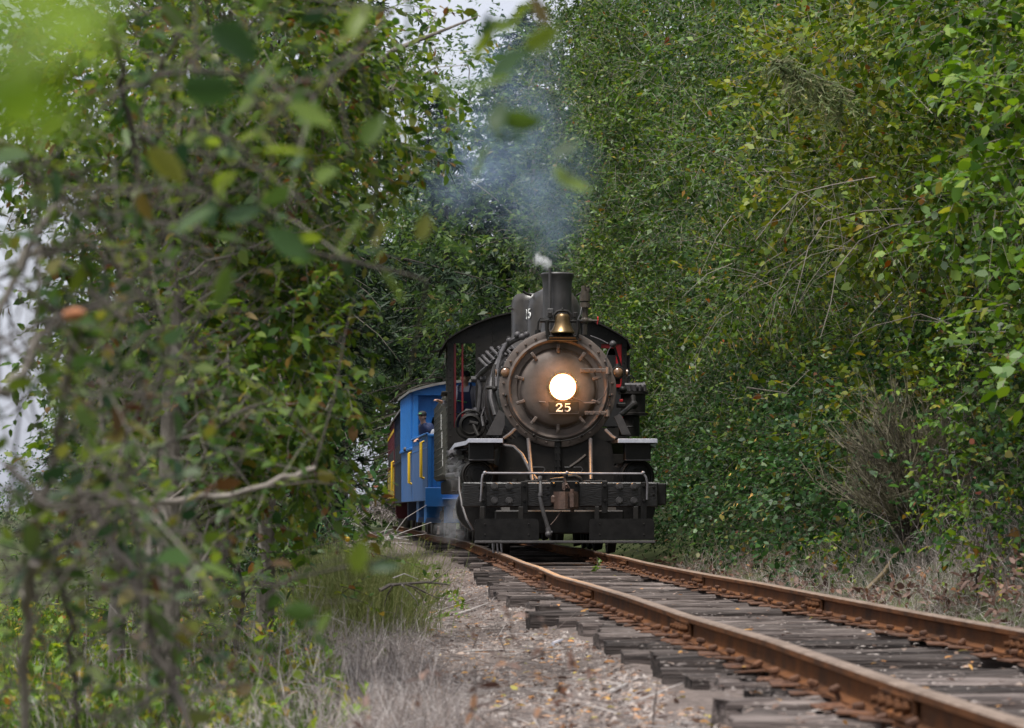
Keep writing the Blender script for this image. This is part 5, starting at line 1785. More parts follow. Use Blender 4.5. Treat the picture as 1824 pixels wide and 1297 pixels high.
def conifer(label, X, Y, h, w, seed, z0=1.0, dens=1.0, low=.0):
    r = np.random.default_rng(seed)
    g = float(gz(X, Y)) if low == 0 else low
    base = np.array((X, Y, g))
    root = empty('conifer_tree', tuple(base), 0, label, 'tree', 'dark conifers beyond the leafy trees')
    MB().tube([(X, Y, g - .2), (X + .05, Y, g + h * .4), (X, Y + .05, g + h * .8), (X, Y, g + h)], [.24, .17, .07, .02], 9).build('trunk', BARKD, root, off=base)
    m = MB(); Pb, Dd, Ls = [], [], []
    nb = int(h * 9.5 * dens)
    for k in range(nb):
        t = (k + r.random()) / nb
        z = g + z0 + t * (h - z0)
        L = w * (1 - t) ** .75 * r.uniform(.65, 1.12) + .25
        a = r.uniform(0, 2 * pi)
        if sin(a) > .35 and r.random() < .6: a = -a
        if z < 5.6 and cos(a) > 0: L = min(L, max(.3, (cen(Y) - (2.9 if z < 3.6 else 2.2) - X) / cos(a)))
        u = np.linspace(0, 1, 7)
        d = np.array((cos(a), sin(a), 0))
        pts = np.array((X, Y, z)) + d * (u * L)[:, None]
        pts[:, 2] += (.12 * u - .30 * u ** 2) * L + r.normal(0, .02, 7)
        m.tube(pts, np.linspace(.035, .006, 7), 4)
        nsp = max(4, int(L * 7.5))
        tt = r.uniform(.15, 1, nsp)
        pp = np.array([np.interp(tt, u, pts[:, c]) for c in range(3)]).T
        sd = np.array((-d[1], d[0], 0))
        sgn = r.choice((-1, 1), nsp)
        dd = d * .6 + sd * sgn[:, None] * r.uniform(.3, 1, nsp)[:, None] + r.normal(0, .2, (nsp, 3)); dd[:, 2] -= .35
        Pb.append(pp); Dd.append(dd); Ls.append(np.clip(L * .28 * (1.25 - tt), .15, .7))
    br = m.build('branches', BARKD, root, off=base); br['kind'] = 'stuff'
    Pb, Dd, Ls = np.concatenate(Pb), np.concatenate(Dd), np.concatenate(Ls)
    s_ = Pb[:, 0] - cen(Pb[:, 1])
    kp = ~((np.abs(s_) < 2.0) & (Pb[:, 2] < 5.2)) & ~((s_ > -2.9) & (s_ < 2) & (Pb[:, 2] < 3.6))
    Pb, Dd, Ls = Pb[kp], Dd[kp], Ls[kp]
    lv = spray_leaves(r, Pb, Dd, Ls, 10, .19, wr=.22, droop=.3, spread=.8)
    V, Fl = leaf_verts(*lv, 'needle')
    global NTRI
    NTRI += len(Fl) * 2
    np_mesh('crown', V - base, [Fl], NEEDLE, root)['kind'] = 'stuff'


for a in (('dark pine whose boughs reach out over the track towards the smoke', -4.2, 55.0, 14.0, 5.6, 501, 1.0, 1.5), ('dark spruce standing just left of the maroon coach', -6.6, 72.0, 13.0, 3.6, 502), ('dark spruce behind the pine, nearer the open sky', -6.6, 60.0, 13.0, 3.0, 503),
          ('low dark young spruce close beside the coaches', -5.9, 63.0, 5.5, 2.2, 504), ('dark spruce at the far end of the conifer row', -9.3, 88.0, 16.0, 4.2, 505), ('small dark spruce in front of the pine', -5.6, 46.0, 6.5, 2.6, 506), ('young spruce under the alder boughs on the left', -4.6, 37.0, 4.6, 1.9, 507),
          ('dark spruce closing the gap behind the maroon coach', -6.2, 98.0, 13.0, 4.4, 508), ('broad dark spruce beyond the smoke, left of the cab roof', -2.2, 90.0, 14.0, 4.4, 509), ('dark spruce half hidden by the smokestack', 0.5, 97.0, 18.5, 5.4, 510, 1.0, 2.0), ('dark spruce far back, right of the bright patch of sky', -2.9, 109.0, 18.0, 4.6, 512, 1.0, 2.0), ('tallest dark spruce far back behind the smoke', 3.4, 106.0, 20.5, 5.2, 513, 1.0, 2.0), ('dense dark spruce just behind the young one beside the coaches', -5.6, 79.0, 9.0, 3.4, 511)):
    conifer(*a)
print('tris after far', NTRI)

# ------------------------------------------------------------------ second row up the slope
slope_row = [(27, 10.5, 9.5, 'large leafy tree up the slope, behind the nearest bank tree'), (38, 10.0, 11.5, 'large leafy tree up the slope, behind the broom'), (50, 9.6, 14, 'large leafy tree up the slope, behind the cab'),
             (63, 9.0, 16.5, 'large leafy tree up the slope, behind the tender'), (78, 8.0, 18.5, 'large leafy tree up the slope, behind the coaches'), (19, 10.5, 8.5, 'large leafy tree up the slope at the edge of the view')]
for q, (Y, so, h, lab) in enumerate(slope_row):
    X = cen(Y) + so
    g = float(gz(X, Y))
    bl = [(X, Y, h * .55, 3.4, 5.2, h * .42), (X - .5, Y - 1, h * .86, 2.9, 4.2, h * .2), (X - 1.2, Y, h * .35, 2.2, 4.0, h * .25)]
    tree('leafy_tree', lab, 'tree', 'leafy trees up the slope', (X, Y, g), (X, Y, h * .92), bl, 1.5, 7, .6, .8, 8, .23, 'rhomb', FARLEAF, BARKD, 450 + q, r_trunk=.2, nbr=20, away=.03, twigs=False)

# ------------------------------------------------------------------ leafy trees on the left, a dozen metres out
def pxblob(px, py, Y, rx, ry, d=1.0):
    c = P(px, py, Y)
    return (c[0], c[1], c[2], rx * Y / F, d, ry * Y / F)


GL = 'leafy trees beside the path on the left of the track'
gA = P(300, 1110, 14.5); gA[2] = gz(gA[0], gA[1])
tree('alder_tree', 'autumn tinged alder with a pale lichened trunk, boughs hanging towards the coaches', 'tree', GL, gA, P(330, -60, 15.5),
     [pxblob(330, 120, 15, 300, 170), pxblob(530, 150, 15.5, 150, 120), pxblob(480, 640, 15, 170, 130), pxblob(350, 520, 15.5, 190, 160), pxblob(500, 330, 15.5, 170, 130), pxblob(590, 700, 15.2, 75, 50, .5), pxblob(540, 780, 15, 110, 80, .7)],
     22, 6, .13, .22, 9, .066, 'hex', OLIVE, BARK, 601, r_trunk=.06, nbr=120, twr=.0016, bark2=BARKP, away=.6, inner=.4, brr=.011, clip=lambda C: (C[:, 2] > 2.35) | (C[:, 0] < -1.02),
     trunk_pts=[gA + (0, 0, -.2), P(300, 900, 14.5), P(305, 700, 14.6), P(312, 560, 14.7), P(300, 420, 14.8), P(320, 300, 15), P(360, 160, 15.2), P(420, 20, 15.4)])
gB = P(205, 1100, 18.5); gB[2] = gz(gB[0], gB[1])
tree('alder_tree', 'slim pale stemmed alder behind the lichened trunk, sky showing through it', 'tree', GL, gB, P(230, 0, 18.5),
     [pxblob(210, 240, 18.5, 170, 130), pxblob(250, 640, 18.5, 130, 150), pxblob(230, 850, 18.5, 110, 60), pxblob(330, 800, 18.5, 120, 90)],
     15, 7, .16, .26, 9, .068, 'hex', OLIVE, BARKP, 602, r_trunk=.06, nbr=80, twr=.0018, bark2=BARKP, away=.5, inner=.4, brr=.011)
gC = P(560, 1010, 24); gC[2] = gz(gC[0], gC[1])
tree('alder_tree', 'alder whose top boughs arch over the track below the patch of bright sky', 'tree', GL, P(470, 1010, 22) * np.array((1, 1, 0)) + np.array((0, 0, -.6)), P(560, 0, 20),
     [pxblob(575, 100, 19, 80, 110), pxblob(560, 250, 19.5, 60, 60), pxblob(585, 420, 21, 60, 60), pxblob(760, 150, 19.5, 60, 40, .5), pxblob(960, 70, 20, 110, 70, .6), pxblob(830, 60, 21, 70, 36, .5)],
     7.5, 6, .16, .30, 9, .074, 'hex', OLIVE, BARK, 603, r_trunk=.07, nbr=80, twr=.002, bark2=BARKP, away=.6, inner=.4, brr=.012, clip=lambda C: (C[:, 2] > 2.9) | (C[:, 0] < -1.6),
     trunk_pts=[P(470, 1010, 22) * np.array((1, 1, 0)) + np.array((0, 0, -.8)), P(480, 700, 21.5), P(520, 400, 21), P(590, 200, 20.5), P(700, 90, 20), P(850, 30, 20)])
for q, (X, Y, h, w, z0, lab) in enumerate(((-4.7, 44, 10.5, 1.9, .3, 'leafy tree behind the alders on the left, against the sky'), (-3.7, 33, 8.5, 1.5, .34, 'leafy tree between the slim alder and the conifers'), (-3.4, 27, 7.2, 1.5, .45, 'leafy tree behind the lichened alder, its crown above the bushes'))):
    g = float(gz(X, Y))
    tree('leafy_tree', lab, 'tree', 'trees behind the alders on the left', (X, Y, g), (X, Y, h * .9), [(X, Y, h * (z0 + .3), w, w, h * .28), (X + w * .3, Y - .8, h * .8, w * .8, w * .8, h * .2), (X - w * .2, Y - 1, h * (z0 + .12), w * .8, w * .7, h * .16)],
         2.6, 8, .4, .6, 9, .11, 'rhomb', FARLEAF, BARKD, 610 + q, r_trunk=.12, nbr=40, twr=.004, away=.2, bark2=BARK, brr=.02)
# bushes at the foot of the left trees
GU = 'bushes under the leafy trees on the left'
for q, (px, Y, hpx, wpx, lab, mt, dens) in enumerate((
        (535, 23, 180, 95, 'dark leaved bush just in front of the coaches, left of the path', BRAMBLE, 4.0),
        (430, 19, 190, 170, 'bush with yellowing leaves at the foot of the lichened alder', OLIVE, 4.0),
        (300, 21, 170, 140, 'leafy bush half hidden behind the lichened trunk', ALDER, 3.2),
        (600, 33, 140, 60, 'dark low bush in the shade beside the maroon coach', BRAMBLE, 3.2),
        (520, 31, 260, 150, 'dark leafy bush under the small spruce', BRAMBLE, 2.6),
        (380, 34, 240, 150, 'leafy bush deep in the shade behind the alders', ALDER, 2.2),
        (100, 30, 40, 140, 'low leafy bush at the outer edge, below the open sky', ALDER, 2.4),
        (590, 52, 170, 70, 'dark bush beside the far coaches', BRAMBLE, 1.8))):
    c = P(px, HY, Y)
    g = float(gz(c[0], Y))
    w, h = wpx * Y / F, (hpx + (HC - g) * F / Y * .5) * Y / F
    bl = [(c[0], Y, g + h * .4, w, w, h * .55), (c[0] + w * .3, Y - .3, g + h * .7, w * .6, w * .6, h * .35), (c[0] - w * .4, Y + .2, g + h * .6, w * .6, w * .6, h * .35)]
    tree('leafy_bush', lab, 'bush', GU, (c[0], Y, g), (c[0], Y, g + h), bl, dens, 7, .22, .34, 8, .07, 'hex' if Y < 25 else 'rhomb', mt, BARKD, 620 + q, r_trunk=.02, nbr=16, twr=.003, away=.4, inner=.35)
print('tris after left trees', NTRI)

# ------------------------------------------------------------------ things along the right-hand edge of the track
rb2 = np.random.default_rng(77)
# bare broom, leaning
bp = np.array((cen(27.8) + 2.5, 27.8, 0)); bp[2] = float(surf(bp[0], bp[1]))
broom = empty('broom_shrub', tuple(bp), 0, 'nearly leafless brown broom shrub leaning over a bare stick by the rail', 'shrub')
m = MB()
B0 = bp; tip = P(1665, 830, 28.3)
m.tube([bp, P(1575, 1020, 27.9), P(1625, 945, 28), P(1650, 880, 28.1)], [.028, .026, .022, .015], 7)
m.build('stem', M('broom_stick', (.20, .15, .085), (.28, .21, .12), 9, .8), broom, off=bp)
Pb, Dd, SLs = [], [], []
mm = MB()
for k in range(210):
    t = rb2.random()
    b = P(1605, 975, 27.95) * (1 - t) + P(1655, 860, 28.1) * t
    d = nrm(np.array((rb2.normal(.0, .65), rb2.normal(0, .5), rb2.uniform(.35, 1.3))))
    L = rb2.uniform(.45, 1.25)
    mm.tube([b, b + d * L * .5 + rb2.normal(0, .03, 3), b + d * L + (0, 0, .06)], [.008, .005, .002], 3)
    for q in range(9):
        Pb.append(b + d * L * rb2.uniform(.25, 1)); Dd.append(d + rb2.normal(0, .45, 3) + (0, 0, .3)); SLs.append(rb2.uniform(.18, .42))
mm.build('branches', BARKD, broom, off=bp)['kind'] = 'stuff'
Pb, Dd, SLs = np.array(Pb), nrm(np.array(Dd)), np.array(SLs)
lv = spray_leaves(rb2, Pb, Dd, SLs, 7, .06, wr=.07, droop=-.1, spread=.5)
V1, F1 = leaf_verts(*lv, 'needle'); V2, F2 = twig_tris(Pb, Dd, SLs, .0042, -.1)
Vm, Fm = merge([(V1, F1), (V2, F2)])
np_mesh('twigs', Vm - bp, Fm, BROOMM, broom)['kind'] = 'stuff'
# light green shrub right of the broom
for q, (px, py, Y, w, h, lab, mt, ls) in enumerate(((1770, 760, 23.5, .62, .72, 'pale green leafy shrub to the right of the bare broom', ALDER2, .06), (1745, 930, 22.5, .42, .34, 'low shrub of fresh green leaves above the dead leaves', WEED, .055), (1520, 965, 29.5, .3, .24, 'small bright green plant between rail and broom', WEED, .055), (1790, 620, 25, .8, .7, 'green shrub above the pale one, under the nearest bank tree', ALDER, .07))):
    c = P(px, py, Y)
    g = float(gz(c[0], Y))
    tree('leafy_shrub', lab, 'shrub', 'leafy shrubs right of the track', (c[0], Y, g), (c[0], Y, c[2]), [(c[0], Y, c[2], w, w, h), (c[0] + w * .2, Y, max(g + .15, c[2] - h * .9), w * .8, w * .8, h * .6)], 9, 6, .14, .22, 7, ls, 'hex', mt, BARKD, 640 + q, r_trunk=.012, nbr=16, twr=.002, away=.4, inner=.4)
# dangling bare twigs of the alder in front
dt = empty('bare_bough', tuple(P(1600, 395, 28.5)), 0, 'long pale bare bough drooping in front of the bank leaves', 'branch')
o0 = P(1600, 395, 28.5)
for pl, r_ in (([(1640, 395), (1590, 402), (1530, 430), (1490, 480), (1480, 540), (1462, 600)], .013), ([(1610, 372), (1540, 376), (1470, 395), (1440, 440), (1425, 500), (1408, 560)], .010),
               ([(1560, 315), (1480, 330), (1420, 345), (1380, 385), (1345, 430)], .010), ([(1445, 440), (1410, 470), (1385, 520), (1372, 580)], .007), ([(1425, 500), (1432, 540), (1440, 575)], .006),
               ([(1500, 470), (1450, 500), (1420, 545)], .006), ([(1700, 580), (1640, 560), (1560, 580), (1520, 600)], .012), ([(1720, 600), (1685, 575), (1630, 570)], .016), ([(1630, 572), (1622, 600), (1612, 635)], .008),
               ([(1420, 345), (1412, 390), (1395, 430)], .006), ([(1540, 790), (1515, 840), (1495, 900)], .007), ([(1330, 690), (1400, 700), (1440, 660)], .008)):
    MB().tube([P(a, b, 28.2 + .15 * sin(k)) for k, (a, b) in enumerate(pl)], np.linspace(r_ * .75, r_ * .3, len(pl)), 5).build('bare_twig', BARKP, dt, off=o0)
m = MB()
for k in range(48):
    a = P(rb2.uniform(1290, 1640), rb2.uniform(320, 560), 28.0 + rb2.uniform(-.3, .6)); d = nrm(np.array((rb2.normal(-.5, .5), rb2.normal(0, .3), rb2.normal(-.35, .5)))) * rb2.uniform(.25, .9)
    m.tube([a, a + d * .5 + (0, 0, .04), a + d - (0, 0, .05)], [.0036, .0026, .0012], 3)
m.build('fine_twigs', BARKP, dt, off=o0)['kind'] = 'stuff'
# spruce bough hanging among the alder leaves
sb0 = P(1490, 170, 29)
sb = empty('spruce_bough', tuple(sb0), 0, 'drooping grey green spruce bough hanging among the alder leaves', 'branch')
MB().tube([P(1520, 165, 29.4), P(1470, 145, 29), P(1420, 120, 28.8), P(1380, 105, 28.6)], [.018, .014, .010, .005], 6).build('stem', BARK, sb, off=sb0)
Pb = np.array([P(1380 + 130 * t, 105 + 55 * t + rb2.normal(0, 4), 28.6 + .5 * t) for t in rb2.random(60)])
Dd = rb2.normal(0, .3, (60, 3)) + (0, 0, -1); SLs = rb2.uniform(.2, .9, 60) * (.4 + .6 * (Pb[:, 0] - Pb[:, 0].min()) / np.ptp(Pb[:, 0]))
lv = spray_leaves(rb2, Pb, Dd, SLs, 30, .085, wr=.2, droop=0, spread=.7)
V1, F1 = leaf_verts(*lv, 'needle')
np_mesh('needles', V1 - sb0, [F1], leaf_mat('spruce_bough_needle', [(0, (.10, .14, .06)), (.6, (.17, .21, .10)), (1, (.26, .24, .15))], .45, spec=.15), sb)['kind'] = 'stuff'


# ------------------------------------------------------------------ low growth and litter
def scatter(r, n, ylo, yhi, slo, shi, power=2.0):
    """n ground points, thinning with distance like the picture does."""
    u = r.random(n)
    a, b = ylo ** (1 - power), yhi ** (1 - power)
    Y = (a + (b - a) * u) ** (1 / (1 - power))
    S = r.uniform(slo, shi, n)
    X = cen(Y) + S
    return np.stack([X, Y, surf(X, Y)], 1)


def stalks(name, r, pts, h, w, mat, lean=.35, curve=.5, label=None, kind_='blade'):
    n = len(pts)
    D = nrm(np.stack([r.normal(0, lean, n), r.normal(0, lean, n), np.ones(n)], 1))
    N = nrm(np.stack([r.normal(0, 1, n), r.normal(0, 1, n) - 1, r.normal(.2, .3, n)], 1))
    H = h * r.uniform(.45, 1.3, n)
    V, Fq = leaf_verts(pts - (0, 0, .02), D, N, H, np.full(n, w) * r.uniform(.7, 1.3, n), kind_)
    global NTRI
    NTRI += len(Fq) * (Fq.shape[1] - 2)
    return props(np_mesh(name, V, [Fq], mat), kind='stuff')


rg = np.random.default_rng(21)


def tangle(name, r, pts, h, rad, mat, lean=.8, side=3):
    n = len(pts)
    D = nrm(np.stack([r.normal(0, lean, n), r.normal(0, lean, n), np.ones(n)], 1))
    H = h * r.uniform(.4, 1.4, n)
    dr = r.uniform(-1.0, 2.4, n)
    parts = [twig_tris(pts - (0, 0, .02), D, H, rad * r.uniform(.6, 1.3, n), dr)]
    for k in range(side):
        t = r.uniform(.25, .9, n)
        b = pts + D * (H * t)[:, None] - UP * (dr * (H * t) ** 2)[:, None]
        d2 = nrm(D * .7 + r.normal(0, .6, (n, 3)))
        parts.append(twig_tris(b, d2, H * r.uniform(.2, .5, n), rad * .6, r.uniform(-1, 2, n)))
    V, Fs = merge(parts)
    global NTRI
    NTRI += sum(len(f) * (f.shape[1] - 2) for f in Fs)
    return props(np_mesh(name, V, Fs, mat), kind='stuff')


# dry stalks beside the path, grey and tangled
p1 = np.concatenate([scatter(rg, 19000, 11, 27, -3.6, -2.3, 1.4), scatter(rg, 3000, 12, 27, -5.0, -3.3, 1.3)])
tangle('dry_grass', rg, p1[::3], .26, .0021, DRYGRASS, .75)
p1b = scatter(rg, 7000, 10.5, 32, -3.1, -2.0, 1.5)
tangle('dry_grass', rg, p1b[::7], .15, .0018, DRYGRASS, 1.3)
p1c = scatter(rg, 1600, 12, 25, -4.6, -2.6, 1.4)
tangle('dead_weed_stem', rg, p1c[::2], .42, .0024, DRYGRASS, .4, 4)
# green grass nearer and further left
p2 = scatter(rg, 34000, 11.5, 30, -8, -2.95, 1.4)
stalks('green_grass', rg, p2, .26, .0055, GREENGRASS, .55)
# weeds with broad leaves
cl = scatter(rg, 1300, 12.5, 30, -7.5, -3.0, 1.3)
Pb = np.repeat(cl, 3, 0) + rg.normal(0, .08, (len(cl) * 3, 3)) * (1, 1, .2)
D = nrm(rg.normal(0, .5, Pb.shape) + (0, 0, 1)); SLs = rg.uniform(.12, .42, len(Pb))
lv = spray_leaves(rg, Pb, D, SLs, 8, .062, wr=.68, droop=.2, spread=.9)
V, Fq = leaf_verts(*lv, 'hex'); Vt, Ft = twig_tris(Pb, D, SLs, .0025, .2)
Vm, Fm = merge([(V, Fq), (Vt, Ft)])
props(np_mesh('weeds', Vm, Fm, WEED), kind='stuff')
cl = scatter(rg, 60, 11, 22, -4.2, -2.7, 1.6)
Pb = np.repeat(cl, 2, 0) + rg.normal(0, .06, (len(cl) * 2, 3)) * (1, 1, .2)
D = nrm(rg.normal(0, .5, Pb.shape) + (0, 0, 1)); SLs = rg.uniform(.10, .30, len(Pb))
lv = spray_leaves(rg, Pb, D, SLs, 7, .07, wr=.6, droop=.2, spread=.9)
V, Fq = leaf_verts(*lv, 'hex'); props(np_mesh('weeds', V, [Fq], WEED), kind='stuff')
# creeping green along the sleeper ends further on
cl = np.concatenate([scatter(rg, 130, 33, 52, -2.6, -1.7, 1.5), scatter(rg, 40, 24, 33, -2.6, -1.6, 1.5)])
lv = spray_leaves(rg, cl, rg.normal(0, 1, cl.shape) * (1, 1, .2) + (0, 0, .2), np.full(len(cl), .2), 7, .075, wr=.75, droop=.1)
V, Fq = leaf_verts(*lv, 'hex'); props(np_mesh('creeping_weeds', V, [Fq], ALDER2), kind='stuff')
# feathery broom mound beside the path
fb0 = P(640, 1000, 22.5); fb0[2] = float(surf(fb0[0], fb0[1]))
fm = empty('feathery_bush', tuple(fb0), 0, 'feathery yellow green mound of broom beside the path, with two tiny yellow flowers', 'bush')
n = 2600
Pb = fb0 + rg.normal(0, 1, (n, 3)) * (.22, .35, 0) + (0, 0, .02)
D = nrm(rg.normal(0, .5, (n, 3)) * (1, 1, 0) * .55 + (0, 0, 1.0)); SLs = rg.uniform(.45, 1.15, n)
lv = spray_leaves(rg, Pb, D, SLs, 9, .05, wr=.08, droop=.15, spread=.35)
V, Fq = leaf_verts(*lv, 'needle'); Vt, Ft = twig_tris(Pb, D, SLs, .0022, .15)
Vm, Fm = merge([(V, Fq), (Vt, Ft)])
np_mesh('foliage', Vm - fb0, Fm, FERNM, fm)['kind'] = 'stuff'
for px, py in ((612, 956), (619, 961)):
    MB().ball(P(px, py, 22.0) - fb0, .022, 8, 6).build('flower', YELLOW, fm)
# right-hand verge: dry stalks, dead leaves
p3 = scatter(rg, 9000, 18, 42, 1.75, 4.2, 1.3)
tangle('dry_grass', rg, p3[::3], .32, .0028, DRYGRASS, .8)
p3b = scatter(rg, 1500, 17, 30, 2.8, 4.8, 1.5)
tangle('dead_weed_stem', rg, p3b, .75, .0032, DRYGRASS, .5, 4)
cl = scatter(rg, 170, 16.5, 25, 2.1, 3.8, 1.6)
Pb = cl + np.stack([np.zeros(len(cl)), np.zeros(len(cl)), rg.uniform(0, .3, len(cl))], 1)
lv = spray_leaves(rg, Pb, rg.normal(0, .6, cl.shape) + (0, 0, .5), np.full(len(cl), .25), 9, .07, wr=.6, droop=.4)
V, Fq = leaf_verts(*lv, 'hex'); props(np_mesh('dead_leaves', V, [Fq], DEADLEAF), kind='stuff')
cl = scatter(rg, 200, 22, 46, 1.75, 2.6, 1.4)
lv = spray_leaves(rg, cl + (0, 0, .05), rg.normal(0, .6, cl.shape) + (0, 0, .4), np.full(len(cl), .25), 7, .07, wr=.6, droop=.4)
V, Fq = leaf_verts(*lv, 'hex'); props(np_mesh('dead_leaves', V, [Fq], DEADLEAF), kind='stuff')


# pebbles, flat litter and small twigs on the ballast
def chips(name, r, pts, size, mat, flat=.45, stretch=1.0):
    n = len(pts)
    T = np.array([(1, 0, -.3), (-.1, 1, -.3), (-1, 0, -.3), (.1, -1, -.3), (0, 0, 1)], float)
    Fo = np.array([(0, 1, 4), (1, 2, 4), (2, 3, 4), (3, 0, 4)])
    V = T[None] * r.uniform(.55, 1.0, (n, 5, 1)) + r.normal(0, .2, (n, 5, 3))
    sc = size * r.uniform(.4, 1.5, (n, 1)) * np.array((1, 1, 1))
    sc = sc * np.stack([np.full(n, stretch), r.uniform(.6, 1, n), r.uniform(flat * .6, flat * 1.4, n)], 1)
    V = V * sc[:, None, :]
    a = r.uniform(0, 2 * pi, n)
    c, s = np.cos(a)[:, None], np.sin(a)[:, None]
    V = np.stack([V[..., 0] * c - V[..., 1] * s, V[..., 0] * s + V[..., 1] * c, V[..., 2]], -1) + pts[:, None, :]
    Fa = (np.arange(n)[:, None, None] * 5 + Fo[None]).reshape(-1, 3)
    global NTRI
    NTRI += len(Fa)
    return props(np_mesh(name, V.reshape(-1, 3), [Fa], mat), kind='stuff')


PEB = leaf_mat('loose_stone', [(0, (.06, .05, .047)), (.3, (.12, .10, .092)), (.6, (.19, .162, .15)), (.9, (.30, .265, .245)), (1, (.16, .10, .07))], 0, rough=.85, spec=.25)
CHIPM = leaf_mat('bark_chip', [(0, (.09, .07, .06)), (.4, (.20, .16, .145)), (.75, (.32, .28, .26)), (1, (.46, .42, .40))], 0, rough=.85, spec=.2)
chips('loose_stones', rg, scatter(rg, 32000, 10.5, 42, -3.2, -1.2, 1.8), .014, PEB, .7)
chips('loose_stones', rg, scatter(rg, 2600, 10.5, 40, -3.0, -1.25, 1.8), .026, PEB, .7)
chips('loose_stones', rg, scatter(rg, 9000, 9, 38, -.7, .7, 1.9), .014, PEB, .7)
chips('loose_stones', rg, scatter(rg, 5000, 15, 42, .8, 2.2, 2.0), .014, PEB, .7)
chips('bark_chips', rg, scatter(rg, 7000, 10.5, 36, -3.4, -1.25, 1.8), .011, CHIPM, .3, 2.8)
lp0 = scatter(rg, 4200, 10.5, 42, -3.7, -1.2, 1.7)
V, Fq = leaf_verts(lp0 + (0, 0, .012), rg.normal(0, 1, lp0.shape) * (1, 1, .15), rg.normal(0, .25, lp0.shape) + UP, rg.uniform(.03, .075, len(lp0)), rg.uniform(.02, .045, len(lp0)), 'hex')
props(np_mesh('leaf_litter', V, [Fq], LITTER), kind='stuff')
cp0 = scatter(rg, 2200, 9, 36, -1.2, 1.2, 1.8); cp0[:, 2] = -.166
chips('bark_chips', rg, cp0, .011, PEB, .3, 2.0)
lp0 = scatter(rg, 420, 8, 36, -1.2, 1.3, 1.9); lp0[:, 2] = -.155
V, Fq = leaf_verts(lp0 + (0, 0, .005), rg.normal(0, 1, lp0.shape) * (1, 1, .1), rg.normal(0, .2, lp0.shape) + UP, rg.uniform(.03, .07, len(lp0)), rg.uniform(.02, .04, len(lp0)), 'hex')
props(np_mesh('leaf_litter', V, [Fq], LITTER), kind='stuff')
tp_ = scatter(rg, 3200, 10.5, 38, -3.9, -1.35, 1.7)
Dt = nrm(rg.normal(0, 1, tp_.shape) * (1, 1, .12)); Lt = rg.uniform(.06, .34, len(tp_))
Vt, Ft = twig_tris(tp_ + (0, 0, .012), Dt, Lt, rg.uniform(.0018, .005, len(tp_)), 0.0)
props(np_mesh('twig_litter', Vt, [Ft], DRYGRASS), kind='stuff')
# rust scale and slivers at the foot of the rails
RUSTM = leaf_mat('rust_scale', [(0, (.045, .018, .010)), (.5, (.10, .040, .018)), (1, (.19, .080, .034))], 0, rough=.85, spec=.2)
for sd in (-1, 1):
    yr = np.concatenate([rg.uniform(8, 20, 420), rg.uniform(20, 42, 520)])
    of = rg.choice((-1, 1), len(yr)) * rg.uniform(.05, .17, len(yr))
    pr = np.stack([cen(yr) + sd * .7525 + of, yr, -.150 + rg.uniform(0, .02, len(yr))], 1)
    chips('rust_scale', rg, pr, .017, RUSTM, .13, 2.0)
# larger dead sticks lying about, each on its own
sticks = [('pale forked stick lying on the gravel below the sleeper ends', [(1170, 1178), (1182, 1172), (1202, 1168)], 12.8, .012, STICKM),
          ('pale broken stick lying flat on the gravel near the bottom edge', [(1085, 1234), (1105, 1224), (1118, 1217)], 12.4, .012, STICKM),
          ('long pale stick on the gravel beside the green weeds', [(815, 1094), (840, 1086), (868, 1075)], 20, .012, STICKM),
          ('thin pale twig leaning out of the dry stalks towards the gravel', [(735, 1118), (790, 1085), (850, 1064)], 18.5, .008, STICKM),
          ('straight grey stick in the leaf litter', [(825, 1161), (870, 1158), (918, 1158)], 15.2, .007, STICKM),
          ('short white splinter of wood on the gravel', [(985, 1147), (994, 1143), (1002, 1139)], 16.0, .014, WHITE),
          ('pale stick beside the fallen dark branch', [(690, 968), (715, 967), (735, 969)], 33, .02, STICKM)]
for lab, pl, Y, r_, mt in sticks:
    pts = [P(a, b, Y * (1 + .004 * k)) for k, (a, b) in enumerate(pl)]
    Yg = [HC for _ in pts]
    # drop the stick to the ground it lies on
    q = []
    for (a, b) in pl:
        yy_ = Y
        for _ in range(12):
            z = float(surf((a - CX) / F * yy_, yy_)) + r_ + .01
            yy_ = (HC - z) * F / max(b - HY, 8)
        q.append(np.array(((a - CX) / F * yy_, yy_, z)))
    o = MB().tube(q, [r_, r_ * .9, r_ * .5], 6).build('dead_stick', mt, off=q[0])
    o.location = tuple(q[0])
    props(o, lab, 'stick', 'dead sticks on the gravel')
# fallen dark branch, arching off the ground
f0 = P(682, 1042, 21.5); 
fbn = empty('fallen_branch', tuple(f0), 0, 'dark fallen branch arching over the edge of the path', 'branch')
for pl, r0 in (([(676, 1052), (695, 1042), (720, 1040), (760, 1037), (798, 1041)], .017), ([(720, 1040), (740, 1046), (757, 1056)], .010), ([(716, 1042), (730, 1056), (742, 1070), (745, 1080)], .006), ([(700, 1042), (690, 1060), (684, 1080)], .008),
              ([(735, 1046), (752, 1062), (756, 1078)], .005), ([(765, 1038), (790, 1024), (806, 1010)], .005), ([(770, 1060), (780, 1048), (806, 1030)], .004), ([(748, 1050), (775, 1064), (800, 1068)], .005), ([(700, 1030), (720, 1022), (745, 1032)], .006)):
    MB().tube([P(a, b, 21.5 + .05 * k) for k, (a, b) in enumerate(pl)], np.linspace(r0, r0 * .5, len(pl)), 6).build('limb', STICKD if r0 != .006 else STICKM, fbn, off=f0)
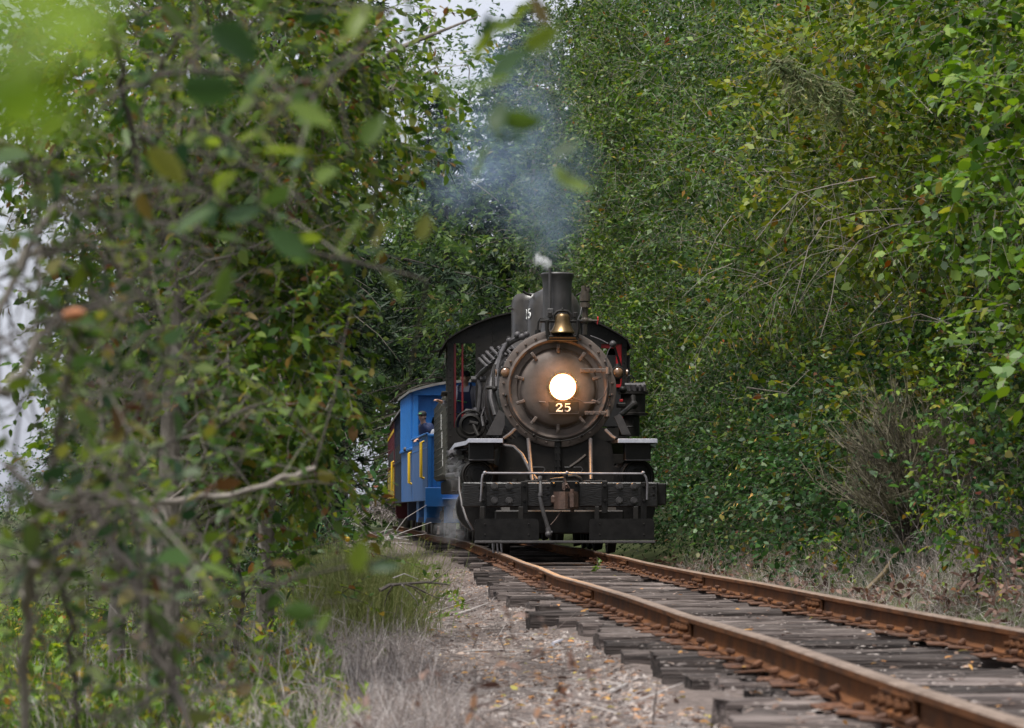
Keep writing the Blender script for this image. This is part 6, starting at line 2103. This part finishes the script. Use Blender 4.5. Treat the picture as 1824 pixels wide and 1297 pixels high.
# brush heap by the coaches
h0 = P(690, 950, 36)
heap = empty('brush_heap', (h0[0], h0[1], -.5), 0, 'heap of bleached brushwood on the ground below the coaches', 'brushwood')
m = MB()
for k in range(24):
    a = P(rg.uniform(655, 715), rg.uniform(950, 972), 36 + rg.uniform(-1, 1)); d = rg.normal(0, 1, 3) * (.5, .4, .3) + (0, 0, .16)
    m.tube([a, a + d * .35 + rg.normal(0, .03, 3), a + d * .7], [.009, .006, .003], 4)
m.build('twigs', STICKM, heap, off=(h0[0], h0[1], -.5))['kind'] = 'stuff'
# dry grass heads hanging by the coaches
g0 = P(650, 905, 30)
dg = empty('seed_grass', tuple(g0), 0, 'pale nodding seed heads of dry grass against the dark shade', 'grass')
m = MB(); Pb, Dd = [], []
for k in range(10):
    a = P(600 + rg.uniform(0, 30), 935 + rg.uniform(-8, 8), 30); b = P(655 + rg.uniform(-10, 50), 892 + rg.uniform(-6, 18), 30); e = b + np.array((.12, 0, -.07))
    m.tube([a, (a + b) / 2 + (0, 0, .05), b, e], [.004, .004, .003, .002], 4)
    for q in range(9): Pb.append(b + (e - b) * rg.random()); Dd.append((rg.normal(0, .2), rg.normal(0, .2), -1))
m.build('stems', DRYGRASS, dg, off=g0)['kind'] = 'stuff'
lv = spray_leaves(rg, np.array(Pb), np.array(Dd), np.full(len(Pb), .08), 4, .035, wr=.3)
V, Fq = leaf_verts(*lv, 'needle'); np_mesh('seed_heads', V - g0, [Fq], DRYGRASS, dg)['kind'] = 'stuff'
# tiny green sprout between the rails
sp0 = np.array((cen(35.5) - .0 + .35, 35.5, -.17))
sp = empty('green_sprout', tuple(sp0), 0, 'tiny green sprout between the rails just ahead of the pilot', 'plant')
lv = spray_leaves(rg, np.repeat(sp0[None], 3, 0), rg.normal(0, .3, (3, 3)) + (0, 0, 1), np.array((.16, .12, .2)), 7, .06, wr=.6)
V, Fq = leaf_verts(*lv, 'hex'); np_mesh('leaves', V - sp0, [Fq], ALDER2, sp)
MB().tube([(0, 0, -.03), (.01, 0, .1), (.0, 0, .18)], .004, 5).build('stem', BROOMM, sp)
print('tris after ground', NTRI)

# ------------------------------------------------------------------ smoke and steam
def volume_mat(name, col, dens, nscale, thr=.35, soft=1.4, aniso=.1, seedv=0.0):
    m = bpy.data.materials.new(name)
    m.use_nodes = True
    n = m.node_tree
    for x in list(n.nodes):
        if x.type == 'BSDF_PRINCIPLED': n.nodes.remove(x)
    v = n.nodes.new('ShaderNodeVolumePrincipled')
    v.inputs['Color'].default_value = (*col, 1)
    v.inputs['Anisotropy'].default_value = aniso
    tc = n.nodes.new('ShaderNodeTexCoord')
    gr = n.nodes.new('ShaderNodeTexGradient'); gr.gradient_type = 'SPHERICAL'
    n.links.new(tc.outputs['Object'], gr.inputs['Vector'])
    oi = n.nodes.new('ShaderNodeObjectInfo')
    vm = n.nodes.new('ShaderNodeVectorMath'); vm.operation = 'ADD'
    n.links.new(tc.outputs['Object'], vm.inputs[0])
    cb = n.nodes.new('ShaderNodeCombineXYZ')
    ml = n.nodes.new('ShaderNodeMath'); ml.operation = 'MULTIPLY'; ml.inputs[1].default_value = 50
    n.links.new(oi.outputs['Random'], ml.inputs[0])
    for k in range(3): n.links.new(ml.outputs[0], cb.inputs[k])
    n.links.new(cb.outputs[0], vm.inputs[1])
    nz = n.nodes.new('ShaderNodeTexNoise')
    nz.inputs['Scale'].default_value = nscale; nz.inputs['Detail'].default_value = 4; nz.inputs['Distortion'].default_value = .6
    n.links.new(vm.outputs[0], nz.inputs['Vector'])
    mr = n.nodes.new('ShaderNodeMapRange')
    mr.inputs['From Min'].default_value = thr; mr.inputs['From Max'].default_value = .72
    mr.inputs['To Min'].default_value = 0; mr.inputs['To Max'].default_value = dens
    n.links.new(nz.outputs['Fac'], mr.inputs['Value'])
    pw = n.nodes.new('ShaderNodeMath'); pw.operation = 'POWER'; pw.inputs[1].default_value = soft
    n.links.new(gr.outputs['Fac'], pw.inputs[0])
    mu = n.nodes.new('ShaderNodeMath'); mu.operation = 'MULTIPLY'
    n.links.new(mr.outputs[0], mu.inputs[0]); n.links.new(pw.outputs[0], mu.inputs[1])
    n.links.new(mu.outputs[0], v.inputs['Density'])
    n.links.new(v.outputs[0], n.nodes['Material Output'].inputs['Volume'])
    return m


def puff_mesh():
    return MB().ball((0, 0, 0), 1.0, 16, 10)


def puffs(root, name, mat, lst):
    me = None
    for (c, rr) in lst:
        if me is None:
            o = puff_mesh().build(name, mat, root); me = o.data
        else:
            o = bpy.data.objects.new(name, me); COL.objects.link(o); o.parent = root
        o.location = tuple(np.array(c) - np.array(root.location))
        o.scale = (rr, rr, rr) if np.isscalar(rr) else rr
        o.rotation_euler = (random.uniform(-.3, .3), random.uniform(-.3, .3), random.uniform(0, 6))
        o['kind'] = 'stuff'


SMOKE = volume_mat('drifting_smoke', (.50, .67, .98), .25, 1.5, .36, 1.0)
s0 = P(990, 480, 41.8)
smk = empty('smoke_plume', tuple(s0), 0, 'thin blue grey smoke drifting up and back from the smokestack', 'smoke', kind='stuff')
puffs(smk, 'smoke', SMOKE, [(P(985, 452, 42.6), (.42, .6, .5)), (P(965, 410, 44), (.7, .9, .75)), (P(955, 350, 46), (1.0, 1.2, 1.05)), (P(900, 320, 49), (1.25, 1.4, 1.15)), (P(935, 255, 51), (1.45, 1.6, 1.3)),
                            (P(850, 270, 54), (1.3, 1.6, 1.2)), (P(915, 175, 56), (1.5, 1.7, 1.35)), (P(900, 90, 61), (1.6, 1.7, 1.4)), (P(1005, 395, 44), (.55, .8, .6)), (P(1000, 310, 47), (.8, 1.0, .9)), (P(800, 330, 56), (1.5, 1.6, 1.1))])
STEAM = volume_mat('white_steam', (.95, .96, .98), 26, 1.9, .40, 1.0)
t0 = P(975, 470, 41.2)
puffs(empty('steam_wisp', tuple(t0), 0, 'wisp of white steam at the mouth of the exhaust pipe', 'steam', kind='stuff'), 'steam', STEAM,
      [(P(974, 470, 41.2), (.10, .10, .12)), (P(966, 464, 41.2), (.12, .1, .09)), (P(958, 461, 41.2), (.09, .09, .13))])
STEAM2 = volume_mat('cylinder_steam', (.93, .94, .97), 1.7, 2.4, .40, 1.2)
t0 = P(820, 935, 40.6)
puffs(empty('cylinder_steam', tuple(t0), 0, 'grey white steam leaking beside the left cylinder down to the rail', 'steam', kind='stuff'), 'steam', STEAM2,
      [(P(815, 925, 40.9), (.32, .4, .5)), (P(806, 942, 41), (.42, .4, .24)), (P(822, 900, 41), (.28, .3, .4)), (P(814, 840, 40.8), (.24, .3, .3))])

HALO_MIST = volume_mat('halo_mist', (.95, .93, .90), .075, 1.2, .2, 1.8)  # added haze volume, put here only to give the headlight its halo
_c = Matrix.Rotation(LH, 4, 'Z') @ Vector((hx, SY - .55, hz))
t0 = np.array((_c.x + LX0, _c.y + LY0, _c.z))
puffs(empty('halo_mist', tuple(t0), 0, 'thin mist added round the smokebox front to give the headlight its halo', 'mist', kind='stuff'), 'mist', HALO_MIST, [(t0, (.78, .55, .78))])

# ------------------------------------------------------------------ the near shrub the view is taken through
rn = np.random.default_rng(91)
def near_leaf_mesh(seed, wr):
    r = np.random.default_rng(seed)
    L = 1.0
    ys_ = [0, .12, .30, .52, .74, .90, 1.0]
    hw_ = [0, .30, .48, .50, .36, .16, 0]
    vs = [(0, y_, -.16 * y_ * y_ + .02) for y_ in ys_]
    fs = []
    a = len(vs)
    for y_, h_ in list(zip(ys_, hw_))[1:-1]:
        vs.append((h_ * wr * (1 + r.normal(0, .08)), y_ + r.normal(0, .015), -.16 * y_ * y_ + .10 + r.normal(0, .02)))
    b = len(vs)
    for y_, h_ in list(zip(ys_, hw_))[1:-1]:
        vs.append((-h_ * wr * (1 + r.normal(0, .08)), y_ + r.normal(0, .015), -.16 * y_ * y_ + .10 + r.normal(0, .02)))
    for o, sg in ((a, 1), (b, -1)):
        fs.append((0, o, 1) if sg > 0 else (0, 1, o))
        for k in range(4):
            q = (k + 1, o + k, o + k + 1, k + 2)
            fs.append(q if sg > 0 else q[::-1])
        fs.append((5, o + 4, 6) if sg > 0 else (5, 6, o + 4))
    me = bpy.data.meshes.new('leaf')
    me.from_pydata(vs, [], fs); me.update()
    me.materials.append(NEARLEAF)
    me.polygons.foreach_set('use_smooth', np.ones(len(me.polygons), dtype=bool))
    return me


NL = [near_leaf_mesh(k, w) for k, w in enumerate((.50, .58, .44, .54))]


def set_leaf(parent, p, d, n_, size, me=None):
    o = bpy.data.objects.new('leaf', me or NL[int(rn.integers(4))])
    COL.objects.link(o); o.parent = parent
    d = Vector(d).normalized(); n_ = Vector(n_); x = d.cross(n_).normalized(); z = x.cross(d)
    mt = Matrix((x, d, z)).transposed().to_4x4()
    o.matrix_local = Matrix.Translation(Vector(np.array(p) - np.array(parent.location))) @ mt @ Matrix.Scale(size, 4)
    return o


shr = empty('near_shrub', (-.95, 6.2, -.6), 0, 'out of focus shrub close to the eye, lichened stems and olive leaves', 'shrub', 'shrubs close to the eye')
O_ = np.array(shr.location)
stems = [  # pixels of the photograph, distance, thickness in pixels
    ([(104, 350), (50, 446), (8, 535), (-40, 640)], 4.6, 15, BARK), ([(300, 560), (220, 575), (140, 500), (80, 442), (20, 480)][1:], 4.8, 10, BARK),
    ([(168, 350), (185, 400), (215, 490), (292, 572), (298, 640)], 5.0, 9, BARK), ([(-30, 720), (20, 690), (60, 620), (92, 575), (122, 562)], 3.9, 20, BARK),
    ([(140, 575), (115, 690), (98, 800), (70, 950), (60, 1015)], 4.2, 16, BARK), ([(78, 440), (70, 560)], 4.6, 9, BARK),
    ([(62, 1000), (48, 1060), (50, 1130), (42, 1320), (40, 1900)], 4.0, 24, BARKP), ([(95, 1005), (116, 1060), (122, 1140), (150, 1400), (150, 1800)], 4.6, 13, BARKD),
    ([(140, 870), (191, 953), (230, 1014), (247, 1056), (285, 1170), (307, 1218), (335, 1280), (400, 1600)], 4.8, 15, BARKD),
    ([(230, 895), (301, 892), (382, 888), (494, 858), (560, 834)], 6.2, 13, BARKP), ([(200, 812), (239, 805), (308, 790), (385, 759), (458, 722)], 6.4, 9, BARKD),
    ([(150, 860), (260, 925), (306, 971), (350, 1000), (400, 1030)], 5.6, 9, BARKD), ([(180, 700), (185, 850), (200, 900), (262, 940)], 5.6, 7, BARK), ([(265, 940), (262, 1060), (255, 1150), (258, 1250)], 5.2, 9, BARK),
    ([(200, 40), (215, 140), (235, 230), (250, 360), (265, 430)], 5.4, 13, BARKD), ([(320, 60), (260, 160), (250, 240)], 5.0, 8, BARK), ([(230, 150), (330, 130), (440, 120), (560, 170)], 4.0, 8, BARKD),
    ([(250, 240), (360, 330), (500, 430), (640, 470), (760, 500)], 4.4, 9, BARKD), ([(300, 640), (250, 760), (180, 800)], 5.2, 8, BARK), ([(0, 250), (60, 330), (150, 380)], 4.4, 9, BARK),
    ([(330, 1080), (470, 1045), (620, 1010), (720, 990)], 4.8, 6, BARKD), ([(10, 830), (90, 900), (160, 880), (260, 905)], 4.0, 12, BARKD), ([(560, 170), (640, 90), (700, 20)], 4.0, 7, BARKD)]
node_pts = []
for pl, Y, th, mt in stems:
    Y *= 1.42
    pts = [P(a, b, Y + .12 * k * (1 if len(pl) % 2 else -1)) for k, (a, b) in enumerate(pl)]
    for p in pts:
        p[2] = max(p[2], -.75)
    u = np.linspace(0, 1, len(pts) * 3)
    pp = np.array([np.interp(u, np.linspace(0, 1, len(pts)), [p[c] for p in pts]) for c in range(3)]).T
    pp[1:-1] += rn.normal(0, .006, (len(pp) - 2, 3))
    r_ = th / 2 * Y / F
    MB().tube(pp, np.linspace(r_, r_ * .7, len(pp)), 8).build('stem', mt, shr, off=O_)
    node_pts += list(pp)
MB().tube([P(120, 562, 5.05), P(134, 560, 5.03), P(152, 556, 5.0)], [.0105, .013, .003], 8).build('broken_end', CUTWOOD, shr, off=O_)
node_pts = np.array(node_pts)
# twigs off the stems, leaves along the twigs
n = 330
b = node_pts[rn.integers(len(node_pts), size=n)]
D = nrm(rn.normal(0, 1, (n, 3)) * (1, .6, .8) + (.15, 0, .15)); SLs = rn.uniform(.15, .5, n)
px_ = CX + (b + D * SLs[:, None])[:, 0] / (b + D * SLs[:, None])[:, 1] * F
py_ = HY - (b + D * SLs[:, None] - (0, 0, HC))[:, 2] / (b + D * SLs[:, None])[:, 1] * F
kp = (px_ < 640) & ~((px_ < 130) & (py_ > 330) & (py_ < 880) & (rn.random(n) < .75))
b, D, SLs = b[kp], D[kp], SLs[kp]
Vt, Ft = twig_tris(b, D, SLs, .0017, .3)
np_mesh('twigs', Vt - O_, [Ft], BARK, shr)['kind'] = 'stuff'
m = MB()
for k in range(240):
    a = node_pts[rn.integers(len(node_pts))]
    d = nrm(rn.normal(0, 1, 3) * (1, .5, .9) + (.1, 0, .1)) * rn.uniform(.2, .75)
    if CX + (a + d)[0] / (a + d)[1] * F > 700: continue
    w_ = rn.normal(0, .05, 3)
    m.tube([a, a + d * .35 + w_, a + d * .7 + w_ * .4, a + d - (0, 0, .06)], [.0036, .003, .0022, .001], 4)
m.build('bare_twigs', BARKD, shr, off=O_)['kind'] = 'stuff'
Pp, Dd, Nn, LL, WW = spray_leaves(rn, b, D, SLs, 5, .052, .56, .3)
od = rn.permutation(len(Pp))
big = od[:230]; rest = od[230:]
for i in big:
    set_leaf(shr, Pp[i], Dd[i], Nn[i], LL[i])
V, Fq = leaf_verts(Pp[rest], Dd[rest], Nn[rest], LL[rest], WW[rest], 'hex')
np_mesh('foliage', V - O_, [Fq], NEARMASS, shr)['kind'] = 'stuff'

# a bough hanging in from above, nearer still
bg = empty('near_bough', tuple(P(820, -300, 4.2)), 0, 'blurred leafy bough hanging into view over the locomotive', 'branch', 'shrubs close to the eye')
Ob = np.array(bg.location)
hang = [(642, 31, 4.0, .085, 70), (635, 69, 4.0, .07, 20), (727, 23, 3.6, .07, 80), (870, 50, 3.5, .055, 95), (866, 73, 3.5, .06, 60), (900, 46, 3.5, .05, 10), (931, 19, 3.5, .05, 60), (958, 15, 3.4, .05, 120),
        (972, 65, 3.0, .06, 35), (916, 108, 3.0, .07, 35), (877, 146, 3.2, .065, 30), (831, 150, 3.4, .055, 15), (797, 181, 3.6, .075, -50), (665, 227, 3.6, .06, 60), (723, 247, 3.4, .065, -35), (889, 204, 2.9, .05, 80),
        (935, 214, 2.9, .055, -8), (924, 247, 2.9, .055, 5), (858, 285, 3.6, .06, 80), (1012, 266, 3.2, .045, 30), (1030, 328, 3.2, .075, -48), (627, 409, 3.6, .075, 65), (677, 416, 3.6, .05, 75), (754, 401, 3.8, .05, 70),
        (816, 443, 3.4, .05, -15), (705, 515, 3.4, .06, -45), (662, 447, 3.4, .045, 10), (560, 210, 3.4, .08, -20), (480, 120, 3.2, .08, 40), (430, 85, 3.0, .085, -30), (520, 270, 3.4, .08, 5), (590, 300, 3.8, .07, 60), (380, 160, 3.1, .08, 0),
        (520, 440, 3.6, .085, -30), (400, 500, 3.8, .08, 60), (440, 380, 3.8, .07, 20), (640, 985, 3.6, .055, 80), (690, 1010, 3.6, .05, 10), (560, 720, 4.4, .05, 60), (350, 390, 3.6, .07, 40), (300, 300, 3.6, .08, -40), (540, 1090, 3.6, .06, 0), (580, 1105, 3.8, .05, 60)]
for (px, py, Y, sz, ang) in hang:
    Y *= 1.25; sz *= 1.2
    a = radians(ang)
    d = np.array((cos(a), rn.normal(0, .35), sin(a)))
    c = P(px, py, Y) - d * sz * .5
    set_leaf(bg, c, d, rn.normal(0, .6, 3) + (0, -.5, .65), sz * .92)
for pl, Y, th in (([(960, -300), (958, -60), (962, 20), (950, 60), (925, 110), (890, 150), (850, 165)], 3.3, 5), ([(640, -300), (645, -60), (650, 60), (640, 100)], 4.0, 6), ([(962, 20), (975, 120), (990, 200), (1008, 255), (1020, 310)], 3.2, 3.5), ([(890, 150), (888, 190), (905, 210)], 3.1, 3.5),
                  ([(640, 100), (655, 200), (670, 330), (660, 420), (690, 500)], 3.8, 4.5), ([(400, -200), (430, 40), (470, 130), (530, 260), (560, 300)], 3.4, 7)):
    MB().tube([P(a, b_, Y * 1.25) for a, b_ in pl], np.linspace(th, th * .5, len(pl)) * .5 * Y / F, 6).build('stem', BARKD, bg, off=Ob)
# leaves almost touching the lens, lime green
tb = empty('lime_bough', tuple(P(60, -400, .95)), 0, 'lime green leaves right in front of the eye, blurred to a glow', 'branch', 'shrubs close to the eye')
Ot = np.array(tb.location)
lime_me = NL[1].copy(); lime_me.materials.clear(); lime_me.materials.append(LIMELEAF)
for (px, py, Y, sz, ang) in ((-40, 60, .9, .05, 10), (90, 30, .9, .05, -20), (60, 110, .95, .045, 30), (-60, 170, .9, .05, 0), (60, 190, .9, .045, -15), (170, 30, 1.1, .04, 60), (-30, 0, 1.0, .05, 70), (30, 150, 1.0, .04, 80)):
    a = radians(ang)
    d = np.array((cos(a), rn.normal(0, .3), sin(a)))
    set_leaf(tb, P(px, py, Y) - d * sz * .5, d, rn.normal(0, .3, 3) + (0, -.7, .7), sz, lime_me)
MB().tube([P(60, -400, .95), P(40, -100, .95), P(50, 80, .95), P(20, 190, .95)], .0012, 5).build('stem', BARK, tb, off=Ot)
# dried weed stalks with curled leaves, low and near
GD = 'dried weeds beside the path near the eye'
for q, (px, ptop, Y, lab) in enumerate(((965, 1045, 7.5, 'dried brown weed, tallest of the blurred ones before the gravel'), (905, 1090, 8.0, 'dried brown weed with curled leaves next to the tallest one'), (850, 1085, 8.5, 'dried brown weed standing in the grey stalks'), (985, 1170, 8.2, 'short dried weed before the pale stick'), (1055, 1200, 8.6, 'dried weed farthest out on the gravel'), (1010, 1150, 9.2, 'thin dried weed with one drooping leaf'), (760, 1180, 8.2, 'dried weed among dead leaves at the bottom edge'), (640, 1200, 7.8, 'dried weed beside a few green leaves'))):
    c = P(px, ptop, Y); g = float(surf(c[0], Y))
    b0 = np.array((c[0] + rn.normal(0, .03), Y, g))
    w = empty('dried_weed', tuple(b0), 0, lab, 'weed', GD)
    k = 6
    tl = np.array([b0 + (c - b0) * t + rn.normal(0, .008, 3) * (t > 0) for t in np.linspace(0, 1, k)])
    MB().tube(tl, np.linspace(.0028, .0012, k), 5).build('stem', STICKD, w, off=b0)
    ii = rn.uniform(.35, 1, 9)
    pb = np.array([np.interp(ii, np.linspace(0, 1, k), tl[:, a]) for a in range(3)]).T
    lv = spray_leaves(rn, pb, rn.normal(0, 1, pb.shape) + (0, 0, -.2), np.full(9, .04), 2, .038, wr=.5, droop=.3)
    V, Fq = leaf_verts(*lv, 'hex')
    np_mesh('leaves', V - b0, [Fq], DRIEDLEAF if 'DRIEDLEAF' in globals() else DEADLEAF, w)['kind'] = 'stuff'
print('tris', NTRI)
